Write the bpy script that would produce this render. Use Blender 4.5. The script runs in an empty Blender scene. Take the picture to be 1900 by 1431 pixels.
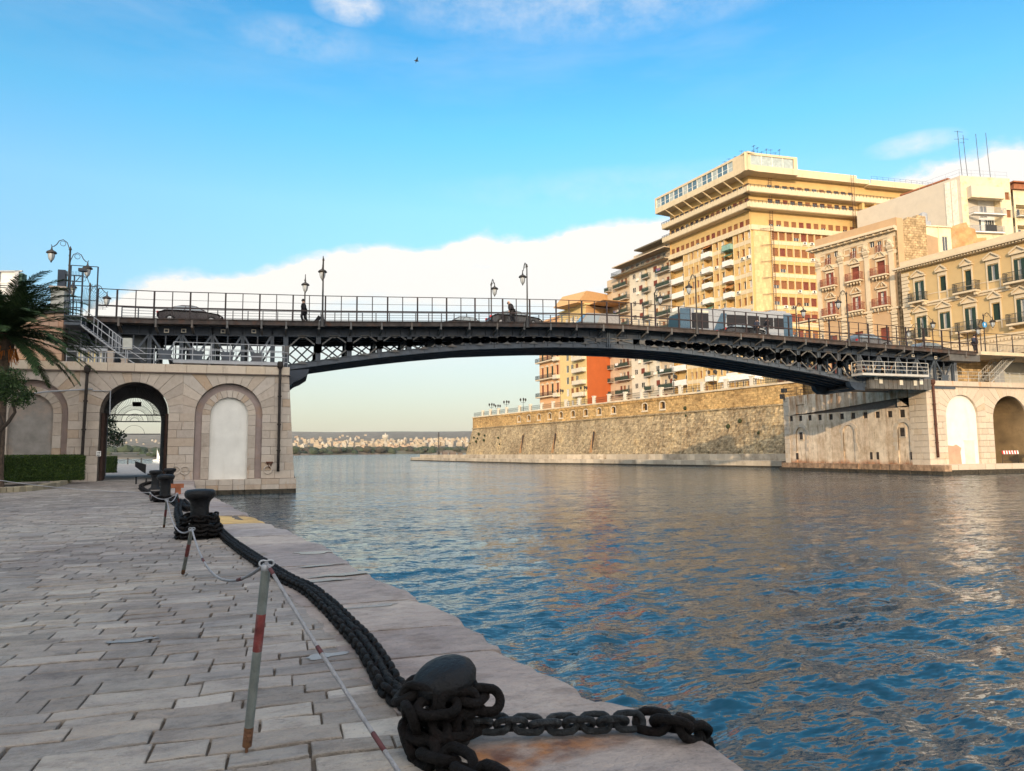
import bpy, bmesh, math, random
import numpy as np
from mathutils import Matrix, Vector, geometry
random.seed(7); NR = np.random.RandomState(5)
R = math.radians
SC = bpy.context.scene
COL = SC.collection

# ------------------------------------------------------------------ camera
F, CX, CY = 1310.0, 950.0, 715.5
TH, PITCH, ROLL, H = R(17.8), math.atan(123.0/1310.0), .009, 2.62
r0 = np.array([math.cos(TH), -math.sin(TH), 0]); f0 = np.array([math.sin(TH), math.cos(TH), 0]); u0 = np.array([0, 0, 1.])
fw = f0*math.cos(PITCH)+u0*math.sin(PITCH); _up = -f0*math.sin(PITCH)+u0*math.cos(PITCH)
rt = r0*math.cos(ROLL)-_up*math.sin(ROLL); up2 = _up*math.cos(ROLL)+r0*math.sin(ROLL)
O = np.array([0, 0, H])
cam = bpy.data.cameras.new('camera'); co = bpy.data.objects.new('camera', cam); COL.objects.link(co)
cam.sensor_fit = 'HORIZONTAL'; cam.sensor_width = 36; cam.lens = 36*F/1900; cam.clip_start = .1; cam.clip_end = 30000
m = Matrix.Identity(4)
for i in range(3):
    m[i][0] = rt[i]; m[i][1] = up2[i]; m[i][2] = -fw[i]; m[i][3] = O[i]
co.matrix_world = m; SC.camera = co

def ray(px, py): return fw+rt*((px-CX)/F)-up2*((py-CY)/F)
def atz(px, py, z): d = ray(px, py); return O+d*((z-H)/d[2])
def aty(px, py, y): d = ray(px, py); return O+d*(y/d[1])
def atD(px, py, D): d = ray(px, py); return O+d*(D/np.dot(d, f0))

# ------------------------------------------------------------------ sun, sky, exposure
SUN_EL = R(12)
tos = -f0*math.cos(R(11))-r0*math.sin(R(11))            # horizontal direction towards the sun
tosun = Vector((tos[0]*math.cos(SUN_EL), tos[1]*math.cos(SUN_EL), math.sin(SUN_EL)))
sl = bpy.data.lights.new('sun', 'SUN'); sl.energy = 3.3; sl.angle = R(.5); sl.color = (1, .75, .48)
so = bpy.data.objects.new('sun', sl); COL.objects.link(so); so.rotation_euler = tosun.to_track_quat('Z', 'Y').to_euler(); so.location = (0, 0, 60)
W = bpy.data.worlds.new('World'); SC.world = W; W.use_nodes = True
nt = W.node_tree; nt.nodes.clear(); N = nt.nodes.new; L = nt.links.new
def mth(op, a, b=None, c=None, clamp=False, tree=None):
    t = tree or nt; n = t.nodes.new('ShaderNodeMath'); n.operation = op; n.use_clamp = clamp
    for i, v in enumerate((a, b, c)):
        if v is None: continue
        if isinstance(v, (int, float)): n.inputs[i].default_value = v
        else: t.links.new(v, n.inputs[i])
    return n.outputs[0]
def ramp(t, fac, stops, interp='LINEAR'):
    n = t.nodes.new('ShaderNodeValToRGB'); n.color_ramp.interpolation = interp
    e = n.color_ramp.elements
    while len(e) < len(stops): e.new(.5)
    for i, (p, c) in enumerate(stops):
        e[i].position = p; e[i].color = (*c, 1) if len(c) == 3 else c
    t.links.new(fac, n.inputs[0]); return n.outputs[0]
def mixc(t, fac, a, b, blend='MIX'):
    n = t.nodes.new('ShaderNodeMix'); n.data_type = 'RGBA'; n.blend_type = blend
    if isinstance(fac, (int, float)): n.inputs[0].default_value = fac
    else: t.links.new(fac, n.inputs[0])
    for i, v in ((6, a), (7, b)):
        if isinstance(v, (tuple, list)): n.inputs[i].default_value = (*v[:3], 1)
        else: t.links.new(v, n.inputs[i])
    return n.outputs[2]
def build_sky():
    sky = N('ShaderNodeTexSky'); sky.sky_type = 'NISHITA'; sky.sun_disc = False
    sky.sun_elevation = SUN_EL; sky.sun_rotation = math.atan2(tos[0], tos[1])
    sky.altitude = 0; sky.air_density = 1.2; sky.dust_density = .6; sky.ozone_density = 3.0
    tc = N('ShaderNodeTexCoord'); sp = N('ShaderNodeSeparateXYZ'); L(tc.outputs['Generated'], sp.inputs[0])
    x, y, z = sp.outputs
    # azimuth from the camera's heading (radians, right positive), elevation (radians)
    xr = mth('ADD', mth('MULTIPLY', x, float(r0[0])), mth('MULTIPLY', y, float(r0[1])))
    yf = mth('ADD', mth('MULTIPLY', x, float(f0[0])), mth('MULTIPLY', y, float(f0[1])))
    az = mth('ARCTAN2', xr, yf); el = mth('ARCSINE', z)
    cb = N('ShaderNodeCombineXYZ'); L(az, cb.inputs[0]); L(el, cb.inputs[1])
    def noise(scale, det, rough, vec, sx=1, sy=1, off=0):
        mp = N('ShaderNodeMapping'); L(vec, mp.inputs[0]); mp.inputs['Scale'].default_value = (sx, sy, 1); mp.inputs['Location'].default_value = (off, off, 0)
        n = N('ShaderNodeTexNoise'); L(mp.outputs[0], n.inputs[0]); n.inputs['Scale'].default_value = scale; n.inputs['Detail'].default_value = det; n.inputs['Roughness'].default_value = rough
        return n.outputs[0]
    def azel(px, py):
        d = ray(px, py); d = d/np.linalg.norm(d); return math.atan2(d@r0, d@f0), math.asin(d[2])
    # the upper edge of the cloud bank
    pts = [(-900, 760), (60, 600), (200, 540), (275, 516), (335, 503), (465, 497), (500, 480), (684, 447), (814, 442), (890, 423), (1013, 426), (1095, 405), (1252, 395), (1450, 350), (1600, 330), (1700, 295), (1900, 262), (2400, 240), (3500, 300)]
    cu = N('ShaderNodeFloatCurve'); L(mth('MULTIPLY_ADD', az, 1/2.6, .5), cu.inputs[1])
    c = cu.mapping.curves[0]; cu.mapping.use_clip = False
    ps = [(a/2.6+.5, e) for a, e in (azel(*p) for p in pts)]
    c.points[0].location = (0, ps[0][1]*.4); c.points[1].location = (1, .2)
    for p in ps: c.points.new(*p)
    cu.mapping.update()
    edge = cu.outputs[0]
    nb = noise(9, 6, .6, cb.outputs[0], 1, 1.6)
    edge2 = mth('ADD', edge, mth('MULTIPLY', mth('SUBTRACT', nb, .5), .062))
    d = mth('SUBTRACT', edge2, el)
    crisp = mth('DIVIDE', d, .015, clamp=True)
    crisp = mth('MULTIPLY', crisp, crisp)
    # the bank is thick at its upper rim and thins out downwards
    body = ramp(nt, mth('MULTIPLY_ADD', d, 3.0, mth('MULTIPLY', mth('SUBTRACT', noise(5, 5, .6, cb.outputs[0], .7, 3.2, 4), .5), .5)),
                [(0, (1, 1, 1)), (.22, (.96, .96, .96)), (.38, (.62, .62, .62)), (.6, (.46, .46, .46)), (1, (.6, .6, .6))], 'EASE')
    m1 = mth('MULTIPLY', crisp, body)
    # thin high streaks near the top of the view, and the small puff
    st = noise(3.2, 7, .62, cb.outputs[0], .7, 3.2, 1.7)
    m2 = ramp(nt, st, [(.46, (0, 0, 0)), (.74, (.85, .85, .85))])
    e0 = azel(950, 45)[1]
    m2 = mth('MULTIPLY', m2, mth('DIVIDE', mth('SUBTRACT', el, e0-.14), .16, clamp=True))
    def blob(px, py, sx, sy, k):
        a, e = azel(px, py)
        q = mth('ADD', mth('POWER', mth('DIVIDE', mth('SUBTRACT', az, a), sx), 2.0), mth('POWER', mth('DIVIDE', mth('SUBTRACT', el, e), sy), 2.0))
        q = mth('SUBTRACT', 1.0, q, clamp=True)
        nn = noise(14, 6, .65, cb.outputs[0], 1, 1.8, 9)
        return mth('MULTIPLY', mth('MULTIPLY', q, k), mth('MULTIPLY_ADD', mth('SUBTRACT', nn, .32), 2.6, 0, clamp=True), clamp=True)
    m3 = mth('MAXIMUM', blob(650, 12, .06, .024, .9), blob(1100, -10, .42, .06, .5))
    m3 = mth('MAXIMUM', m3, blob(560, 75, .13, .03, .3))
    m3 = mth('MAXIMUM', m3, blob(1695, 268, .06, .016, .7))
    m3 = mth('MAXIMUM', m3, blob(1150, 345, .3, .03, .2))
    # broken high cloud, unseen, added overhead and behind the viewer to lift the shade
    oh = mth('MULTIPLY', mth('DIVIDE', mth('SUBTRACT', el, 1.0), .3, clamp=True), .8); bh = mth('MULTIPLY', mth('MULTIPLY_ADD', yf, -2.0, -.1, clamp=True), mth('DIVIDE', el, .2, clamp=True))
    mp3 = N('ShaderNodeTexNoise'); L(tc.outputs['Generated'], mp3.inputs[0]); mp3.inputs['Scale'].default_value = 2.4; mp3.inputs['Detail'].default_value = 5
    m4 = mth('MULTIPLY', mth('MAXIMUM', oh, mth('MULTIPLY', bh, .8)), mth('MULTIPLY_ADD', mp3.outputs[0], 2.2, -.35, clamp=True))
    mask = mth('MAXIMUM', mth('MAXIMUM', m1, mth('MULTIPLY', m2, .35)), m3, clamp=True)
    ccol = ramp(nt, mth('MULTIPLY', el, 2.0, clamp=True), [(0, (8.2, 7.7, 6.3)), (.16, (8.9, 8.6, 7.4)), (.36, (9.6, 9.3, 8.7)), (1, (10, 9.6, 9.3))])
    gain = mixc(nt, 1, ramp(nt, mth('MULTIPLY', el, 1.2, clamp=True), [(0, (.34, .35, .365)), (.18, (.62, .62, .62)), (.4, (.73, .93, .93)), (.52, (.48, .95, .97)), (.68, (.27, .80, .95)), (1, (.26, .58, .68))]), (3, 3, 3), 'MULTIPLY')
    skyc = mixc(nt, 1, sky.outputs[0], gain, 'MULTIPLY')
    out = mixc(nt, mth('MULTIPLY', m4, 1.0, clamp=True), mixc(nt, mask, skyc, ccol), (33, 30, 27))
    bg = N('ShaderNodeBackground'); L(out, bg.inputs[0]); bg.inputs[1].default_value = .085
    wo = N('ShaderNodeOutputWorld'); L(bg.outputs[0], wo.inputs[0])
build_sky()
SC.view_settings.view_transform = 'Standard'; SC.view_settings.look = 'None'; SC.view_settings.gamma = 1; SC.view_settings.exposure = 0.35
SC.cycles.max_bounces = 6; SC.cycles.glossy_bounces = 3; SC.cycles.transparent_max_bounces = 6; SC.cycles.caustics_reflective = False; SC.cycles.caustics_refractive = False
SC.cycles.use_denoising = True

# ------------------------------------------------------------------ helpers
class MB:
    def __init__(s): s.v = []; s.f = []; s.m = []; s.t = []
    def face(s, pts, m=0, t=None):
        b = len(s.v); s.v += [tuple(map(float, p)) for p in pts]; s.f.append(tuple(range(b, b+len(pts)))); s.m.append(m); s.t.append(random.random() if t is None else t)
    def box(s, a, b, m=0, t=None):
        t = random.random() if t is None else t
        x0, y0, z0 = a; x1, y1, z1 = b; i = len(s.v)
        s.v += [(x0, y0, z0), (x1, y0, z0), (x1, y1, z0), (x0, y1, z0), (x0, y0, z1), (x1, y0, z1), (x1, y1, z1), (x0, y1, z1)]
        for q in ((3, 2, 1, 0), (4, 5, 6, 7), (0, 1, 5, 4), (1, 2, 6, 5), (2, 3, 7, 6), (3, 0, 4, 7)):
            s.f.append(tuple(i+k for k in q)); s.m.append(m); s.t.append(t)
        return s
    def prism(s, poly, y0, y1, m=0, t=None, inset=0):     # poly in XZ counter-clockwise seen from -Y, extruded in Y
        t = random.random() if t is None else t
        n = len(poly); i = len(s.v)
        if inset:
            c = np.mean(poly, axis=0); k = []
            for p in poly:
                d = np.array(p)-c; l = np.linalg.norm(d); k.append(tuple(c+d*(max(0, l-inset)/max(l, 1e-6))))
            s.v += [(p[0], y0, p[1]) for p in k]+[(p[0], y0+inset*.8, p[1]) for p in poly]
            s.f.append(tuple(i+j for j in range(n))); s.m.append(m); s.t.append(t)
            for j in range(n): s.f.append((i+j, i+n+j, i+n+(j+1) % n, i+(j+1) % n)); s.m.append(m); s.t.append(t)
            s.v += [(p[0], y1, p[1]) for p in poly]
            for j in range(n): s.f.append((i+n+j, i+2*n+j, i+2*n+(j+1) % n, i+n+(j+1) % n)); s.m.append(m); s.t.append(t)
            return s
        s.v += [(p[0], y0, p[1]) for p in poly]+[(p[0], y1, p[1]) for p in poly]
        s.f.append(tuple(i+j for j in range(n))); s.f.append(tuple(i+n+j for j in range(n-1, -1, -1))); s.m += [m, m]; s.t += [t, t]
        for j in range(n): s.f.append((i+j, i+n+j, i+n+(j+1) % n, i+(j+1) % n)); s.m.append(m); s.t.append(t)
        return s
    def tube(s, pts, r, n=6, m=0, cap=True, t=None):
        t = random.random() if t is None else t
        P = [Vector(p) for p in pts]; rs = r if isinstance(r, (list, tuple)) else [r]*len(P)
        i = len(s.v); prev = None
        for k, p in enumerate(P):
            d = (P[min(k+1, len(P)-1)]-P[max(k-1, 0)]).normalized()
            if prev is None:
                a = d.orthogonal().normalized()
            else:
                a = (prev-d*prev.dot(d))
                a = a.normalized() if a.length > 1e-5 else d.orthogonal().normalized()
            prev = a; b = d.cross(a)
            for j in range(n):
                an = 2*math.pi*j/n; q = p+(a*math.cos(an)+b*math.sin(an))*rs[k]; s.v.append(tuple(q))
        for k in range(len(P)-1):
            for j in range(n):
                s.f.append((i+k*n+j, i+k*n+(j+1) % n, i+(k+1)*n+(j+1) % n, i+(k+1)*n+j)); s.m.append(m); s.t.append(t)
        if cap:
            s.f.append(tuple(i+j for j in range(n-1, -1, -1))); s.f.append(tuple(i+(len(P)-1)*n+j for j in range(n))); s.m += [m, m]; s.t += [t, t]
        return s
    def bar(s, a, b, w, h=None, m=0):                       # rectangular bar from a to b
        h = h or w; a = Vector(a); b = Vector(b); d = (b-a).normalized()
        u = Vector((0, 1, 0)) if abs(d.y) < .9 else Vector((1, 0, 0))
        v = d.cross(u).normalized(); u = v.cross(d).normalized(); i = len(s.v)
        for p in (a, b):
            for (x, y) in ((-1, -1), (1, -1), (1, 1), (-1, 1)): s.v.append(tuple(p+v*(x*w/2)+u*(y*h/2)))
        t = random.random()
        for q in ((0, 1, 2, 3), (7, 6, 5, 4), (0, 4, 5, 1), (1, 5, 6, 2), (2, 6, 7, 3), (3, 7, 4, 0)): s.f.append(tuple(i+k for k in q)); s.m.append(m); s.t.append(t)
        return s
    def lathe(s, prof, c=(0, 0, 0), n=16, m=0):              # prof: (r,z)
        i = len(s.v); t = random.random()
        for (r, z) in prof:
            for j in range(n):
                a = 2*math.pi*j/n; s.v.append((c[0]+r*math.cos(a), c[1]+r*math.sin(a), c[2]+z))
        for k in range(len(prof)-1):
            for j in range(n): s.f.append((i+k*n+j, i+k*n+(j+1) % n, i+(k+1)*n+(j+1) % n, i+(k+1)*n+j)); s.m.append(m); s.t.append(t)
        return s
    def torus(s, M, a, b, r, n=14, k=7, m=0, straight=0):    # oval link: half-length a (X), half-width b (Y)
        pts = []
        for j in range(n):
            an = 2*math.pi*j/n; x, y = b*math.cos(an), b*math.sin(an)
            x += (a-b)*(1 if math.cos(an) > 1e-6 else (-1 if math.cos(an) < -1e-6 else 0)); pts.append(Vector((x, y, 0)))
        i = len(s.v)
        for j, p in enumerate(pts):
            d = (pts[(j+1) % n]-pts[j-1]).normalized(); o = Vector((d.y, -d.x, 0))
            for q in range(k):
                an = 2*math.pi*q/k; s.v.append(tuple(M@(p+o*(r*math.cos(an))+Vector((0, 0, r*math.sin(an))))))
        t = random.random()
        for j in range(n):
            for q in range(k): s.f.append((i+j*k+q, i+j*k+(q+1) % k, i+((j+1) % n)*k+(q+1) % k, i+((j+1) % n)*k+q)); s.m.append(m); s.t.append(t)
        return s
    def wall(s, outer, holes, y=0, depth=.2, m=0, mr=None, t=None):   # flat wall in XZ facing -Y with openings and reveals
        t = random.random() if t is None else t
        polys = [[Vector((p[0], p[1], 0)) for p in outer]]+[[Vector((p[0], p[1], 0)) for p in h] for h in holes]
        tri = geometry.tessellate_polygon(polys); flat = [p for q in polys for p in q]; b = len(s.v)
        s.v += [(p.x, y, p.y) for p in flat]
        for a in tri:
            p, q, r_ = (flat[k] for k in a)
            cr = (q-p).cross(r_-p).z
            if abs(cr) < 1e-9: continue
            s.f.append(tuple(b+k for k in (a if cr > 0 else a[::-1]))); s.m.append(m); s.t.append(t)
        for h in holes:
            if isinstance(depth, (int, float)) and depth <= 0: continue
            n = len(h); ar = sum(h[k][0]*h[(k+1) % n][1]-h[(k+1) % n][0]*h[k][1] for k in range(n)); hh = h if ar > 0 else h[::-1]
            i = len(s.v); s.v += [(p[0], y, p[1]) for p in hh]+[(p[0], y+depth, p[1]) for p in hh]
            for k in range(n): s.f.append((i+k, i+(k+1) % n, i+n+(k+1) % n, i+n+k)); s.m.append(m if mr is None else mr); s.t.append(t)
        return s
    def spandrel(s, c, r, z0, xl, xr, zt, y, m=0, n=18):       # flat wall above an arch, left open below it
        P = [(c+r*math.cos(math.pi*k/n), z0+r*math.sin(math.pi*k/n)) for k in range(n+1)]
        for a, b in zip(P[:-1], P[1:]): s.face([(b[0], y, b[1]), (a[0], y, a[1]), (a[0], y, zt), (b[0], y, zt)], m, .5)
        s.face([(c+r, y, z0), (xr, y, z0), (xr, y, zt), (c+r, y, zt)], m, .5); s.face([(xl, y, z0), (c-r, y, z0), (c-r, y, zt), (xl, y, zt)], m, .5)
        for a, b in zip(P[:-1], P[1:]): s.face([(a[0], y, a[1]), (b[0], y, b[1]), (b[0], y+.6, b[1]), (a[0], y+.6, a[1])], m, .5)
    def build(s, name, mats, parent=None, M=None, smooth=False, label=None, cat=None, group=None, kind=None, bevel=0):
        me = bpy.data.meshes.new(name); me.from_pydata(s.v, [], s.f)
        if not isinstance(mats, (list, tuple)): mats = [mats]
        for q in mats: me.materials.append(q)
        me.polygons.foreach_set('material_index', s.m)
        at = me.attributes.new('tone', 'FLOAT', 'FACE'); at.data.foreach_set('value', s.t)
        if smooth: me.polygons.foreach_set('use_smooth', [True]*len(s.f))
        me.update()
        return link(name, me, parent, M, label, cat, group, kind, bevel)
WM = {}
def wm(o): return WM.get(o.name, Matrix.Identity(4))
def link(name, me, parent=None, M=None, label=None, cat=None, group=None, kind=None, bevel=0):
    o = bpy.data.objects.new(name, me); COL.objects.link(o)
    M = M if M is not None else (wm(parent) if parent else Matrix.Identity(4)); WM[o.name] = M.copy()
    if parent: o.parent = parent; o.matrix_basis = wm(parent).inverted()@M
    else: o.matrix_basis = M
    tag(o, label, cat, group, kind)
    if bevel:
        b = o.modifiers.new('bevel', 'BEVEL'); b.width = bevel; b.segments = 2; b.limit_method = 'ANGLE'
    return o
def tag(o, label=None, cat=None, group=None, kind=None):
    if label: o['label'] = label
    if cat: o['category'] = cat
    if group: o['group'] = group
    if kind: o['kind'] = kind
    return o
def thing(name, label, cat, loc=(0, 0, 0), rz=0, group=None):
    M = Matrix.Translation(Vector([float(q) for q in loc]))@Matrix.Rotation(rz, 4, 'Z')
    return link(name, None, None, M, label, cat, group)
def dup(root, loc, rz=0, label=None, group=None, scale=1):
    M = Matrix.Translation(Vector([float(q) for q in loc]))@Matrix.Rotation(rz, 4, 'Z')@Matrix.Scale(scale, 4)
    r = root.copy(); COL.objects.link(r); r.matrix_basis = M; WM[r.name] = M
    if label: r['label'] = label
    if group: r['group'] = group
    def rec(src, dst):
        for ch in list(src.children):
            c = ch.copy(); COL.objects.link(c); c.parent = dst; c.matrix_parent_inverse = ch.matrix_parent_inverse; WM[c.name] = wm(dst)@ch.matrix_basis; rec(ch, c)
    rec(root, r); return r
def FM(A, B, z=0):                                             # facade frame: X from A to B, Y into the building
    A = Vector((A[0], A[1], z)); B = Vector((B[0], B[1], z)); return Matrix.Translation(A)@Matrix.Rotation(math.atan2(B.y-A.y, B.x-A.x), 4, 'Z')
class Fr:
    def __init__(s, A, B, z=0):
        s.A = Vector(A[:2]); s.B = Vector(B[:2]); s.L = (s.B-s.A).length; s.u = (s.B-s.A)/s.L; s.n = Vector((-s.u.y, s.u.x)); s.M = FM(A, B, 0)
    def uz(s, px, py, off=0):                                  # pixel -> (u,z) on the facade plane (pushed in by off)
        d = ray(px, py); A = s.A+s.n*off; k = (A.x*s.n.x+A.y*s.n.y)/(d[0]*s.n.x+d[1]*s.n.y)
        p = O+d*k; return (p[0]-A.x)*s.u.x+(p[1]-A.y)*s.u.y, p[2]
    def U(s, px, py=800, off=0): return s.uz(px, py, off)[0]
    def w(s, u, v=0, z=0): p = s.A+s.u*u+s.n*v; return (p.x, p.y, z)
def rect(x0, z0, x1, z1): return [(x0, z0), (x1, z0), (x1, z1), (x0, z1)]
def arch(x0, z0, x1, zs, n=12, rise=None):                     # ccw outline of an arched opening
    c = (x0+x1)/2; r = (x1-x0)/2; k = rise if rise is not None else r
    return [(x0, z0), (x1, z0)]+[(c+r*math.cos(math.pi*i/n), zs+k*math.sin(math.pi*i/n)) for i in range(n+1)]

# ------------------------------------------------------------------ materials
MATS = {}
def mat(name, col, var=.18, scale=2.0, rough=.85, bump=.25, tone=0., tonecol=None, metal=0., stain=0., stcol=(.05, .04, .03), stscale=.35, streak=False, spec=.3, bscale=None, extra=None, emit=None, det=6):
    if name in MATS: return MATS[name]
    mt = bpy.data.materials.new(name); mt.use_nodes = True; t = mt.node_tree; b = t.nodes['Principled BSDF']
    tc = t.nodes.new('ShaderNodeTexCoord'); co_ = tc.outputs['Object']
    def noise(sc, vec=co_, d=det, rg=.6, m3=None):
        if m3:
            mp = t.nodes.new('ShaderNodeMapping'); t.links.new(vec, mp.inputs[0]); mp.inputs['Scale'].default_value = m3; vec = mp.outputs[0]
        n = t.nodes.new('ShaderNodeTexNoise'); t.links.new(vec, n.inputs[0]); n.inputs['Scale'].default_value = sc; n.inputs['Detail'].default_value = d; n.inputs['Roughness'].default_value = rg; return n.outputs[0]
    a = tuple(max(0, c*(1-var)) for c in col); c2 = tuple(min(1, c*(1+var)) for c in col)
    c = ramp(t, noise(scale), [(.32, a), (.68, c2)])
    if tone:
        at = t.nodes.new('ShaderNodeAttribute'); at.attribute_name = 'tone'
        tcx = tonecol or [tuple(max(0, q*(1-tone)) for q in col), tuple(min(1, q*(1+tone)) for q in col)]
        tr = ramp(t, at.outputs['Fac'], [(i/(len(tcx)-1), q) for i, q in enumerate(tcx)]); c = mixc(t, .62, c, tr)
    if stain:
        sn = noise(stscale, m3=(3.2, 3.2, .35) if streak else None, d=7, rg=.65)
        f = ramp(t, sn, [(.52, (0, 0, 0)), (.72, (1, 1, 1))]); c = mixc(t, mth('MULTIPLY', f, stain, tree=t), c, stcol)
    if extra: c = extra(t, c, tc, noise)
    t.links.new(c, b.inputs['Base Color']) if not isinstance(c, tuple) else None
    rr = mth('MULTIPLY_ADD', noise(scale*2.3), .3, rough-.15, clamp=True, tree=t); t.links.new(rr, b.inputs['Roughness'])
    b.inputs['Metallic'].default_value = metal; b.inputs['Specular IOR Level'].default_value = spec
    if bump:
        bp = t.nodes.new('ShaderNodeBump'); bp.inputs['Strength'].default_value = min(1, bump); bp.inputs['Distance'].default_value = .04*max(1, bump)
        t.links.new(noise(bscale or scale*6, d=8, rg=.65), bp.inputs['Height']); t.links.new(bp.outputs[0], b.inputs['Normal'])
    if emit: b.inputs['Emission Color'].default_value = (*emit[0], 1); b.inputs['Emission Strength'].default_value = emit[1]
    MATS[name] = mt; return mt
def glass_mat(name, col=(.02, .03, .04), rough=.08, spec=.8):
    if name in MATS: return MATS[name]
    mt = bpy.data.materials.new(name); mt.use_nodes = True; b = mt.node_tree.nodes['Principled BSDF']
    b.inputs['Base Color'].default_value = (*col, 1); b.inputs['Roughness'].default_value = rough; b.inputs['Specular IOR Level'].default_value = spec
    MATS[name] = mt; return mt
def ledge(col, sc):                                             # brick-like coursed joints in the XZ plane
    def fn(t, c, tc, noise): return c
    return fn
def coursed(bw, bh, mortar, size=.03, dark=.5, axes='xz', squash=.5):
    def fn(t, c, tc, noise):
        sp = t.nodes.new('ShaderNodeSeparateXYZ'); t.links.new(tc.outputs['Object'], sp.inputs[0]); cb = t.nodes.new('ShaderNodeCombineXYZ')
        k = {'x': 0, 'y': 1, 'z': 2}; wob = mth('MULTIPLY', mth('SUBTRACT', noise(.9), .5, tree=t), .25, tree=t)
        t.links.new(mth('ADD', sp.outputs[k[axes[0]]], wob, tree=t), cb.inputs[0]); t.links.new(mth('ADD', sp.outputs[k[axes[1]]], wob, tree=t), cb.inputs[1])
        br = t.nodes.new('ShaderNodeTexBrick'); t.links.new(cb.outputs[0], br.inputs[0]); br.inputs['Scale'].default_value = 1
        br.inputs['Brick Width'].default_value = bw; br.inputs['Row Height'].default_value = bh; br.inputs['Mortar Size'].default_value = size; br.inputs['Mortar Smooth'].default_value = .6
        br.inputs['Color1'].default_value = (.62, .62, .62, 1); br.inputs['Color2'].default_value = (1.25, 1.2, 1.15, 1); br.inputs['Mortar'].default_value = (*mortar, 1); br.offset_frequency = 2; br.inputs['Bias'].default_value = 0
        return mixc(t, dark, c, mixc(t, 1, c, br.outputs[0], 'MULTIPLY'))
    return fn

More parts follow.
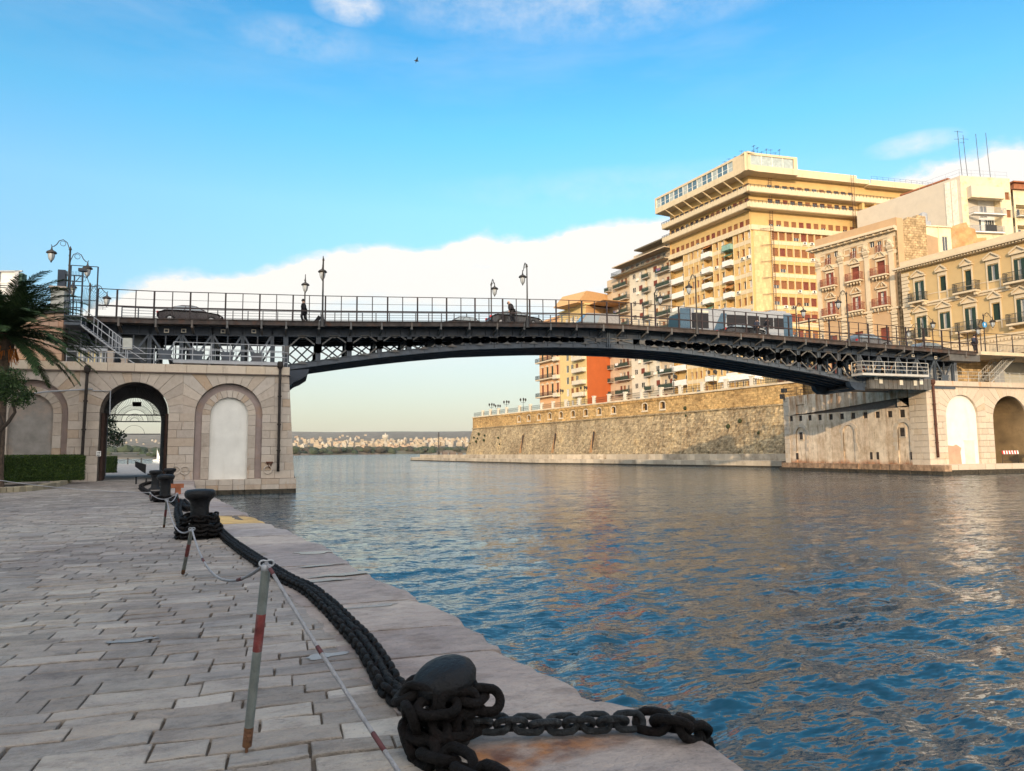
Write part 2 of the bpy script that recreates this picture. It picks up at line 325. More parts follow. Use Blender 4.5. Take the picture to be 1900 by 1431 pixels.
# ================================================================== SETTING: water, far shore, quay
def build_water():
    mt = bpy.data.materials.new('sea_water'); mt.use_nodes = True; t = mt.node_tree; b = t.nodes['Principled BSDF']
    b.inputs['Base Color'].default_value = (.010, .052, .085, 1); b.inputs['Roughness'].default_value = .06; b.inputs['IOR'].default_value = 1.33; b.inputs['Specular IOR Level'].default_value = .62
    tc = t.nodes.new('ShaderNodeTexCoord')
    def nz(sc, rot, sx, sy, d=4):
        mp = t.nodes.new('ShaderNodeMapping'); t.links.new(tc.outputs['Object'], mp.inputs[0]); mp.inputs['Rotation'].default_value = (0, 0, rot); mp.inputs['Scale'].default_value = (sx, sy, 1)
        n = t.nodes.new('ShaderNodeTexNoise'); t.links.new(mp.outputs[0], n.inputs[0]); n.inputs['Scale'].default_value = sc; n.inputs['Detail'].default_value = d; n.inputs['Roughness'].default_value = .55; return n.outputs[0]
    def nvec(sc, rot, sx, sy, k):
        mp = t.nodes.new('ShaderNodeMapping'); t.links.new(tc.outputs['Object'], mp.inputs[0]); mp.inputs['Rotation'].default_value = (0, 0, rot); mp.inputs['Scale'].default_value = (sx, sy, 1)
        n = t.nodes.new('ShaderNodeTexNoise'); t.links.new(mp.outputs[0], n.inputs[0]); n.inputs['Scale'].default_value = sc; n.inputs['Detail'].default_value = 3; n.inputs['Roughness'].default_value = .6
        a = t.nodes.new('ShaderNodeVectorMath'); a.operation = 'SUBTRACT'; t.links.new(n.outputs[1], a.inputs[0]); a.inputs[1].default_value = (.5, .5, .5)
        b_ = t.nodes.new('ShaderNodeVectorMath'); b_.operation = 'MULTIPLY'; t.links.new(a.outputs[0], b_.inputs[0]); b_.inputs[1].default_value = k; return b_.outputs[0]
    ge = t.nodes.new('ShaderNodeNewGeometry')
    def vadd(a, b_): n = t.nodes.new('ShaderNodeVectorMath'); n.operation = 'ADD'; t.links.new(a, n.inputs[0]); t.links.new(b_, n.inputs[1]); return n.outputs[0]
    # wind chop: slopes lean mostly up and down the channel
    v = vadd(ge.outputs['Normal'], vadd(vadd(nvec(5.5, -.3, .42, 1.5, (.62, 1.25, 0)), nvec(2.0, -.2, .4, 1.4, (.4, .8, 0))), vadd(nvec(12, -.35, .5, 1.4, (.6, 1.2, 0)), nvec(.6, -.25, .4, 1.5, (.26, .5, 0)))))
    lg = ramp(t, nz(.035, .3, .6, 1.2, 3), [(.35, (.55, .55, .55)), (.65, (1, 1, 1))])
    nn = t.nodes.new('ShaderNodeVectorMath'); nn.operation = 'NORMALIZE'; t.links.new(mixc(t, lg, ge.outputs['Normal'], v), nn.inputs[0]); t.links.new(nn.outputs[0], b.inputs['Normal'])
    rs = [1.6]
    while rs[-1] < 14000: rs.append(rs[-1]*(1.0135 if rs[-1] < 220 else 1.06))
    az = np.radians(np.arange(-62, 82.01, .28)); rs = np.array(rs)
    Rr, A = np.meshgrid(rs, az, indexing='ij'); wx = Rr*(np.sin(A)*f0[0]+np.cos(A)*0+np.sin(A)*(r0[0]-f0[0])+np.cos(A)*f0[0]); wy = Rr*(np.sin(A)*r0[1]+np.cos(A)*f0[1])
    z = np.zeros_like(wx); sp = Rr*.0135
    gx = wx+.25*np.sin(wy*.9+.3)+.12*np.sin(wx*2.1); gy = wy+.3*np.sin(wx*.7)+.1*np.sin(wy*2.7+1)
    for k in range(56):
        lam = .12*(1.5/.12)**(NR.rand()); th = .35+NR.randn()*.62+math.pi/2; a = .0062*lam**.8*(.6+.8*NR.rand()); ph = NR.rand()*6.28
        fade = np.clip((lam/(sp*2.2)-1)/1.5, 0, 1); q = (gx*math.cos(th)+gy*math.sin(th))*2*math.pi/lam+ph
        s_ = np.sin(q); z += a*fade*(s_-.35*np.cos(2*q)*.6)
    patch = .75+.35*np.sin(wx*.11+wy*.05)*np.sin(wy*.09-wx*.04+1)
    z *= patch
    n, mm = wx.shape; me = bpy.data.meshes.new('water'); vs = np.stack([wx, wy, z], -1).reshape(-1, 3)
    idx = np.arange(n*mm).reshape(n, mm); fs = np.stack([idx[:-1, :-1], idx[:-1, 1:], idx[1:, 1:], idx[1:, :-1]], -1).reshape(-1, 4)
    me.vertices.add(len(vs)); me.vertices.foreach_set('co', vs.ravel()); me.loops.add(len(fs)*4); me.loops.foreach_set('vertex_index', fs[:, ::-1].ravel())
    me.polygons.add(len(fs)); me.polygons.foreach_set('loop_start', np.arange(len(fs))*4); me.polygons.foreach_set('use_smooth', np.ones(len(fs), bool)); me.update(calc_edges=True)
    me.materials.append(mt); link('water', me, kind='structure')
build_water()

def build_far():
    pxs = np.arange(-700, 2700, 16); shore = np.interp(pxs, [-700, 180, 300, 380, 430, 545, 771, 880, 2700], [430, 480, 505, 560, 1000, 1130, 1370, 1450, 1600])
    nd = 80; V = []; 
    for i, px in enumerate(pxs):
        d0 = ray(px, 838); d0 = d0[:2]/np.dot(d0, f0)
        for j in range(nd):
            q = j/(nd-1); D = shore[i]*(1-q)**2+2*q*(1-q)*2300+q*q*9500
            far = np.interp(D, [400, 500, 1100, 1500, 2200, 3500, 5200, 7500, 9500], [-.5, 1.5, 3.2, 8, 24, 62, 120, 226, 230]) if shore[i] > 700 else np.interp(D, [400, 520, 700, 1500, 2200, 3500, 5200, 7500, 9500], [-.5, 3, 5, 10, 24, 62, 130, 232, 235])
            if j == 0: far = -.6
            w = d0*D; n_ = math.sin(w[0]*.0021+1)*math.sin(w[1]*.0017+px*.0009)+.5*math.sin(w[0]*.006+w[1]*.0043)
            V.append((w[0], w[1], far*(1+.045*n_)))
    n = len(pxs); fs = [(i*nd+j, (i+1)*nd+j, (i+1)*nd+j+1, i*nd+j+1) for i in range(n-1) for j in range(nd-1)]
    me = bpy.data.meshes.new('far_hills'); me.from_pydata(V, [], fs)
    def ex(t, c, tc, noise):
        a = ramp(t, noise(.0035, m3=(1, 2.6, 1)), [(.35, (.11, .11, .07)), (.5, (.22, .17, .12)), (.62, (.15, .14, .10)), (.75, (.34, .27, .19))])
        b = ramp(t, noise(.02), [(.4, (.05, .07, .035)), (.6, (1, 1, 1))]); return mixc(t, .75, a, b, 'MULTIPLY')
    me.materials.append(mat('far_land', (.2, .16, .1), extra=ex, bump=0)); me.polygons.foreach_set('use_smooth', [True]*len(fs))
    link('hills', me, kind='structure')
    hm = [mat('far_house_a', (.40, .33, .24), bump=0), mat('far_house_b', (.45, .41, .34), bump=0), mat('far_house_c', (.42, .31, .22), bump=0)]
    dark = mat('far_window', (.07, .06, .05), bump=0)
    protos = []
    for k in range(7):
        mb = MB(); w, d, h = random.uniform(7, 15), random.uniform(8, 12), random.uniform(4.5, 10)
        mb.box((-w/2, -d/2, 0), (w/2, d/2, h)); mb.box((-w/2-.3, -d/2-.3, h), (w/2+.3, d/2+.3, h+.5), 0)
        if k % 2: mb.box((-w/4, -d/3, h+.5), (w/5, d/3, h+3), 0)
        for q in range(int(w/3)):
            for fl in range(int(h/3.2)): mb.box((-w/2+1+q*3, -d/2-.06, 1+fl*3.1), (-w/2+2.2+q*3, -d/2+.02, 2.6+fl*3.1), 1)
        me = mb.build('far_house', [hm[k % 3], dark], label=('small cream flat-roofed house of the distant town across the water', 'small pale grey-white house of the distant town across the water', 'small tan house of the distant town across the water')[k % 3], cat='house', group='houses of the far shore town'); protos.append(me)
    def put(px, D, zz, rz, i):
        d0 = ray(px, 838); d0 = d0[:2]/np.dot(d0, f0)*D
        p = protos[i]; 
        if not used[i]: used[i] = 1; o = p
        else: o = p.copy(); COL.objects.link(o)
        o.matrix_basis = Matrix.Translation((d0[0], d0[1], zz))@Matrix.Rotation(rz, 4, 'Z')
    used = [0]*7
    for k in range(215):
        px = random.uniform(545, 872) if k % 4 else random.uniform(700, 872); base = random.random()
        D = 1600+base*900; yy = np.interp(D, [1600, 2500], [827, 813]) - max(0, (px-640)/230)*3
        z = H+(841.8-(px-540)*.009-yy-4)/1310*D-3; put(px, D, max(z, 4), random.uniform(-.5, .5)-TH, random.randrange(7))
    for k in range(45):
        px = random.uniform(206, 296) if k % 2 else random.uniform(545, 700); D = random.uniform(2600, 4200)
        z = H+(844-np.interp(D, [2600, 4200], [828, 814] if px < 400 else [818, 810]))/1310*D-8; put(px, D, z, random.uniform(-.5, .5), random.randrange(7))
    # water tower
    c = atD(715, 820, 1900); t = thing('water_tower', 'pale mushroom-shaped water tower rising above the far town', 'water tower', (c[0], c[1], 10))
    mb = MB(); mb.lathe([(3, 0), (2.6, 22), (3.4, 24), (8.5, 33), (9, 35), (9, 39), (8, 41), (1.5, 42), (1.4, 46), (0.01, 46)], n=20); mb.build('tank', hm[1], t, smooth=False)
    # shoreline woods
    V, Fc = [], []; 
    ic = bmesh.new(); bmesh.ops.create_icosphere(ic, subdivisions=2, radius=1); iv = np.array([v.co for v in ic.verts]); ifc = [tuple(v.index for v in f.verts) for f in ic.faces]; ic.free()
    mb = MB()
    for k in range(620):
        if k < 470: px = random.uniform(530, 885); D = np.interp(px, [545, 771, 880], [1130, 1370, 1450])+random.uniform(12, 130); s_ = random.uniform(3.5, 7.5); z = random.uniform(2, 9)
        elif k < 560: px = random.uniform(195, 330); D = random.uniform(900, 1500); s_ = random.uniform(4, 9); z = random.uniform(3, 8)
        else: px = random.uniform(195, 300); D = random.uniform(520, 760); s_ = random.uniform(1, 2.2); z = random.uniform(1.5, 4)
        d0 = ray(px, 838); d0 = d0[:2]/np.dot(d0, f0)*D; j = iv*(1+.28*(NR.rand(len(iv), 1)-.5)); j = j*np.array([s_*1.25, s_*1.25, s_])+np.array([d0[0], d0[1], z])
        b = len(mb.v); mb.v += [tuple(q) for q in j]; tt = random.random(); mb.f += [tuple(b+a for a in f) for f in ifc]; mb.m += [0]*len(ifc); mb.t += [tt]*len(ifc)
    mb.build('far_woods', mat('far_trees', (.035, .05, .03), tone=.6, tonecol=[(.02, .04, .022), (.05, .06, .03), (.07, .045, .04)], bump=0), kind='stuff', label='dark band of trees along the far shoreline', cat='trees')
    # a white sail far off through the arch
    c = atD(291, 850, 300); t = thing('sailing_boat', 'tiny white sailing boat on the water seen through the arch', 'boat', (c[0], c[1], 0))
    mb = MB(); mb.prism([(-1.6, .7), (-1.3, 0), (1.2, 0), (1.9, .8)], -.5, .5); mb.build('hull', mat('boat_white', (.8, .8, .78), bump=0), t)
    mb = MB(); mb.prism([(0, 1), (1.4, 1), (0, 5)], -.02, .02); mb.tube([(0, 0, .6), (0, 0, 5.4)], .05); mb.build('sail', mat('boat_white', (.8, .8, .78)), t)
build_far()

# ------------------------------------------------------------------ quay on the near side
QZ = 1.02
EY = [0.8, 3.18, 4.15, 4.5, 5.5, 6.8, 9.5, 13.1, 14.6, 19, 29, 36, 50.3]; EX = [2.3, 2.24, 2.17, 1.98, 1.78, 1.66, 1.18, .68, .35, -.59, -2.47, -3.9, -5.6]
def xe(y): return float(np.interp(y, EY, EX))
def stones():
    mb = MB(); y = .9; top_m = 0
    while y < 50.0:
        ch = random.choice([random.uniform(.13, .2), random.uniform(.19, .28), random.uniform(.2, .3)]) if y < 22 else random.uniform(.26, .36)
        xl = -.52*y-5; xr = xe(y)-1.25-.1*math.sin(y*3); x = xl+random.uniform(0, .4)
        nxt = y+ch; fine = y < 24; wob = lambda xx, yy: .022*math.sin(xx*2.3+yy*5)+.012*math.sin(xx*7.7+yy*3)
        while x < xr:
            ln = random.choice([random.uniform(.2, .42), random.uniform(.3, .55), random.uniform(.45, .8)]); x1 = min(x+ln, xr+.1)
            g = .003+random.random()*.005; ge = g+random.random()**6*.012; z = QZ+random.gauss(0, .0028); sl = [random.gauss(0, .0035) for _ in range(4)]; t = random.random()
            if fine:
                k = 3 if y < 12 else 2; P = []
                for q in range(k+1): xx = x+(x1-x)*q/k; P.append((xx+(ge if q == 0 else -ge if q == k else 0), y+g+wob(xx, y)+random.gauss(0, .005)))
                P.append((x1-ge-random.random()*.005, (y+nxt)/2+random.gauss(0, .01)))
                for q in range(k, -1, -1): xx = x+(x1-x)*q/k; P.append((xx+(ge if q == 0 else -ge if q == k else 0), nxt-g+wob(xx, nxt)+random.gauss(0, .005)))
                P.append((x+ge+random.random()*.005, (y+nxt)/2+random.gauss(0, .01)))
                n = len(P); c = np.mean(P, axis=0); b = len(mb.v); zz = lambda p: z+sl[0]*(p[0]-c[0])*3+sl[1]*(p[1]-c[1])*6
                ins = .008
                for p in P: d = np.array(p)-c; l = np.linalg.norm(d); e = c+d*(1-ins/l); mb.v.append((e[0], e[1], zz(p)))
                for p in P: mb.v.append((p[0], p[1], zz(p)-.005))
                for p in P: mb.v.append((p[0], p[1], QZ-.05))
                mb.f.append(tuple(b+q for q in range(n))); mb.m.append(0); mb.t.append(t)
                for lv in (0, 1):
                    for q in range(n): mb.f.append((b+lv*n+q, b+(lv+1)*n+q, b+(lv+1)*n+(q+1) % n, b+lv*n+(q+1) % n)); mb.m.append(0); mb.t.append(t)
            else:
                mb.face([(x+g, y+g*1.2+wob(x, y), z), (x1-g, y+g*1.2+wob(x1, y), z), (x1-g, nxt-g*1.2+wob(x1, nxt), z), (x+g, nxt-g*1.2+wob(x, nxt), z)], 0, t)
            x = x1
        y = nxt
    def ex(t, c, tc, noise):
        big = ramp(t, noise(.35, d=4), [(.38, (.78, .76, .78)), (.62, (1.08, 1.08, 1.06))]); c = mixc(t, 1, c, big, 'MULTIPLY')
        pit = ramp(t, noise(38, d=3, rg=.7), [(.30, (.45, .42, .42)), (.38, (1, 1, 1))]); c = mixc(t, .55, c, pit, 'MULTIPLY')
        dirt = ramp(t, noise(1.3, d=8, rg=.75), [(.56, (1, 1, 1)), (.72, (.55, .48, .42))]); c = mixc(t, .8, c, dirt, 'MULTIPLY'); w2 = ramp(t, noise(2.6, m3=(1, 2.2, 1), d=9, rg=.8), [(.40, (.62, .6, .6)), (.5, (1, 1, 1)), (.66, (1.2, 1.18, 1.15))]); return mixc(t, .75, c, w2, 'MULTIPLY')
    mp = mat('paving_stone', (.30, .275, .25), var=.2, scale=6, rough=.66, bump=1.4, bscale=11, tone=.3, tonecol=[(.15, .135, .12), (.31, .27, .235), (.21, .195, .18), (.42, .385, .345), (.16, .135, .115), (.30, .285, .27), (.26, .21, .165), (.50, .47, .43)], extra=ex, spec=.5)
    mb.build('paving', mp, kind='structure')
    # bed under the joints, and behind the pier the promenade
    mb = MB(); ys = [.4]+[float(q) for q in np.arange(1, 50.4, 1.0)]+[50.28]
    for a, b in zip(ys[:-1], ys[1:]): mb.face([(-60, a, QZ-.03), (xe(a)-.35, a, QZ-.03), (xe(b)-.35, b, QZ-.03), (-60, b, QZ-.03)])
    mb.build('joint_bed', mat('joint_bed_mat', (.11, .095, .08), bscale=30, bump=.6), kind='structure')
    mb = MB(); mb.box((-60, -60, -3), (2.3, .38, QZ-.004)); mb.build('quay_ground', mat('quay_rear', (.26, .25, .25), extra=coursed(.7, .26, (.3, .28, .26), .02, .8, 'xy')), kind='structure')
    mb = MB(); mb.box((-46, 50.3, -3), (-6.9, 64.2, QZ)); mb.box((-46, 64.2, -3), (-9.0, 150, QZ)); mb.build('promenade', mat('promenade_mat', (.30, .29, .28), extra=coursed(.9, .4, (.4, .38, .36), .02, .7, 'xy')), kind='structure')
    # kerb slabs along the water with worn outer edges
    mb = MB(); y = .8; k = 0
    while y < 50:
        ln = random.uniform(.85, 1.5) if y < 20 else random.uniform(1.2, 1.9); y1 = min(y+ln, 50.25); t = random.random(); z = QZ+random.gauss(0, .006); off = random.gauss(0, .018); drop = 0; mi = 0
        if 17.6 < y < 19.2: drop = .04; off += .03; mi = 1
        n = 9; sec = []
        for q in range(n+1):
            yy = y+.012+(y1-y-.024)*q/n; e = xe(yy)+off+random.gauss(0, .006)+.012*math.sin(yy*4)-.05*max(0, 1-min(q, n-q)/1.4)
            e -= .06*random.random()**6; xi = xe(yy)-1.27+.02*math.sin(yy*9)
            rr = .05+.02*math.sin(yy*5)
            sec.append([(xi, yy, QZ-.05), (xi, yy, z-.008), (xi+.01, yy, z), (xi+.45, yy, z+random.gauss(0, .0018)), (e-.35, yy, z-drop+random.gauss(0, .002)), (e-rr*1.8, yy, z-.004-drop), (e-rr*.6, yy, z-rr*.35-drop), (e, yy, z-rr*1.3-drop), (e+.012, yy, z-.34), (e-.02, yy, z-.5), (e+.02, yy, .3), (e+.02, yy, -1.2)])
        b = len(mb.v); w = len(sec[0])
        for s_ in sec: mb.v += s_
        for q in range(n):
            for j in range(w-1): mb.f.append((b+q*w+j, b+q*w+j+1, b+(q+1)*w+j+1, b+(q+1)*w+j)); mb.m.append(mi if j < 9 else 2); mb.t.append(t)
        mb.f.append(tuple(b+j for j in range(w-1, -1, -1))); mb.f.append(tuple(b+n*w+j for j in range(w))); mb.m += [mi, mi]; mb.t += [t, t]
        mb.f = mb.f; y = y1; k += 1
    def rust(t, c, tc, noise):
        c = ex(t, c, tc, noise)
        sp = t.nodes.new('ShaderNodeSeparateXYZ'); t.links.new(tc.outputs['Object'], sp.inputs[0])
        wig = mth('MULTIPLY', mth('SUBTRACT', noise(3.5), .5, tree=t), .45, tree=t)
        dy = mth('SUBTRACT', mth('ADD', sp.outputs[1], wig, tree=t), mth('MULTIPLY_ADD', sp.outputs[0], .14, 3.52, tree=t), tree=t); dx = mth('SUBTRACT', sp.outputs[0], 1.22, tree=t)
        q = mth('ADD', mth('POWER', mth('DIVIDE', dy, .22, tree=t), 2, tree=t), mth('POWER', mth('DIVIDE', dx, .75, tree=t), 2, tree=t), tree=t)
        f = mth('MULTIPLY', mth('SUBTRACT', 1, q, clamp=True, tree=t), mth('MULTIPLY_ADD', noise(5), 3.6, -.9, clamp=True, tree=t), clamp=True, tree=t)
        return mixc(t, f, c, ramp(t, noise(9), [(.4, (.10, .035, .02)), (.6, (.30, .12, .03))]))
    km = mat('kerb_stone', (.35, .30, .28), var=.2, scale=4, rough=.66, bump=1.5, bscale=9, tone=.2, tonecol=[(.25, .22, .21), (.35, .30, .27), (.29, .265, .26), (.41, .35, .30), (.31, .29, .29)], extra=rust, spec=.5)
    mb.build('quay_kerb', [km, mat('yellow_stone', (.48, .33, .14), extra=ex), mat('quay_side', (.07, .065, .045), scale=4, bump=.8, stain=.7)], kind='structure', smooth=False)
stones()
# thin puddles that have not dried on the kerb slabs
def puddle(px, py, a, b, rz):
    c = atz(px, py, QZ); mb = MB(); n = 26; P = []
    for k in range(n): an = 2*math.pi*k/n; q = 1+.22*math.sin(3*an+px)+.14*math.sin(5*an+py); P.append((c[0]+q*(a*math.cos(an)*math.cos(rz)-b*math.sin(an)*math.sin(rz)), c[1]+q*(a*math.cos(an)*math.sin(rz)+b*math.sin(an)*math.cos(rz)), QZ+.0085))
    mb.face(P); mb.build('puddle', glass_mat('puddle_film', (.20, .18, .17), .22, .5), kind='structure')
for p in ((585, 1026, .32, .16, .1), (592, 1050, .3, .06, .2), (640, 1066, .4, .1, .2), (600, 1078, .3, .08, .2), (690, 1126, .3, .05, .1), (605, 1218, .17, .07, .2), (245, 1190, .2, .05, .1)): puddle(*p)

# ================================================================== STONE ABUTMENTS OF THE BRIDGE
def stone_extra(t, c, tc, noise):
    r_ = ramp(t, noise(.55, m3=(3, 3, .7), d=8, rg=.7), [(.60, (1, 1, 1)), (.74, (.85, .52, .28))]); c = mixc(t, .8, c, r_, 'MULTIPLY')
    d = ramp(t, noise(1.1, m3=(1, 1, .5), d=8, rg=.75), [(.55, (1, 1, 1)), (.75, (.5, .45, .42))]); return mixc(t, .65, c, d, 'MULTIPLY')
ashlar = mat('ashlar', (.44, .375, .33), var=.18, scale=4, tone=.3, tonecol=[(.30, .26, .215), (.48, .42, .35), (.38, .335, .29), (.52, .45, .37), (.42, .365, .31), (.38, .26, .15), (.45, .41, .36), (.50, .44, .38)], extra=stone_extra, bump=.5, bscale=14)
pale_ashlar = mat('ashlar_pale', (.52, .44, .35), var=.13, scale=4, tone=.3, tonecol=[(.44, .36, .28), (.56, .48, .39), (.48, .41, .33), (.58, .50, .40), (.46, .35, .23)], extra=stone_extra, bump=.5, bscale=14)  # paler, warmer blocks for the far abutment and the copings
coremat = mat('mortar_core', (.16, .13, .11), scale=5)
plaster_grey = mat('grey_plaster', (.30, .265, .255), var=.1, scale=1.5, stain=.6, stcol=(.42, .30, .22), stscale=.6)
plaster_white = mat('white_infill', (.68, .67, .63), var=.07, scale=1.2, bump=.12, stain=.3, stcol=(.5, .46, .38), stscale=.5, streak=True)
darkiron = mat('dark_iron', (.02, .018, .017), var=.3, rough=.55, spec=.5, bump=.2)
blackpipe = mat('black_pipe', (.022, .017, .015), var=.4, scale=6, rough=.7)
rustpipe = mat('rusty_pipe', (.085, .035, .024), var=.4, scale=6, rough=.75)
deadwood = mat('old_brown_boards', (.05, .028, .022), var=.35, scale=3, rough=.8)
rail_grey = mat('grey_rail_paint', (.30, .32, .35), var=.1, rough=.5, bump=.05, spec=.5)
rail_white = mat('white_rail_paint', (.42, .42, .40), var=.08, rough=.5, bump=.05, stain=.35, stcol=(.25, .12, .06), stscale=1)

def clipx(poly, fx):                                            # clip convex polygon to x <= fx(z) (fx linear)
    out = []
    for i in range(len(poly)):
        p, q = poly[i], poly[(i+1) % len(poly)]; a, b = p[0]-fx(p[1]), q[0]-fx(q[1])
        if a <= 0: out.append(p)
        if a*b < 0: k = a/(a-b); out.append((p[0]+(q[0]-p[0])*k, p[1]+(q[1]-p[1])*k))
    return out
def masonry(mb, cells, arches, xr=None, ch=.55, depth=.3, y0=-.05, gap=.012, lens=(.7, 1.5)):
    """cells: rectangles (x0,z0,x1,z1) laid in courses; arches: (c, r, spring, left, right, top) fans of long voussoirs"""
    def put(poly):
        if xr: poly = clipx(poly, xr)
        if len(poly) > 2 and abs(sum(poly[k][0]*poly[(k+1) % len(poly)][1]-poly[(k+1) % len(poly)][0]*poly[k][1] for k in range(len(poly)))) > .02:
            mb.prism(poly, y0+random.uniform(-.008, .008), depth, inset=gap*1.6)
    g = gap
    for (x0, z0, x1, z1) in cells:
        n = max(1, round((z1-z0)/ch)); h = (z1-z0)/n
        for k in range(n):
            za, zb = z0+k*h+g, z0+(k+1)*h-g; x = x0; first = True
            while x < x1-.05:
                ln = random.uniform(*lens)*(.5 if first and k % 2 else 1); xn = x+ln
                if x1-xn < .35: xn = x1
                put([(x+g, za), (xn-g, za), (xn-g, zb), (x+g, zb)]); x = xn; first = False
    for (c, r, zs, xl, xrr, zt) in arches:
        n = 15; prev = None
        def hit(a):
            dx, dz = math.cos(a), math.sin(a); ks = []
            if dx > 1e-6: ks.append((xrr-c)/dx)
            if dx < -1e-6: ks.append((xl-c)/dx)
            if dz > 1e-6: ks.append((zt-zs)/dz)
            k = min(ks); return (c+dx*k, zs+dz*k)
        for k in range(n):
            a0, a1 = math.pi*k/n, math.pi*(k+1)/n; e = g/r/1.0
            poly = [(c+r*math.cos(a0+e), zs+r*math.sin(a0+e)), hit(a0+e*.4)]
            for (qx, qz) in ((xrr, zt), (xl, zt)):
                aq = math.atan2(qz-zs, qx-c)
                if a0+1e-4 < aq < a1-1e-4: poly.append((qx-(g if qx == xrr else -g), qz-g))
            poly += [hit(a1-e*.4), (c+r*math.cos(a1-e), zs+r*math.sin(a1-e)), (c+r*math.cos((a0+a1)/2), zs+r*math.sin((a0+a1)/2))]
            put(poly)
def vault(mb, c, r, zs, z0, y0, y1, m=0, n=20, dx=0):                  # inner surface of an arched passage
    pr = [(c+r, z0), (c+r, zs)]+[(c+r*math.cos(math.pi*k/n), zs+r*math.sin(math.pi*k/n)) for k in range(1, n)]+[(c-r, zs), (c-r, z0)]
    for a, b in zip(pr[:-1], pr[1:]): mb.face([(a[0], y0, a[1]), (a[0]+dx, y1, a[1]), (b[0]+dx, y1, b[1]), (b[0], y0, b[1])], m, .4)
def railing(mb, pts, h, r=.022, rows=(1, .66, .33), every=1.5, post=None):
    P = [Vector(p) for p in pts]
    for a, b in zip(P[:-1], P[1:]):
        for k in rows: mb.tube([a+Vector((0, 0, h*k)), b+Vector((0, 0, h*k))], r, 5)
        n = max(1, round((b-a).length/every))
        for k in range(n+1):
            p = a+(b-a)*k/n; mb.tube([p, p+Vector((0, 0, h))], post or r*1.15, 5)
def drainpipe(name, label, pts, r=.09, hop=.2, rustpipe=None):
    rustpipe = rustpipe or blackpipe; mb = MB(); mb.tube(pts, r, 8); t = thing(name, label, 'drainpipe', pts[-1])
    mb.build('pipe', rustpipe, t, Matrix.Identity(4), smooth=True)
    a = Vector(pts[0]); mb = MB(); mb.lathe([(.02, .42), (hop*.8, .40), (hop, .25), (hop*.95, .05), (r, -.12)], a, 12); mb.build('hopper', rustpipe, t, Matrix.Identity(4))
    mb = MB()
    for k in (.28, .55, .8):
        i = k*(len(pts)-1); p = Vector(pts[int(i)]).lerp(Vector(pts[min(int(i)+1, len(pts)-1)]), i-int(i)); mb.lathe([(r*1.05, -.05), (r*1.45, -.04), (r*1.45, .04), (r*1.05, .05)], p, 10)
    mb.build('collar', rustpipe, t, Matrix.Identity(4))

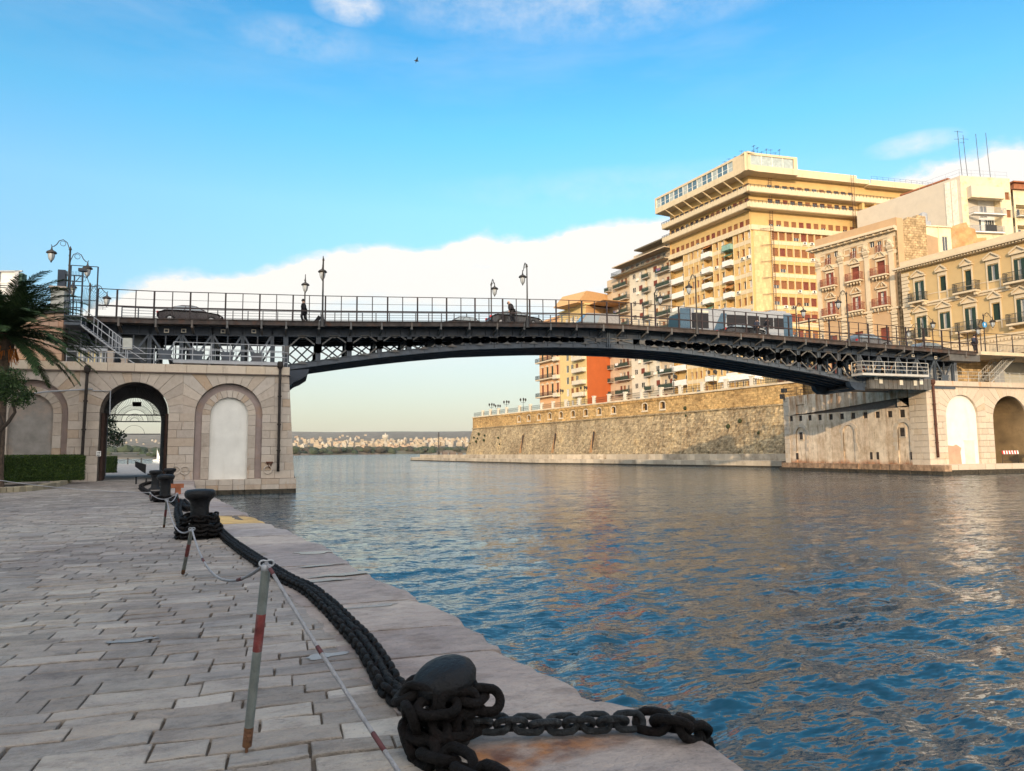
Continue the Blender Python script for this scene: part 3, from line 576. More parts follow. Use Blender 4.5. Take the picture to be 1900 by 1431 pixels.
LY = 50.3
def left_abutment():
    t = thing('bridge_abutment', 'large stone bridge abutment on the near quay with an open gateway and blind arches', 'bridge pier', (0, LY, 0)); M = wm(t)
    zc = 7.93; zt = 8.5; xr = lambda z: .16+(zc-z)*.067
    mb = MB(); A = [(-14.95, 2.05, 5.28, -17.3, -12.35, zc), (-9.2, 1.97, 5.32, -12.35, -6.4, zc), (-3.58, 2.08, 5.25, -6.4, -.75, zc)]
    cells = [(-19.4, 1, -17.3, 5.28), (-19.4, 5.28, -17.3, zc), (-17.3, 1, -17, 5.28), (-12.9, 1, -11.17, 5.32), (-7.23, 1, -5.66, 5.32), (-1.5, 1, .8, 5.25), (-.75, 5.25, .8, zc)]
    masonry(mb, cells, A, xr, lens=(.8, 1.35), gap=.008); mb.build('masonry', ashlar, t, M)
    # core behind the facing
    mb = MB(); mb.box((-19.4, .25, .4), (-17.01, 13.5, zc)); mb.box((-17.01, .85, .4), (-13.8, 13.5, zc)); mb.box((-13.8, .85, .4), (-12.9, 4, zc)); mb.box((-12.9, .25, .4), (-11.19, .8, zc)); mb.box((-13.8, .25, 7.35), (-7.2, 13.5, zc)); mb.box((-7.2, .25, .4), (-5.67, 13.5, zc)); mb.box((-5.67, .85, .4), (-1.49, 13.5, zc)); mb.box((-1.49, .25, .4), (.1, 13.5, zc))
    mb.spandrel(-9.2, 1.94, 5.32, -11.19, -7.2, 7.36, .27)
    for (c, r, z) in ((-14.95, 2.05, 5.28), (-3.58, 2.08, 5.25)):
        mb.spandrel(c, r, z, c-r-.02, c+r+.02, zc, .26)
        for s_ in (-1, 1): mb.face([(c+s_*r, .2, .9), (c+s_*r, .9, .9), (c+s_*r, .9, z), (c+s_*r, .2, z)])
    mb.build('core', coremat, t, M)
    mb = MB(); vault(mb, -9.2, 1.93, 5.32, .9, .0, 13.6, dx=-2.45); mb.build('gateway_vault', mat('dark_vault', (.05, .042, .04), scale=3, extra=coursed(.5, .3, (.3, .3, .3), .03, .8, 'yz')), t, M)  # whole passage lining in one very dark tone
    # blind arches: plastered recess, ring of stones, flat infill
    for (c, r, zs, pm, hw) in ((-3.58, 2.08, 5.22, plaster_white, 1.18), (-14.95, 2.05, 5.25, plaster_grey, 1.2)):
        mb = MB(); ro, ri = (1.66, hw)
        mb.wall(arch(c-r, .95, c+r, zs, 20), [arch(c-ro, .96, c+ro, zs-.02, 16)], y=.3, depth=.05); mb.build('recess_plaster', mat('mauve_plaster', (.31, .25, .235), var=.12, scale=1.4, stain=.75, stcol=(.42, .28, .19), stscale=.8), t, M)
        mb = MB(); n = 13
        for k in range(n):
            a0, a1 = math.pi*k/n+.006, math.pi*(k+1)/n-.006
            mb.prism([(c+ri*math.cos(a0), zs+ri*math.sin(a0)), (c+ro*math.cos(a0), zs+ro*math.sin(a0)), (c+ro*math.cos(a1), zs+ro*math.sin(a1)), (c+ri*math.cos(a1), zs+ri*math.sin(a1))], .12, .6, inset=.012)
        for s_ in (-1, 1):
            z = 1.0
            while z < zs-.1:
                zn = min(zs, z+random.uniform(.6, .9)); zn = zs if zs-zn < .3 else zn; xa, xb = sorted((c+s_*ri, c+s_*ro)); mb.prism([(xa, z+.006), (xb, z+.006), (xb, zn-.006), (xa, zn-.006)], .12, .6, inset=.012); z = zn
        mb.build('inner_arch', ashlar, t, M)
        mb = MB(); mb.prism(arch(c-ri-.01, .95, c+ri+.01, zs, 20), .32, .5)
        mb.build('infill_panel', pm if pm is plaster_white else mat('patched_plaster', (.25, .235, .22), var=.2, scale=1.6, stain=.95, stcol=(.42, .32, .26), stscale=.45), t, M)
    mb = MB(); x = -19.4
    while x < .1: xn = min(.2, x+random.uniform(1.0, 1.8)); xn = .2 if .2-xn < .5 else xn; mb.prism([(x+.008, zc+.04), (xn-.008, zc+.04), (xn-.008, zt), (x+.008, zt)], -.12, .8, inset=.015); x = xn
    mb.build('coping', pale_ashlar, t, M)
    mb = MB(); mb.box((-19.4, -.19, zc-.03), (.24, .3, zc+.04)); mb.build('string_course', mat('dark_stringcourse', (.13, .10, .085)), t, M)
    mb = MB(); mb.box((-19.4, .3, zc), (.18, 13.5, zt-.06)); mb.build('deck_slab', ashlar, t, M)
    mb = MB(); x = -5.95
    while x < .7:
        xn = min(.76, x+random.uniform(.7, 1.3)); xn = .76 if .76-xn < .4 else xn
        for (z0, z1, y0, tt) in ((.62, .98, -.42, None), (.3, .61, -.44, None), (-.8, .29, -.47, None)): mb.prism([(x+.008, z0), (xn-.008, z0), (xn-.008, z1), (x+.008, z1)], y0+random.uniform(-.02, .02), .5, m=1 if z0 < 0 else 0, inset=.02)
        x = xn
    mb.box((-5.9, .4, -.8), (.72, 13.6, .96), 1)
    mb.build('plinth', [ashlar, mat('wet_algae_stone', (.05, .042, .03), var=.5, scale=5, bump=1)], t, M)
    # gates and fan grilles
    gy = 2.0
    for (x0, x1, nm) in ((-11.12, -11.0, 'door_leaf'), (-7.4, -7.28, 'door_leaf')):
        mb = MB()
        for k in range(9): o_ = -.18*k*.33; mb.box((x0-.02+o_, .4+k*.33, 1.05), (x1+.02+o_, .70+k*.33, 5.3))
        mb.build(nm, deadwood, t, M)
    for (yy, z) in ((2.0, 5.28), (12.8, 5.3)):
        mb = MB()
        gc = -9.2-.1815*yy
        mb.tube([(gc-1.9, yy, z), (gc+1.9, yy, z)], .045, 6); n = 44 if yy > 5 else 56; a, b = (.95, 1.9) if yy > 5 else (1.15, 1.9)
        for k in range(n+1): an = math.pi*k/n; mb.tube([(gc+a*math.cos(an), yy, z+a*math.sin(an)), (gc+b*math.cos(an), yy, z+b*math.sin(an))], .014 if yy > 5 else .02, 4)
        for rr in ((.95, 1.35, .62, .3) if yy > 5 else (1.15, 1.88)): mb.tube([(gc+rr*math.cos(math.pi*k/24), yy, z+rr*math.sin(math.pi*k/24)) for k in range(25)], .018, 4)
        if yy > 5:
            for k in range(13): an = math.pi*k/12; mb.tube([(gc+.3*math.cos(an), yy, z+.3*math.sin(an)), (gc+.62*math.cos(an), yy, z+.62*math.sin(an))], .012, 4)
            mb.tube([(gc-1.9, yy, z-1.0), (gc+1.9, yy, z-1.0)], .035, 6); mb.tube([(gc+.75*math.cos(math.pi*k/16), yy, z-1.0+.7*math.sin(math.pi*k/16)) for k in range(17)], .014, 4)
        mb.build('fan_grille', darkiron, t, M)
    mb = MB(); mb.box((-11.5, 11.6, 6.45), (-10.9, 11.8, 6.8)); mb.build('ceiling_lamp', darkiron, t, M)
    # rings on the wall
    for (px, py) in ((326, 873), (343, 873), (497, 872)):
        mb = MB(); p = aty(px, py, LY-.1); mb.torus(Matrix.Translation((p[0], -.1, p[2]))@Matrix.Rotation(R(90), 4, 'X'), .26, .26, .04, 14, 6); mb.build('carved_ring', ashlar, t, M)
    p = aty(500, 860, LY); mb = MB(); mb.box((p[0]-.22, -.16, p[2]), (p[0]+.22, 0, p[2]+.12)); mb.tube([(p[0]-.12, -.1, p[2]), (p[0], -.12, p[2]-.3), (p[0]+.12, -.1, p[2])], .04); mb.build('iron_anchor_plate', rustpipe, t, M)
    # small arrow sign on the open door
    s_ = aty(183, 842, LY-.12); st = thing('arrow_sign', 'small white sign with an arrow at the left door of the gateway', 'sign', (s_[0], LY-.12, s_[2]))
    mb = MB(); mb.box((-.13, -.02, -.16), (.13, .0, .16)); mb.build('plate', mat('sign_white', (.75, .75, .73), bump=0), st)
    mb = MB(); mb.prism([(-.09, .02), (.03, .02), (.03, -.02), (.1, .05), (.03, .12), (.03, .08), (-.09, .08)], -.025, -.019); mb.box((-.1, -.025, -.12), (.1, -.019, -.06)); mb.build('arrow', darkiron, st)
    # rail along the top edge
    rt_ = thing('edge_railing', 'grey three-rail railing along the top edge of the near abutment', 'railing', (-13, LY, zt))
    mb = MB(); railing(mb, [(-13.2, LY+.15, zt), (0.05, LY+.15, zt), (.05, LY+3, zt)], 1.02, every=1.75); mb.build('rails', rail_grey, rt_, Matrix.Identity(4))
    for (a, lab) in (((162, 690, 150, 886), 'dark rusty drainpipe between the blind arch and the gateway'), ((520, 682, 516, 875), 'dark rusty drainpipe at the water end of the near abutment')):
        p = aty(a[0], a[1], LY-.22); q = aty(a[2], a[3], LY-.22); drainpipe('drainpipe', lab, [tuple(p+(q-p)*k/6) for k in range(7)])
    mb = MB(); p = aty(172, 722, LY-.1); q = aty(0, 738, LY-.6)
    mb.tube([tuple(q), tuple((p+q)/2+np.array([0, 0, .1])), tuple(p)], .05, 6); mb.tube([tuple(p+np.array([.0, 0, -.1])), tuple(p+np.array([1.0, 0, -.12])), tuple(p+np.array([1.02, 0, -1.6]))], .035, 5)
    mb.build('cable_conduit', rail_grey, None, label='pale pipe running along the abutment wall behind the palm', cat='pipe')
left_abutment()

RX, RY = 61.2, 54.6; YL = 21.3
def right_abutment():
    t = thing('bridge_abutment', 'long stone and plaster bridge abutment on the far bank with square holes and rust', 'bridge pier', (RX, RY, 0))
    fr = Fr((RX, RY), (RX+22, RY)); M = fr.M; zt = 9.4; zc = 8.85
    def AR(pl, pr, ptop, pbase, ys): a = fr.U(pl, ys); b = fr.U(pr, ys); return a, b
    a0, b0 = fr.U(1756, 790), fr.U(1816, 790); c1 = (a0+b0)/2; r1 = (b0-a0)/2; top1 = fr.uz(1785, 733)[1]; s1 = top1-r1
    a2, top2 = fr.U(1843, 790), fr.uz(1876, 735)[1]; r2 = r1*1.12; c2 = a2+r2; s2 = top2-r2
    m12 = (b0+a2)/2
    mb = MB(); xr = lambda z: 1e3
    arches = [(c1, r1, s1, (0+a0)/2+.3, m12, zc), (c2, r2, s2, m12, c2+r2+.7, zc)]
    cells = [(.0, .9, a0, s1), (0, s1, (0+a0)/2+.3, zc), (b0, .9, a2, s1), (c2+r2, .9, c2+r2+1.4, s2), (c2+r2+.7, s2, 22, zc), (c2+r2+1.4, .9, 22, s2)]
    masonry(mb, cells, arches, None, ch=.62, lens=(.7, 1.2)); mb.build('masonry', pale_ashlar, t, M)
    mb = MB(); mb.box((.3, .3, .3), (a0-.02, YL-.4, zc)); mb.box((a0-.02, .9, .3), (b0+.02, YL-.4, zc)); mb.box((b0+.02, .3, .3), (a2, YL-.4, zc)); mb.box((a2, 7.5, .3), (c2+r2, YL-.4, zc)); mb.box((a2, .3, top2+.02), (c2+r2, 8, zc)); mb.box((c2+r2, .3, .3), (22, YL-.4, zc))
    mb.spandrel(c1, r1, s1, a0-.03, b0+.03, zc, .28)
    mb.spandrel(c2, r2-.02, s2, a2, c2+r2, zc, .28)
    mb.build('core', coremat, t, M)
    mb = MB(); vault(mb, c2, r2-.03, s2, .8, .1, 7.5)
    mb.wall(rect(a2, .8, c2+r2, top2), [arch(c2-r2*.55, .85, c2+r2*.45, 4.0, 12)], y=7.4, depth=.6); mb.build('gateway_vault', mat('vault_ochre', (.28, .20, .11), stain=.8, stcol=(.08, .06, .04), stscale=.5), t, M)
    mb = MB(); mb.prism(arch(c1-r1, .9, c1+r1, s1, 20), .22, .6); mb.build('infill_panel', plaster_white, t, M)
    # the door and the bare patch at the foot of the infill
    q = [fr.uz(x, y) for x, y in ((1759, 826), (1789, 855), (1793, 819), (1813, 855))]
    mb = MB(); mb.prism([(q[0][0], .95), (q[1][0]-.1, .95), (q[1][0]-.2, 2.2), (q[1][0]-.05, q[0][1]-.3), (q[1][0]-.7, q[0][1]+.05), (q[0][0]+.9, q[0][1]-.1), (q[0][0], q[0][1])], .17, .4); mb.build('bare_plaster_patch', mat('pink_plaster', (.46, .30, .21), var=.1), t, M)
    mb = MB(); mb.box((q[2][0], .18, .95), (q[3][0], .4, q[2][1])); mb.box((q[2][0]-.1, .16, q[2][1]), (q[3][0]+.1, .4, q[2][1]+.12)); mb.build('door', mat('cream_door', (.66, .62, .53), var=.06, stain=.3, stcol=(.3, .2, .1)), t, M)
    # coping
    mb = MB(); x = -.12
    while x < 22: xn = min(22, x+random.uniform(1.1, 1.9)); mb.prism([(x+.008, zc+.04), (xn-.008, zc+.04), (xn-.008, zt), (x+.008, zt)], -.14, .9, inset=.015); x = xn
    mb.build('coping', pale_ashlar, t, M)
    mb = MB(); mb.box((-.2, -.2, zc-.04), (22, .4, zc+.04)); mb.build('string_course', mat('dark_stringcourse', (.13, .10, .085)), t, M)
    # plinth and the quay ledge in front
    pm = [pale_ashlar, MATS['wet_algae_stone']]
    mb = MB(); x = -.5
    while x < 26:
        xn = x+random.uniform(.9, 1.6); mb.prism([(x+.01, .45), (xn-.01, .45), (xn-.01, .98), (x+.01, .98)], -1.6+random.uniform(-.03, .03), .3, inset=.02); mb.prism([(x+.01, -.8), (xn-.01, -.8), (xn-.01, .44), (x+.01, .44)], -1.75+random.uniform(-.06, .06), .3, m=1, inset=.04); x = xn
    mb.box((-.4, -1.5, -.8), (26, .3, .94)); mb.build('plinth', pm, t, M)
    # side towards the canal
    f2 = Fr((RX, RY+YL), (RX, RY)); M2 = f2.M; Lw = f2.L
    us = lambda px, py: f2.uz(px, py)
    holes = []; 
    hx = [1468, 1485, 1502.5, 1521, 1541.5, 1562, 1583, 1605.5, 1628, 1651]
    for k, px in enumerate(hx): u, z = us(px, 777-(px-1468)*.045); holes.append(rect(u-.3, z-.34, u+.3, z+.34))
    u, z = us(1674, 767.5); holes.append(rect(u-.33, z-.4, u+.33, z+.4)); u, z = us(1698, 767); holes.append(rect(u-.33, z-.4, u+.33, z+.4))
    niches = []
    for (pl, pr, pt, pb) in ((1476, 1494, 793, 866), (1563, 1584, 789, 866), (1664, 1686.5, 784, 868)):
        a, z1 = us(pl, pt); b, _ = us(pr, pt); niches.append(arch(a, 1.0, b, z1-(b-a)/2, 12))
    rects = [rect(us(1477, 765)[0], us(1477, 769)[1], us(1493, 765)[0], us(1493, 750)[1]), rect(us(1665, 755)[0], us(1665, 758)[1], us(1689, 755)[0], us(1689, 737)[1])]
    uS = us(1690, 800)[0]
    mb = MB(); zA = max(n_[2][1]+(n_[1][0]-n_[0][0])/2 for n_ in niches)+.04; zB = max(h[2][1] for h in holes)+.03; mb.wall(rect(.9, .85, uS, zA), niches, y=0, depth=.14, t=.5); mb.wall(rect(.9, zA, uS, zB), [h for h in holes[:11] if h[0][1] > zA], y=0, depth=.14, t=.5); mb.wall(rect(.9, zB, uS, zc+.45), [rect(r_[0][0], max(zB+.15, min(r_[0][1], r_[2][1])), r_[1][0], min(zc+.1, max(r_[0][1], r_[2][1]))) for r_ in rects], y=0, depth=.14, t=.5); 
    for h in niches+rects: mb.prism(h, .12, .3, m=0)
    def rustx(t_, c, tc, noise):
        sp = t_.nodes.new('ShaderNodeSeparateXYZ'); t_.links.new(tc.outputs['Object'], sp.inputs[0])
        st = noise(1.0, m3=(1.4, 1.4, .09), d=6, rg=.7)
        top = mth('DIVIDE', mth('SUBTRACT', sp.outputs[2], 6.2, tree=t_), 2.8, clamp=True, tree=t_)
        f = mth('MULTIPLY', ramp(t_, st, [(.42, (0, 0, 0)), (.60, (1, 1, 1))]), mth('MULTIPLY_ADD', top, .8, .2, tree=t_), tree=t_); c = mixc(t_, f, c, (.34, .15, .045))
        low = mth('DIVIDE', mth('SUBTRACT', mth('MULTIPLY_ADD', noise(.9, m3=(1, 1, .4)), 1.3, .75, tree=t_), sp.outputs[2], tree=t_), .5, clamp=True, tree=t_)
        c = mixc(t_, mth('MULTIPLY', low, .75, tree=t_), c, ramp(t_, noise(1.7), [(.35, (.10, .03, .015)), (.55, (.42, .13, .03)), (.7, (.30, .17, .08))]))
        b_ = ramp(t_, noise(.5, d=9, rg=.78), [(.44, (1, 1, 1)), (.6, (.66, .60, .52))]); c = mixc(t_, .8, c, b_, 'MULTIPLY')
        s2_ = ramp(t_, noise(2.2, m3=(1.5, 1.5, .2), d=8, rg=.75), [(.52, (1, 1, 1)), (.66, (.30, .24, .19))]); return mixc(t_, .75, c, s2_, 'MULTIPLY')
    conc = mat('weathered_concrete', (.74, .62, .48), var=.12, scale=1.6, bump=.7, bscale=7, extra=rustx)
    mb.build('canal_wall', conc, t, M2)
    mb = MB(); mb.box((.9, .35, .3), (Lw-.5, 6, zc)); mb.build('core', coremat, t, M2)
    mb = MB()
    for h in holes: cx_ = (h[0][0]+h[1][0])/2; mb.box((h[0][0], .1, h[0][1]), (h[1][0], .34, h[2][1]), 0)
    for (px, py) in ((1486, 809), (1674, 802)): u, z = us(px, py); mb.box((u-.3, .05, z-.45), (u+.3, .118, z+.45))
    mb.build('dark_hole_fill', mat('hole_dark', (.045, .035, .03), var=.5), t, M2)  # dark blocks fill the holes, their inner shade put into the colour
    mb = MB(); u, z = us(1486, 809)
    for (px, py) in ((1486, 809), (1674, 802)):
        u, z = us(px, py)
        for (a, b, c_, d_) in ((-.42, -.56, .42, -.45), (-.42, .45, .42, .56), (-.42, -.45, -.3, .45), (.3, -.45, .42, .45)): mb.box((u+a, .02, z+b), (u+c_, .13, z+d_))
    mb.build('hole_frame', pale_ashlar, t, M2)
    for n_ in niches:                                               # rough stone surrounds
        mb = MB()
        a, b = n_[0][0], n_[1][0]; c = (a+b)/2; r = (b-a)/2; zs = n_[2][1]
        for k in range(9):
            a0, a1 = math.pi*k/9, math.pi*(k+1)/9; ro = r+random.uniform(.3, .55)
            mb.prism([(c+r*math.cos(a0), zs+r*math.sin(a0)), (c+ro*math.cos(a0), zs+ro*math.sin(a0)), (c+ro*math.cos(a1), zs+ro*math.sin(a1)), (c+r*math.cos(a1), zs+r*math.sin(a1))], -.035, .1, inset=.015)
        for s_ in (-1, 1):
            z = 2.4
            while z < zs-.1: zn = min(zs, z+random.uniform(.35, .5)); e = r+random.uniform(.25, .65); xa, xb = sorted((c+s_*r, c+s_*e)); mb.prism([(xa, z), (xb, z), (xb, zn), (xa, zn)], -.035, .1, inset=.015); z = zn
        mb.build('niche_surround', pale_ashlar, t, M2)
    mb = MB(); masonry(mb, [(-.1, .9, .9, zt-.1)], [], ch=.6, lens=(.6, .9)); mb.build('quoins', pale_ashlar, t, M2); mb = MB(); masonry(mb, [(uS, .9, Lw+.05, zc)], [], lambda z: Lw+.04, ch=.62, lens=(.7, 1.2)); mb.build('quoins', pale_ashlar, t, M2)
    mb = MB(); mb.box((us(1712, 710)[0], -.1, zc+.04), (Lw+.1, .8, zt)); mb.build('coping', pale_ashlar, t, M2)
    mb = MB(); x = -.4
    while x < Lw+1.6:
        xn = x+random.uniform(.9, 1.6); mb.prism([(x, .35), (xn, .35), (xn, .95), (x, .95)], -.55+random.uniform(-.1, .1), .3, m=0, inset=.03); mb.prism([(x, -.8), (xn, -.8), (xn, .34), (x, .34)], -.8+random.uniform(-.1, .1), .3, m=1, inset=.04); x = xn
    mb.build('plinth', [mat('rusty_footing', (.30, .20, .13), var=.6, scale=1.4, bump=.8, stain=.8, stcol=(.06, .03, .02), stscale=1.0), MATS['wet_algae_stone']], t, M2)
    # rusted holes near the waterline
    for (px, py) in ((1617, 845), (1629, 845), (1692, 845), (1703, 845), (1479, 846)): u, z = us(px, py); mb = MB(); mb.box((u-.16, -.03, z-.45), (u+.16, .1, z+.35)); mb.build('scupper', mat('hole_dark', (.045, .035, .03)), t, M2)
    # stone seen on the deck above: floor slab
    mb = MB(); mb.box((.2, .4, zc), (22, YL-.1, zt-.05)); mb.build('deck_slab', pale_ashlar, t, M)
    rr = thing('edge_railing', 'white three-rail railing along the top edge of the far abutment', 'railing', (RX, RY, zt))
    mb = MB(); railing(mb, [(RX+.1, RY+3.2, zt), (RX+.1, RY+.15, zt), (RX+22, RY+.15, zt)], 1.05, every=1.5, r=.025); mb.build('rails', rail_white, rr, Matrix.Identity(4))
    rr = thing('corner_railing', 'short thin railing with a dark floodlight at the canal end of the far abutment', 'railing', (RX, RY+24, zt))
    mb = MB(); railing(mb, [(RX+.2, RY+YL-.2, zt-.1), (RX+.2, RY+17, zt-.1)], 1.1, r=.02, every=2); railing(mb, [(RX+.2, RY+YL-.2, zt-.1), (RX+7, RY+YL-.2, zt-.1)], 1.1, r=.02, every=2); mb.build('rails', darkiron, rr, Matrix.Identity(4))
    mb = MB(); mb.box((RX-.3, RY+YL-.5, zt+.5), (RX+.2, RY+YL+.1, zt+1.05)); mb.box((RX-.6, RY+YL-.4, zt-.3), (RX-.1, RY+YL, zt+.3)); mb.build('floodlight', darkiron, rr, Matrix.Identity(4))
    p = aty(1731, 712, RY-.25); q = aty(1741, 849, RY-.25); drainpipe('drainpipe', 'long rusty drainpipe down the corner of the far abutment', [tuple(p+(q-p)*k/6) for k in range(7)], .12, .24, rustpipe)
    # barrier with red and white tape, and a rusty bollard
    b0_ = fr.uz(1872, 852, -.6); 
    bt = thing('crowd_barrier', 'crowd barrier with red and white striped board in front of the far gateway', 'barrier', fr.w(b0_[0]-.9, -.6, .98))
    mb = MB(); mb.tube([(0, 0, 0), (0, 0, 1.1), (2.2, 0, 1.1), (2.2, 0, 0)], .03, 6); mb.tube([(0, 0, .25), (2.2, 0, .25)], .025, 6)
    for k in range(12): mb.tube([(.18+k*.17, 0, .25), (.18+k*.17, 0, 1.1)], .012, 4)
    mb.build('frame', darkiron, bt)
    mb = MB()
    for k in range(12): mb.prism([(k*.19, .95), (k*.19+.19, .95), (k*.19+.11, 1.3), (k*.19-.08, 1.3)], -.05, -.02, m=k % 2)
    mb.build('striped_board', [mat('tape_red', (.55, .04, .03), bump=0), mat('sign_white', (.75, .75, .73))], bt)
    bp_ = fr.w(fr.U(1893, 850), -1.1, .97); bt = thing('bollard', 'rusty iron bollard beside the striped barrier on the far quay', 'bollard', bp_)
    mb = MB(); mb.lathe([(.5, 0), (.42, .1), (.3, .3), (.28, .9), (.42, 1.1), (.45, 1.25), (.3, 1.38), (.01, 1.42)], n=16); mb.build('post', rustpipe, bt, smooth=True)
right_abutment()

# ================================================================== THE SWING BRIDGE
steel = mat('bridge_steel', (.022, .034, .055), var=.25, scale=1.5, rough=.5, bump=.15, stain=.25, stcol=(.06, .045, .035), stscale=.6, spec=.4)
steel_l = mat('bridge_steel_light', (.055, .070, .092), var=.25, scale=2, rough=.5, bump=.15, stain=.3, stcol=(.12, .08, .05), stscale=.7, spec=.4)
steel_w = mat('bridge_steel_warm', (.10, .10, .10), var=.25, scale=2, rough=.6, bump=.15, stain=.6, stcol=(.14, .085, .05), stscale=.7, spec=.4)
rustrail = mat('brown_rail_paint', (.026, .016, .017), var=.35, scale=3, rough=.6, bump=.1, spec=.4)
fascia_m = mat('rusty_fascia', (.055, .045, .042), var=.4, scale=2.5, rough=.8, stain=.8, stcol=(.10, .045, .025), stscale=1.5)
asph = mat('road_asphalt', (.05, .05, .05), scale=20)
def zd(x): return float(np.interp(x, [-20, -9, 2.5, 9, 15, 21, 25, 28, 34.7, 41, 47.4, 57, 67.6, 90], [11.9, 11.97, 12.32, 12.6, 12.87, 13.1, 13.2, 13.22, 13.13, 12.97, 12.78, 12.53, 12.25, 12.2]))
def zb(x): return float(np.interp(x, [-.5, 2.62, 4.52, 6.84, 9.73, 13.47, 17.42, 20.87, 24.79, 28.2, 32.5, 36.49, 41.51, 48.2, 52.9], [8.75, 9.30, 9.63, 10.0, 10.4, 10.84, 11.12, 11.32, 11.42, 11.42, 11.3, 11.0, 10.46, 9.7, 8.9]))
VX = [-.1, 2.23]+[4.53+2.29*k for k in range(9)]+[25.3, 27.1]+[29.44+2.345*k for k in range(11)]
def bridge():
    t = thing('swing_bridge', 'long dark steel arched swing bridge crossing the canal', 'bridge', (0, 54.6, 12.3)); M = Matrix.Identity(4)
    Y0, Y1 = 54.6, 59.4
    xs = list(np.arange(-13.6, 67.61, 1.15)); 
    # deck
    mb = MB()
    for a, b in zip(xs[:-1], xs[1:]):
        za, zb_ = zd(a), zd(b); v = [(a, 53.55, za-.02), (b, 53.55, zb_-.02), (b, 60.75, zb_-.02), (a, 60.75, za-.02)]
        mb.face([(p[0], p[1], p[2]+.02) for p in v]); mb.face([(p[0], p[1], p[2]-.26) for p in v][::-1])
    mb.build('deck', asph, t, M)
    for y, nm in ((53.5, 1), (60.8, -1)):
        mb = MB()
        for a, b in zip(xs[:-1], xs[1:]):
            for (ya, yb, d0, d1) in ((y-.05, y+.05, .02, -.3), (y-.12*nm if nm > 0 else y, y+.12 if nm < 0 else y, .06, .02)):
                A_ = [(a, ya, zd(a)+d1), (a, yb, zd(a)+d1), (a, yb, zd(a)+d0), (a, ya, zd(a)+d0)]; B_ = [(b, ya, zd(b)+d1), (b, yb, zd(b)+d1), (b, yb, zd(b)+d0), (b, ya, zd(b)+d0)]
                for q in range(4): mb.face([A_[q], B_[q], B_[(q+1) % 4], A_[(q+1) % 4]])
        mb.build('deck_edge', fascia_m, t, M)
    def ribbon(mb, x0, x1, y, th, f0_, f1_, step=1.15, m=0):
        n = max(1, round((x1-x0)/step)); X = [x0+(x1-x0)*k/n for k in range(n+1)]
        for a, b in zip(X[:-1], X[1:]):
            v = [(a, y, f0_(a)), (b, y, f0_(b)), (b, y, f1_(b)), (a, y, f1_(a))]; w = [(p[0], y+th, p[2]) for p in v]
            mb.face(v, m); mb.face(w[::-1], m); mb.face([v[3], v[2], w[2], w[3]], m); mb.face([v[0], w[0], w[1], v[1]], m)
        for q, e in ((X[0], -1), (X[-1], 1)):
            v = [(q, y, f0_(q)), (q, y+th, f0_(q)), (q, y+th, f1_(q)), (q, y, f1_(q))]; mb.face(v if e > 0 else v[::-1], m)
    low = lambda x: zb(x) if -.2 < x < 53.4 else (8.95 if x <= -.2 else 8.95)
    for gi, y in enumerate((Y0, Y1)):
        o = -.11
        mb = MB(); ribbon(mb, -13.5, 67.3, y, .1, lambda x: zd(x)-.88, lambda x: zd(x)-.28); ribbon(mb, -13.5, 67.3, y-.12, .34, lambda x: zd(x)-.94, lambda x: zd(x)-.88)
        x = -13.4
        while x < 67: mb.box((x-.03, y-.1, zd(x)-.88), (x+.03, y+.2, zd(x)-.28)); x += 1.15
        mb.build('web_girder', steel, t, M)
        mb = MB(); ribbon(mb, -.2, 53.3, y, .1, lambda x: zb(x), lambda x: zb(x)+.34); ribbon(mb, -.2, 53.3, y-.14, .4, lambda x: zb(x)-.05, lambda x: zb(x)); ribbon(mb, -.2, 53.3, y-.06, .22, lambda x: zb(x)+.34, lambda x: zb(x)+.38)
        x = 0
        while x < 53: mb.box((x-.025, y-.08, zb(x)), (x+.025, y, zb(x)+.34)); x += 1.15
        mb.build('bottom_chord', steel_l, t, M)
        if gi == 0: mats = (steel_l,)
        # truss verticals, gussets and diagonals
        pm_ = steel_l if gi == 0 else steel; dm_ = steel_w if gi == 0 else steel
        for k, x in enumerate(VX):
            V = MB()
            z0, z1 = zb(x)+.3, zd(x)-.88
            if z1-z0 < .25: continue
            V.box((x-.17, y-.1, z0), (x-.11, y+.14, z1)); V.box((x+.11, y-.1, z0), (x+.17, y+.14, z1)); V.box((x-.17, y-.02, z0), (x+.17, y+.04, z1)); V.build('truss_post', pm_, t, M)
        for k in range(len(VX)-1):
            a, b = VX[k], VX[k+1]; mxx = (a+b)/2
            if 24.5 < mxx < 29: continue
            D_ = MB()
            for e, s_ in ((a, 1), (b, -1)):
                z0, z1 = zb(e)+.34, zd(e)-.9; zm = (z0+z1)/2; dp = z1-z0
                zt, zl = zd(mxx)-.93, zb(mxx)+.36
                if dp > .2:
                    hx_ = min(abs(mxx-e)-.12, dp*.62); xq = e+s_*hx_; D_.bar((e+.1*s_, y-.06, zm+min(.16, dp*.12)), (xq, y-.06, zd(xq)-.92), .1, .1); D_.bar((e+.1*s_, y-.06, zm-min(.16, dp*.12)), (xq, y-.06, zb(xq)+.36), .1, .1)
                    g = min(.34, dp*.28); D_.prism([(e-.26, zm-g), (e+.26, zm-g), (e+.26, zm+g), (e-.26, zm+g)], y-.13, y-.10)
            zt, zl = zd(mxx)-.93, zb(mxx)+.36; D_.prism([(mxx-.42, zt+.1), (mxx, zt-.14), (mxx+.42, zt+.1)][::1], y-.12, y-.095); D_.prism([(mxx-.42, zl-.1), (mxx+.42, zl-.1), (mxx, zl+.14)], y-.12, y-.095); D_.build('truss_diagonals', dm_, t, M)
        # solid plates where the two arms meet
        V, D_ = MB(), MB()
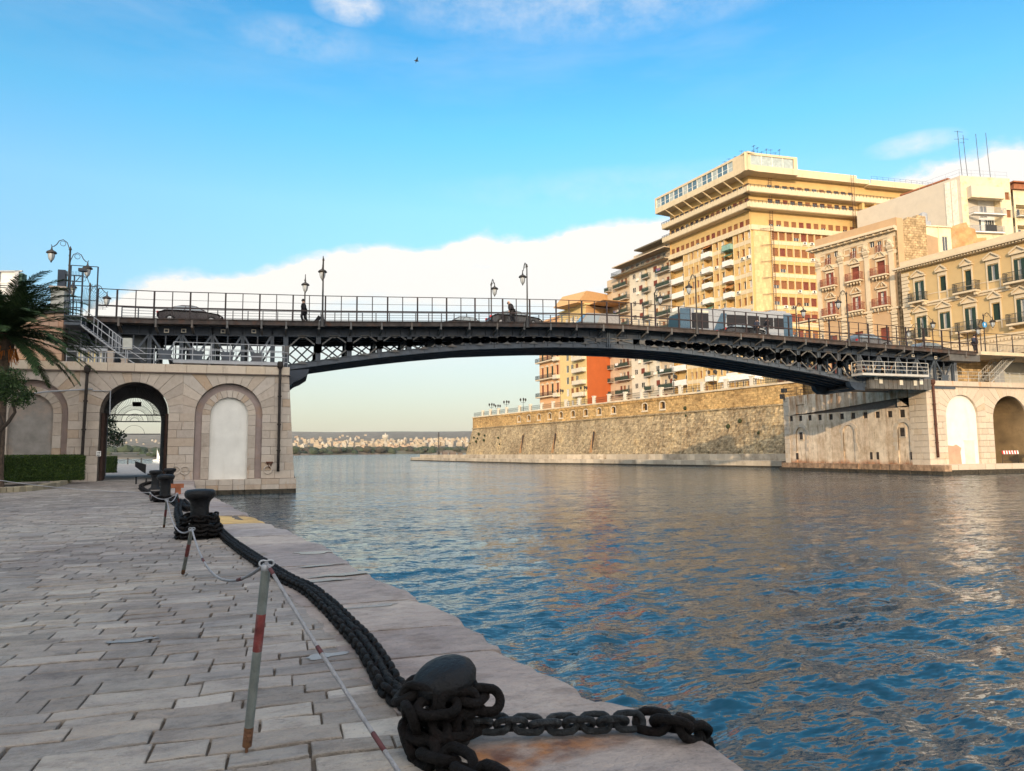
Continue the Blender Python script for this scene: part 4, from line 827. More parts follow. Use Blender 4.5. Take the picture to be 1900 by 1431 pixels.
        V.wall([(24.0, zb(24)+.4), (28.6, zb(28.6)+.4), (28.6, zd(28.6)-.88), (24.0, zd(24)-.88)], [], y=y-.02)
        for (a, b) in ((24.1, 26.05), (26.35, 28.5)): D_.bar((a, y-.07, zb(a)+.5), (b, y-.07, zd(b)-.93), .09); D_.bar((a, y-.07, zd(a)-.93), (b, y-.07, zb(b)+.5), .09)
        V.box((26.08, y-.16, zb(26)), (26.16, y+.1, zd(26)-.3)); V.box((26.24, y-.16, zb(26)), (26.32, y+.1, zd(26)-.3))
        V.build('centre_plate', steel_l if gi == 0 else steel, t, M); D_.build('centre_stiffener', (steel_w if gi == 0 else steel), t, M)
        # deep trusses over the two abutments
        for side in (0, 1):
            V = MB()
            X = [-13.3+2.04*k for k in range(7)] if side == 0 else [53.0+2.38*k for k in range(6)]
            for x in X:
                V.box((x-.12, y-.1, 8.6), (x-.06, y+.14, zd(x)-.88)); V.box((x+.06, y-.1, 8.6), (x+.12, y+.14, zd(x)-.88)); V.box((x-.1, y-.02, 8.6), (x+.1, y+.04, zd(x)-.88))
            for a, b in zip(X[:-1], X[1:]):
                mm = (a+b)/2; V.bar((a+.05, y-.06, zd(a)-.88), (mm-.1, y-.06, 9.75), .13, .1); V.bar((b-.05, y-.06, zd(b)-.88), (mm+.1, y-.06, 9.75), .13, .1)
                V.bar((a+.05, y-.06, 8.7), (mm-.1, y-.06, 9.7), .11, .1); V.bar((b-.05, y-.06, 8.7), (mm+.1, y-.06, 9.7), .11, .1)
                V.prism([(mm-.34, 9.35), (mm+.34, 9.35), (mm+.5, 10.0), (mm-.5, 10.0)], y-.13, y-.09); V.bar((mm, y-.03, 9.9), (mm, y-.03, zd(mm)-.88), .08)
            V.box((X[0], y-.15, 8.58), (X[-1], y+.15, 8.82)); V.build('end_truss', steel_l, t, M)
    # soffit plate and cross frames
    mb = MB()
    X = [-.2+k*1.07 for k in range(51)]
    for a, b in zip(X[:-1], X[1:]): mb.face([(a, Y0+.1, zb(a)+.02), (a, Y1, zb(a)+.02), (b, Y1, zb(b)+.02), (b, Y0+.1, zb(b)+.02)]); mb.face([(a, Y0+.1, zb(a)+.10), (b, Y0+.1, zb(b)+.10), (b, Y1, zb(b)+.10), (a, Y1, zb(a)+.10)])
    for y in (55.6, 56.6, 57.6, 58.6): ribbon(mb, -.2, 53.3, y, .08, lambda x: zb(x)-.12, lambda x: zb(x)+.02)
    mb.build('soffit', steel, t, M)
    mb = MB()
    for k, x in enumerate(VX+[-13.3+2.04*k for k in range(7)]+[53+2.38*k for k in range(6)]):
        z0 = zb(x)+.1 if -.2 < x < 53 else 8.7; z1 = zd(x)-.35
        mb.box((x-.05, Y0, z1-.95), (x+.05, Y1, z1)); 
        if z1-z0 > 1.2:
            mb.bar((x, Y0+.1, z0), (x, (Y0+Y1)/2, z1-.5), .1); mb.bar((x, Y1-.1, z0), (x, (Y0+Y1)/2, z1-.5), .1)
            for yy in (56.1, 57.9): mb.box((x-.07, yy-.07, z0), (x+.07, yy+.07, z1))
    for y in (55.8, 57.0, 58.2): ribbon(mb, -13.4, 67.2, y, .12, lambda x: zd(x)-.75, lambda x: zd(x)-.25)
    for a, b in zip(VX[:-1], VX[1:]):
        if zd(a)-zb(a) > 1.7: mb.bar((a, 56.6, zb(a)+.1), (b, 56.6, zd(b)-.8), .1); mb.bar((b, 57.4, zb(b)+.1), (a, 57.4, zd(a)-.8), .1)
    mb.build('cross_frame', steel, t, M)
    # brackets carrying the footway
    mb = MB(); x = -13.3; k = 0
    bx = [v for v in VX]+[-13.3+2.3*k for k in range(6)]+[55.2, 57.5, 58.6, 60.9, 63.2, 65.5]
    for x in bx:
        for (yo, yi) in ((53.5, 54.6), (60.8, 59.5)):
            mb = MB(); mb.box((x-.06, min(yo, yo+.0)-.07, zd(x)-.55), (x+.06, yo+.07, zd(x)+.02)); mb.bar((x, yo, zd(x)-.46), (x, yi, zd(x)-.8), .12, .16); mb.box((x-.04, min(yo, yi), zd(x)-.36), (x+.04, max(yo, yi), zd(x)-.26)); mb.build('bracket', steel_w, t, M)
    # ends: solid box end on the far side, counterweights under both arms
    mb = MB(); mb.box((63.4, 53.6, zd(65)-.95), (67.5, 54.6, zd(65)-.28)); mb.build('end_beam', steel_w, t, M)
    mb = MB(); mb.box((-7.4, 55.0, 8.5), (.2, 59.2, 9.0)); mb.box((53.2, 54.5, 8.6), (60.5, 59.4, 9.5)); 
    for k in range(7): mb.box((-6.5+k*.95, 55.3, 9.0), (-6.2+k*.95, 59, 9.3))
    mb.build('counterweight', steel, t, M)
    # bearing and feet of the arch
    for (x, s_) in ((.1, 1), (53.0, -1)):
        mb = MB()
        for y in (54.6, 59.3): mb.prism([(x+.3, 8.95), (x-1.5, 9.05), (x-1.3, 8.6), (x-.8, 8.25), (x+.3, 8.2)], y-.25, y+.35) if s_ < 0 else mb.prism([(x-.3*s_, 8.7), (x-.3*s_, 7.8), (x+.1*s_, 7.65), (x+.45*s_, 7.95), (x+.9*s_, 8.15), (x+1.4*s_, 8.5), (x+1.5*s_, 8.9)][::s_], y-.25, y+.35)
        mb.box((min(x-.3, x+.3), 54.6, 7.95 if s_ > 0 else 8.25), (max(x-.3, x+.3), 59.3, 8.5)); mb.build('bearing', steel, t, M)
    mb = MB(); mb.prism([(.12, 8.25), (1.05, 8.52), (1.05, 8.78), (.12, 8.6)], 54.38, 54.42); mb.build('red_plate', mat('red_lead', (.38, .05, .04), var=.3), t, M)
    # small white plates on the girder
    for (px, py) in ((309, 614), (341, 614), (414, 615), (471, 615), (1634, 655), (1669, 658), (1694, 660), (1736, 664)):
        p = aty(px, py, 54.45); mb = MB(); mb.box((p[0]-.16, 54.42, p[2]-.14), (p[0]+.16, 54.46, p[2]+.14)); mb.box((p[0]-.1, 54.41, p[2]-.08), (p[0]+.1, 54.42, p[2]+.08), 1); mb.build('plate', [mat('sign_cream', (.60, .57, .5), bump=0), steel], t, M)
    # railings on both edges, each its own part with thick rail, thin rail and posts
    for (y, h, nm, full) in ((53.5, 1.98, 'near_railing', 1), (60.8, 2.15, 'far_railing', 0)):
        mb = MB(); gap = (26.1,)
        X = [-12.3+1.15*k for k in range(70)]; X = [x for x in X if x < 67.6]
        for a, b in zip(X[:-1], X[1:]):
            if full:
                for (k, w) in ((1, .05), (.7, .022), (.42, .095)): mb.bar((a, y, zd(a)+h*k), (b, y, zd(b)+h*k), w)
            else:
                for (k, w) in ((1, .05), (.9, .03), (.8, .03), (.7, .03), (.6, .03), (.3, .03)): mb.bar((a, y, zd(a)+h*k), (b, y, zd(b)+h*k), w)
        for i, x in enumerate(X):
            w = .105 if i % 2 else .06
            if not full: w = .08
            mb.box((x-w/2, y-w/2, zd(x)-.1), (x+w/2, y+w/2, zd(x)+h))
        if full:
            for a, b in zip(X[:-1], X[1:]):
                mb.tube([(a, y+.05, zd(a)+.12), (b, y+.05, zd(b)+.12)], .02, 4)
        mb.build('railing', rustrail if full else steel_l, t, M)
    # narrow service gangway with its white rails on the far arm
    mb = MB(); a, b = aty(1602, 690, 53.0), aty(1722, 695, 53.0)
    za = 9.75; mb.box((a[0]-.2, 52.9, za-.22), (b[0], 54.3, za)); mb.build('gangway', rail_white, t, M)
    mb = MB(); railing(mb, [(a[0]-.2, 54.2, za), (a[0]-.2, 52.95, za), (b[0], 52.95, za)], 1.12, every=1.28, r=.03); mb.build('gangway_rail', rail_white, t, M)
    mb = MB(); a, b = aty(322, 660, 53.2), aty(527, 665, 53.2); za = 9.15; mb.box((a[0], 53.1, za-.2), (b[0], 54.3, za)); mb.build('gangway', rail_grey, t, M)
    mb = MB(); railing(mb, [(a[0], 53.15, za), (b[0], 53.15, za), (b[0], 54.2, za)], 1.25, every=1.25, r=.028); mb.build('gangway_rail', rail_grey, t, M)
    for (px, py) in ((1625, 700), (1634, 707), (1672, 710), (1698, 711), (1709, 709)): p = aty(px, py, 54.0); mb = MB(); mb.box((p[0]-.2, 53.95, p[2]-.25), (p[0]+.2, 54.0, p[2]+.25)); mb.build('plate', MATS['sign_cream'], t, M)
    mb = MB(); mb.box((53.6, 54.05, 8.4), (61.3, 54.45, 9.5))
    for k in range(14): mb.box((53.7+k*.55, 54.0, 8.4), (53.78+k*.55, 54.06, 9.5))
    mb.build('machinery_skirt', steel_w, t, M)
bridge()

# ================================================================== THE FAR BANK: BASTION, STREET, BUILDINGS
def quay_far():
    pts = [(74, 79), (67.3, 84.5), (60.7, 111.8), (57.7, 128.1), (51.5, 142.2), (46.5, 180), (43.5, 205), (40.0, 236), (45, 262)]
    wl = [(80, 92), (77.6, 93.7), (72, 118), (66, 142), (58, 182), (54, 207), (52, 212), (60, 240)]
    mb = MB()
    for (a, b) in zip(pts[1:-1], pts[2:]):
        n = max(1, int((Vector(b)-Vector(a)).length/1.6)); 
        for k in range(n):
            p = Vector(a).lerp(Vector(b), k/n); q = Vector(a).lerp(Vector(b), (k+1)/n); p = p.lerp(q, .006); d = (q-p).normalized(); nn = Vector((d.y, -d.x))*-1; t = random.random()
            j = random.uniform(-.03, .03)
            for (o0, o1, z0, z1, m) in ((0, 3.2, .25, .98, 0), (-.12, .4, -.8, .25, 1), (3.2, 6.5, .9, 1.95, 0)):
                P = [p+(-nn)*(o0+j), q+(-nn)*(o0+j), q+(-nn)*o1, p+(-nn)*o1]; b0 = len(mb.v)
                mb.v += [(v.x, v.y, z0) for v in P]+[(v.x, v.y, z1+random.uniform(-.015, .015)) for v in P]
                for f in ((3, 2, 1, 0), (4, 5, 6, 7), (0, 1, 5, 4), (1, 2, 6, 5), (2, 3, 7, 6), (3, 0, 4, 7)): mb.f.append(tuple(b0+i for i in f)); mb.m.append(m); mb.t.append(t)
    return mb
quay_far().build('far_quay', [mat('far_quay_stone', (.42, .36, .28), var=.2, scale=1.2, tone=.3, stain=.8, stcol=(.16, .12, .08), stscale=.5, bump=.5), MATS['wet_algae_stone']], kind='structure')

BA, BB = (54.6, 209.7), (76.2, 90.0)
ZT = 13.3
def bastion():
    t = thing('bastion_wall', 'long golden stone bastion wall with a row of small arched windows above a sloping base', 'fortress wall', (BA[0], BA[1], 1.9))
    fr = Fr(BA, BB); M = fr.M; Lw = fr.L
    zc = 9.75
    masons = coursed(.8, .36, (.6, .55, .5), .035, .75)
    def wear(t_, c, tc, noise):
        c = masons(t_, c, tc, noise)
        p = ramp(t_, noise(.16, m3=(1, 1, .8), d=9, rg=.75), [(.40, (.66, .62, .6)), (.54, (1, 1, 1)), (.7, (1.25, 1.12, .9))]); c = mixc(t_, .85, c, p, 'MULTIPLY')
        q = ramp(t_, noise(1.3, d=9, rg=.8), [(.42, (.45, .4, .34)), (.5, (1, 1, 1))]); return mixc(t_, .75, c, q, 'MULTIPLY')
    up_m = mat('bastion_upper', (.56, .38, .17), var=.25, scale=2.2, bump=2.5, bscale=4.5, extra=wear)
    lo_m = mat('bastion_lower', (.42, .34, .215), var=.28, scale=2.2, bump=3.5, bscale=4.5, extra=wear)
    u8 = [fr.uz(860+x/6.333, 700+y/6.333) for x, y in ((655, 492), (769, 484), (889, 470), (1015, 457), (1148, 445), (1289, 430), (1439, 415), (1595, 402), (1764, 385))]
    u8 += [fr.uz(1165, 758), fr.uz(860+1000/2.969, 520+700/2.969), fr.uz(860+1097/2.969, 520+692/2.969)]
    us = sorted(u[0] for u in u8[:9])+[fr.U(860+1000/2.969, 755), fr.U(860+1097/2.969, 752)]
    us = us[:9]+[u for u in us[9:] if u > us[8]+3]
    holes = [arch(u-.75, 10.75, u+.75, 11.75, 6, .4) for u in us]
    edge = [(0, zc)]+[(Lw, zc)]+[(Lw-1-k*(Lw-1)/60, ZT-.3) for k in range(61)]
    mb = MB(); mb.wall([(0, zc), (Lw, zc), (Lw, ZT-.3), (0, ZT-.3)], holes, y=0, depth=.8); mb.box((0, .9, zc), (Lw, 9, ZT-.4)); mb.build('upper_wall', up_m, t, M)
    for u in us:
        mb = MB(); mb.box((u-.75, .55, 10.75), (u+.75, .85, 12.3)); mb.box((u-.04, .5, 10.75), (u+.04, .56, 12.2), 1); mb.box((u-.75, .5, 11.4), (u+.75, .56, 11.48), 1)
        o = arch(u-.95, 10.6, u+.95, 11.8, 8, .55); i_ = arch(u-.75, 10.75, u+.75, 11.75, 8, .4)
        mb.wall(o, [i_], y=-.07, depth=.07, m=2); mb.box((u-1.05, -.16, 10.42), (u+1.05, .02, 10.6), 2)
        mb.build('window', [mat('hole_dark', (.045, .035, .03)), darkiron, mat('pale_surround', (.62, .52, .38), var=.1)], t, M)
    # battered lower face with a rough surface
    nu, nz = 300, 22; V = []; Fc = []
    nich = [(fr.U(860+x/6.333, 820), 4.2+.15*k) for k, x in enumerate((735, 1118, 1572))]
    for i in range(nu+1):
        for j in range(nz+1):
            u = Lw*i/nu; z = 1.7+(zc-1.7)*j/nz; rough = .02+.09*min(1, max(0, (u-78)/12))
            hsh = math.sin(u*1.7+z*2.1)*math.sin(u*.9-z*1.3)+.6*math.sin(u*4.1+z*5.3)*math.sin(u*3.3-z*3.9)+NR.randn()*.5
            V.append((u-(1-j/nz)*(1.1 if i == 0 else 0), -(1-j/nz)*1.9+rough*hsh*(0 if j in (0, nz) else 1)-.02, z))
    for i in range(nu):
        for j in range(nz):
            u = Lw*(i+.5)/nu; z = 1.7+(zc-1.7)*(j+.5)/nz
            Fc.append((i*(nz+1)+j, (i+1)*(nz+1)+j, (i+1)*(nz+1)+j+1, i*(nz+1)+j+1))
    mb = MB(); mb.v = V; mb.f = Fc; mb.m = [0]*len(Fc); mb.t = [.5]*len(Fc); mb.box((0, .9, .5), (Lw, 9, zc)); mb.build('battered_base', lo_m, t, M)
    for k, (u, z) in enumerate(nich+[(fr.U(1104, 820), 7.2), (fr.U(977, 820), 7.0)][:0]):
        mb = MB(); w = .75; P_ = lambda uu, zz, o: (uu, -(9.75-zz)*.236-o, zz)
        mb.face([P_(u-w*.9, 2.3, .05), P_(u+w*.6, 2.3, .05), P_(u+w*.6, 6.7, .12), P_(u+w*.1, 7.2, .12), P_(u-w*.6, 7.0, .12)], 0); mb.face([P_(u+w*.15, 3.4, .1), P_(u+w*.6, 2.9, .1), P_(u+w*.6, 6.7, .2), P_(u+w*.1, 7.1, .2), P_(u-w*.5, 6.9, .2)], 1)
        mb.build('loophole_niche', [mat('niche_stone', (.36, .20, .09), var=.2, bump=.6), MATS['hole_dark']], t, M)  # flat patches: the niche's shaded hollow is only dark colour
    mb = MB(); mb.box((0, -.32, zc-.12), (Lw, .1, zc+.14)); mb.build('cordon', lo_m, t, M)
    mb = MB(); u = 0
    while u < Lw-.2: w = random.uniform(1, 2); mb.box((u+.01, -.3, ZT-.3), (min(u+w, Lw)-.01, 9, ZT+random.uniform(-.01, .01))); u += w
    mb.build('coping', mat('bastion_coping', (.60, .50, .36), var=.15, tone=.2, stain=.5, stcol=(.2, .14, .08)), t, M)
    mb = MB(); u = 20
    while u < Lw-26: mb.box((u, -.24, ZT-.85), (u+.22, .02, ZT-.3)); mb.prism([(u, ZT-.85), (u+.22, ZT-.85), (u+.22, ZT-.65)], -.2, 0); u += .5
    mb.build('corbel_frieze', up_m, t, M)
    mb = MB()
    for (x, y) in ((160, 708), (212, 668), (285, 685), (287, 740), (207, 720), (452, 712), (480, 785), (195, 755), (128, 780)): u, z = fr.uz(860+x/6.333, 700+y/6.333); s_ = random.uniform(.25, .55); mb.lathe([(.01, -s_), (s_*.7, -s_*.5), (s_*.8, s_*.3), (.01, s_)], (u, -.6-(9.75-z)*.2, z), 7)
    for (x, y) in ((1480, 805), (1541, 775), (1655, 840), (1235, 745), (1225, 705)): u, z = fr.uz(860+x/2.969, 520+y/2.969); s_ = random.uniform(.25, .5); mb.lathe([(.01, -s_), (s_*.7, -s_*.5), (s_*.8, s_*.3), (.01, s_)], (u, -.35-(9.75-z)*.2, z), 7)
    mb.build('weed_tuft', mat('wall_weeds', (.035, .045, .02), bump=.5), t, M)
    # balustrade: white pillars are things of their own with the railing between
    pil = [fr.U(x, 745) for x in (1024, 1048, 1073, 1100, 1128, 1158, 1189, 1225, 1261, 1302, 1346, 1394)]
    pil = [fr.U(894, 768), fr.U(908, 766), fr.U(923, 764), fr.U(938, 762), fr.U(962, 758), fr.U(982, 756), fr.U(1003, 753)]+pil
    stp = thing('parapet_railing', 'white pillars with dark railing along the top of the bastion wall', 'railing', fr.w(0, .3, ZT)); stp_M = Matrix.Identity(4)
    pmt = mat('parapet_white', (.62, .57, .48), var=.05, stain=.3, stcol=(.4, .32, .22))
    for u in pil: pm = MB(); pm.box((u-.32, .05, ZT), (u+.32, .65, ZT+1.55)); pm.box((u-.4, -.02, ZT+1.55), (u+.4, .72, ZT+1.75)); pm.build('pillar', pmt, stp, M)
    rb = MB(); up_ = [0]+pil+[Lw]
    for a, b in zip(up_[:-1], up_[1:]):
        for k in (1.2, .25, .7): rb.box((a, .3, ZT+k), (b, .36, ZT+k+.06))
        n = max(2, int((b-a)/.35))
        for i in range(1, n): rb.box((a+(b-a)*i/n-.018, .31, ZT+.25), (a+(b-a)*i/n+.018, .35, ZT+1.2))
    rb.build('rail', darkiron, stp, M)
    return fr
bfr = bastion()
def lands():
    mb = MB(); P = [bfr.w(0, 8.5)[:2], bfr.w(bfr.L, 8.5)[:2], (84, 85), (84, 76), (130, 60), (300, 60), (300, 300), (92, 300)]
    mb.face([(p[0], p[1], 12.7) for p in P]); mb.build('street', mat('street_asphalt', (.09, .088, .085), scale=6), kind='structure')
lands()

# ------------------------------------------------------------------ facade kit
woodred = mat('reddish_shutter', (.20, .055, .035), var=.25, scale=3, rough=.6, bump=.1)
woodbrown = mat('brown_shutter', (.27, .115, .05), var=.2, scale=3, rough=.6, bump=.1)
woodgreen = mat('green_shutter', (.02, .045, .035), var=.2, scale=3, rough=.6, bump=.1)
wh_frame = mat('white_frame', (.7, .68, .62), bump=0)
gl = glass_mat('window_glass', (.03, .035, .04), .06)
curtain = mat('pale_curtain', (.62, .60, .56), var=.1, bump=0)
dark_rail = mat('balcony_iron', (.03, .035, .035), var=.3, rough=.5, bump=0, spec=.4)
_wc = {}
def win_mesh(kind, w, h, d=.22):
    k = (kind, round(w, 1), round(h, 1), d)
    if k in _wc: return _wc[k]
    mb = MB(); x0, x1 = -w/2, w/2
    mats = [wh_frame, gl, woodbrown, woodred, woodgreen, curtain]
    if kind in ('shut_b', 'shut_r', 'shut_g', 'half_b'):
        m = {'shut_b': 2, 'shut_r': 3, 'shut_g': 4, 'half_b': 2}[kind]; zb_ = 0 if kind != 'half_b' else h*.45
        z = zb_
        while z < h-.02: mb.box((x0, d-.06, z), (x1, d-.01, min(h, z+.1)), m); mb.box((x0, d-.02, z+.1), (x1, d, min(h, z+.125)), m); z += .125
        if kind == 'half_b': mb.box((x0, d, 0), (x1, d+.02, h*.47), 1); mb.box((x0, d-.03, 0), (x1, d, .07), 0); mb.box((-.03, d-.04, 0), (.03, d, h*.45), 0); mb.box((x0, d-.03, 0), (x0+.07, d, h*.45), 0); mb.box((x1-.07, d-.03, 0), (x1, d, h*.45), 0)
    else:
        mb.box((x0, d, 0), (x1, d+.03, h), 1)
        if kind in ('curt', 'open_g', 'open_r'): mb.box((x0+.1, d-.012, .1), (-.06, d-.002, h-.1), 5); mb.box((.06, d-.012, .1), (x1-.1 if kind != 'curt' else x1*.5, d-.002, h-.1), 5)
        f = .06
        for (a, b, c_, e) in ((x0, 0, x0+f, h), (x1-f, 0, x1, h), (-f/2, 0, f/2, h), (x0, 0, x1, f), (x0, h-f, x1, h)): mb.box((a, d-.05, b), (c_, d-.013, e), 0 if kind != 'darkw' else 3)
        if kind in ('open_g', 'open_r'):
            m = 4 if kind == 'open_g' else 3
            for s_ in (-1, 1):
                a = s_*w/2
                lf = w*.34
                xa, xb = (a, a+lf) if s_ < 0 else (a-lf, a)
                mb.box((xa, -.06, 0), (xb, -.02, h), m)
                z = .1
                while z < h-.1: mb.box((xa+.06, -.075, z), (xb-.06, -.06, z+.05), m); z += .12
    me = mb.build('window', mats).data; o = bpy.data.objects[-1] if 0 else None
    for ob in list(COL.objects):
        if ob.data == me: bpy.data.objects.remove(ob)
    _wc[k] = me; return me
class Bld:
    def __init__(s, name, label, fr, z0=12.7, cat='building'):
        s.root = thing(name, label, cat, fr.w(0, 0, z0)); s.nw = 0; s.z0 = z0; s.extra = {}
    def part(s, name, mb, mats, fr, **k): return mb.build(name, mats, s.root, fr.M, **k)
    def win(s, fr, u, z, w, h, kind='glass', d=.22, y=0, name='window'):
        me = win_mesh(kind, w, h, d); s.nw += 1
        if s.nw > 98:
            e = s.extra.setdefault('w', MB()); Mx = fr.M@Matrix.Translation((u, y, z)); b = len(e.v)
            e.v += [tuple(Mx@v.co) for v in me.vertices]
            for p in me.polygons: e.f.append(tuple(b+i for i in p.vertices)); e.m.append(p.material_index); e.t.append(.5)
            return
        link(name, me, s.root, fr.M@Matrix.Translation((u, y, z)))
    def done(s):
        if 'w' in s.extra: s.extra['w'].build('window', [wh_frame, gl, woodbrown, woodred, woodgreen, curtain], s.root, Matrix.Identity(4), kind='stuff')
def holes_of(ws): return [rect(u-w/2, z, u+w/2, z+h) for (u, z, w, h) in ws]
def wallgrid(mb, u0, u1, z0, z1, ws, depth=.25, m=0, y=0, cols=None):
    """cut the facade into storey bands so each tessellation stays small"""
    zs = sorted({round(z, 3) for (_, z, _, _) in ws}); bands = []; 
    rows = {}
    for w in ws: rows.setdefault(round(w[1], 1), []).append(w)
    keys = sorted(rows); cut = [z0]
    for a, b in zip(keys[:-1], keys[1:]):
        top = max(w[1]+w[3] for w in rows[a]); nb = min(w[1] for w in rows[b])
        if nb > top+.02: cut.append((top+nb)/2)
    cut.append(z1)
    for a, b in zip(cut[:-1], cut[1:]):
        r_ = [w for w in ws if a <= w[1]+.01 and w[1]+w[3] <= b+.01]
        mb.wall(rect(u0, a, u1, b), holes_of(r_), y=y, depth=depth, m=m, t=.5)
def balcony(mb, u0, u1, z, dep=1.1, h=1.0, kind='rail', mr=1, ms=0, y=0, th=.16):
    mb.box((u0, y-dep, z-th), (u1, y+.02, z), ms)
    if kind == 'solid':
        mb.box((u0, y-dep, z), (u1, y-dep+.07, z+h), mr); mb.box((u0, y-dep+.07, z), (u0+.07, y, z+h), mr); mb.box((u1-.07, y-dep+.07, z), (u1, y, z+h), mr)
    else:
        for k in (h, .08): mb.box((u0, y-dep, z+k-.03), (u1, y-dep+.04, z+k+.02), mr); mb.box((u0, y-dep, z+k-.03), (u0+.04, y, z+k+.02), mr); mb.box((u1-.04, y-dep, z+k-.03), (u1, y, z+k+.02), mr)
        n = max(2, int((u1-u0)/.14))
        for i in range(n+1): a = u0+.02+(u1-u0-.04)*i/n; mb.box((a-.014, y-dep+.005, z), (a+.014, y-dep+.033, z+h), mr)
        n = max(2, int(dep/.14))
        for i in range(n): a = y-dep+dep*i/n; mb.box((u0+.005, a-.012, z), (u0+.033, a+.012, z+h), mr); mb.box((u1-.033, a-.012, z), (u1-.005, a+.012, z+h), mr)

# ------------------------------------------------------------------ the tall apartment tower
def tower():
    C = (92.2, 122.3); A = (88.2, 148.0); fl = Fr(A, C)
    d = ray(1716, 420); 
    rdir = Vector((38.5, -2.2)).normalized(); E_ = (C[0]+rdir.x*44, C[1]+rdir.y*44); frr = Fr(C, E_)
    b = Bld('apartment_tower', 'tall yellow apartment tower with an overhanging glazed top storey', fl)
    wallm = mat('tower_yellow', (.54, .37, .155), var=.07, scale=.8, bump=.12, stain=.35, stcol=(.45, .33, .17), stscale=.3)
    pale = mat('tower_cream', (.60, .50, .34), var=.07, scale=1, bump=.15, stain=.5, stcol=(.42, .33, .2), stscale=.6, streak=True)
    whitep = mat('balcony_white', (.70, .69, .66), var=.05, scale=1.5, bump=.05, stain=.3, stcol=(.4, .35, .28))
    # storeys measured on the corner column of windows
    ys = [(428.8, 442.6), (458.4, 471.6), (488.6, 503), (519.4, 533.8), (550.2, 565.3)]
    rows = [(fl.uz(1390, y1)[1], fl.uz(1390, y0)[1]) for y0, y1 in ys]; pitch = (rows[0][0]-rows[-1][0])/4; hh = 1.62
    zr = [rows[0][0]-pitch*k for k in range(12) if rows[0][0]-pitch*k > 14]
    cw = [1370.5, 1380.6, 1391]; c2 = [1331, 1341]; c1 = [1277, 1285.5, 1294.5, 1303.2]
    yref = 490
    U = lambda px, y=yref: fl.U(px, y)
    wl = [U(x) for x in cw+c2+c1]
    L3 = (U(1342.5+3), U(1362)); L2 = (U(1304.5+2), U(1323)); L1 = (0.0, U(1268.5))
    ws = [(u, z, .95, hh) for u in wl for z in zr]
    top = rows[0][1]+.9                                           # top of the banded storeys
    logs = [(L3, 1), (L2, 1), (L1, 1)]
    seg = [(L1[1], L2[0]), (L2[1], L3[0]), (L3[1], fl.L)]
    mb = MB()
    for (a, c) in seg: wallgrid(mb, a, c, 12.7, top, [w for w in ws if a < w[0] < c], .45)
    # loggias are set back
    for (a, c), _ in logs:
        mb.wall(rect(a, 12.7, c, top), [], y=1.3); mb.face([(a, 0, 12.7), (a, 1.3, 12.7), (a, 1.3, top), (a, 0, top)]); mb.face([(c, 0, 12.7), (c, 0, top), (c, 1.3, top), (c, 1.3, 12.7)])
    mb.face([(0, 0, 12.7), (0, 0, top+9), (0, 22, top+9), (0, 22, 12.7)])
    b.part('river_facade', mb, wallm, fl)
    for (u, z, w, h) in ws: b.win(fl, u, z, w, h, random.choice(['shut_r', 'shut_b', 'shut_b', 'glass', 'curt', 'half_b']), d=.36)
    # panels below windows and thin rib lines
    mb = MB()
    for z in zr:
        for (a, c) in seg:
            mb.box((a+.05, -.05, z-1.05), (c-.05, .02, z-.2)); 
    for (a, c) in seg:
        n = max(2, round((c-a)/1.75))
        for i in range(n+1): u = a+.04+(c-a-.08)*i/n; mb.box((u-.05, -.11, 12.7), (u+.05, .0, top-.8))
    b.part('spandrels', mb, pale, fl)
    for (lg, dep) in logs:
        for k, z in enumerate(zr):
            mb = MB(); zz = z-.95; a, c = lg
            if lg is L1: mb.box((a-.3, -.35, zz-.15), (c, 1.3, zz+.05), 0); mb.box((a-.3, -.35, zz+.05), (c, -.25, zz+1.15), 0); 
            else:
                mb.box((a+.1, -1.0, zz-.15), (c-.05, 1.3, zz+.02), 0); mb.box((a+.1, -1.0, zz+.02), (c-.05, -.93, zz+1.02), 0)
                for q in (a+.1, c-.12): mb.box((q, -.93, zz+.02), (q+.07, 0, zz+1.02), 0); mb.box((q, -.97, zz+1.02), (q+.05, 0, zz+1.08), 1)
                mb.box((a+.1, -1.0, zz+1.02), (c-.05, -.94, zz+1.08), 1)
            green = lg is L3 and k == 0
            mb.build('balcony', [mat('balcony_green_glass', (.22, .36, .31), bump=0) if green else whitep, dark_rail], b.root, fl.M)
            b.win(fl, (a+c)/2+.9, zz+.1, 1.0, 2.2, random.choice(['shut_b', 'glass']), d=.02, y=1.22, name='balcony_door')
    # upper zone: recessed storeys between continuous balcony bands, on both faces
    z1 = top-.75
    band = [(fl.uz(1395, 387)[1], fl.uz(1395, 377)[1]), (fl.uz(1395, 357.5)[1], fl.uz(1395, 347.5)[1])]
    zp0, zp1 = fl.uz(1395, 322.5)[1], fl.uz(1395, 288)[1]
    for fr, Lx, nm in ((fl, fl.L, 'river_upper_wall'), (frr, 40.5, 'street_upper_wall')):
        wsU = []
        n = int((Lx-1.5)/(1.95 if fr is frr else 1.62)); u0 = 5.2 if fr is frr else .8
        for zz, hgt in ((top+.25, 1.55), (band[0][1]+.15, 1.5), (band[1][1]+.1, 1.3)):
            for i in range(n):
                u = u0+i*(1.85 if fr is frr else (Lx-1.8)/(n-1) if n > 1 else 1)
                if u > Lx-.8 or (fr is frr and zz > band[0][1] and u > 26): continue
                wsU.append((u, zz, 1.2, hgt))
        mb = MB(); wallgrid(mb, 0, Lx, top-.75, zp0+1.2, wsU, .2, y=.25); 
        b.part(nm, mb, wallm, fr)
        for (u, z, w, h) in wsU: b.win(fr, u, z, w, h, random.choice(['shut_b', 'shut_r', 'darkw', 'darkw', 'darkw', 'glass'] if z > top+1 else ['shut_b', 'shut_b', 'half_b', 'shut_r']), d=.15, y=.25)
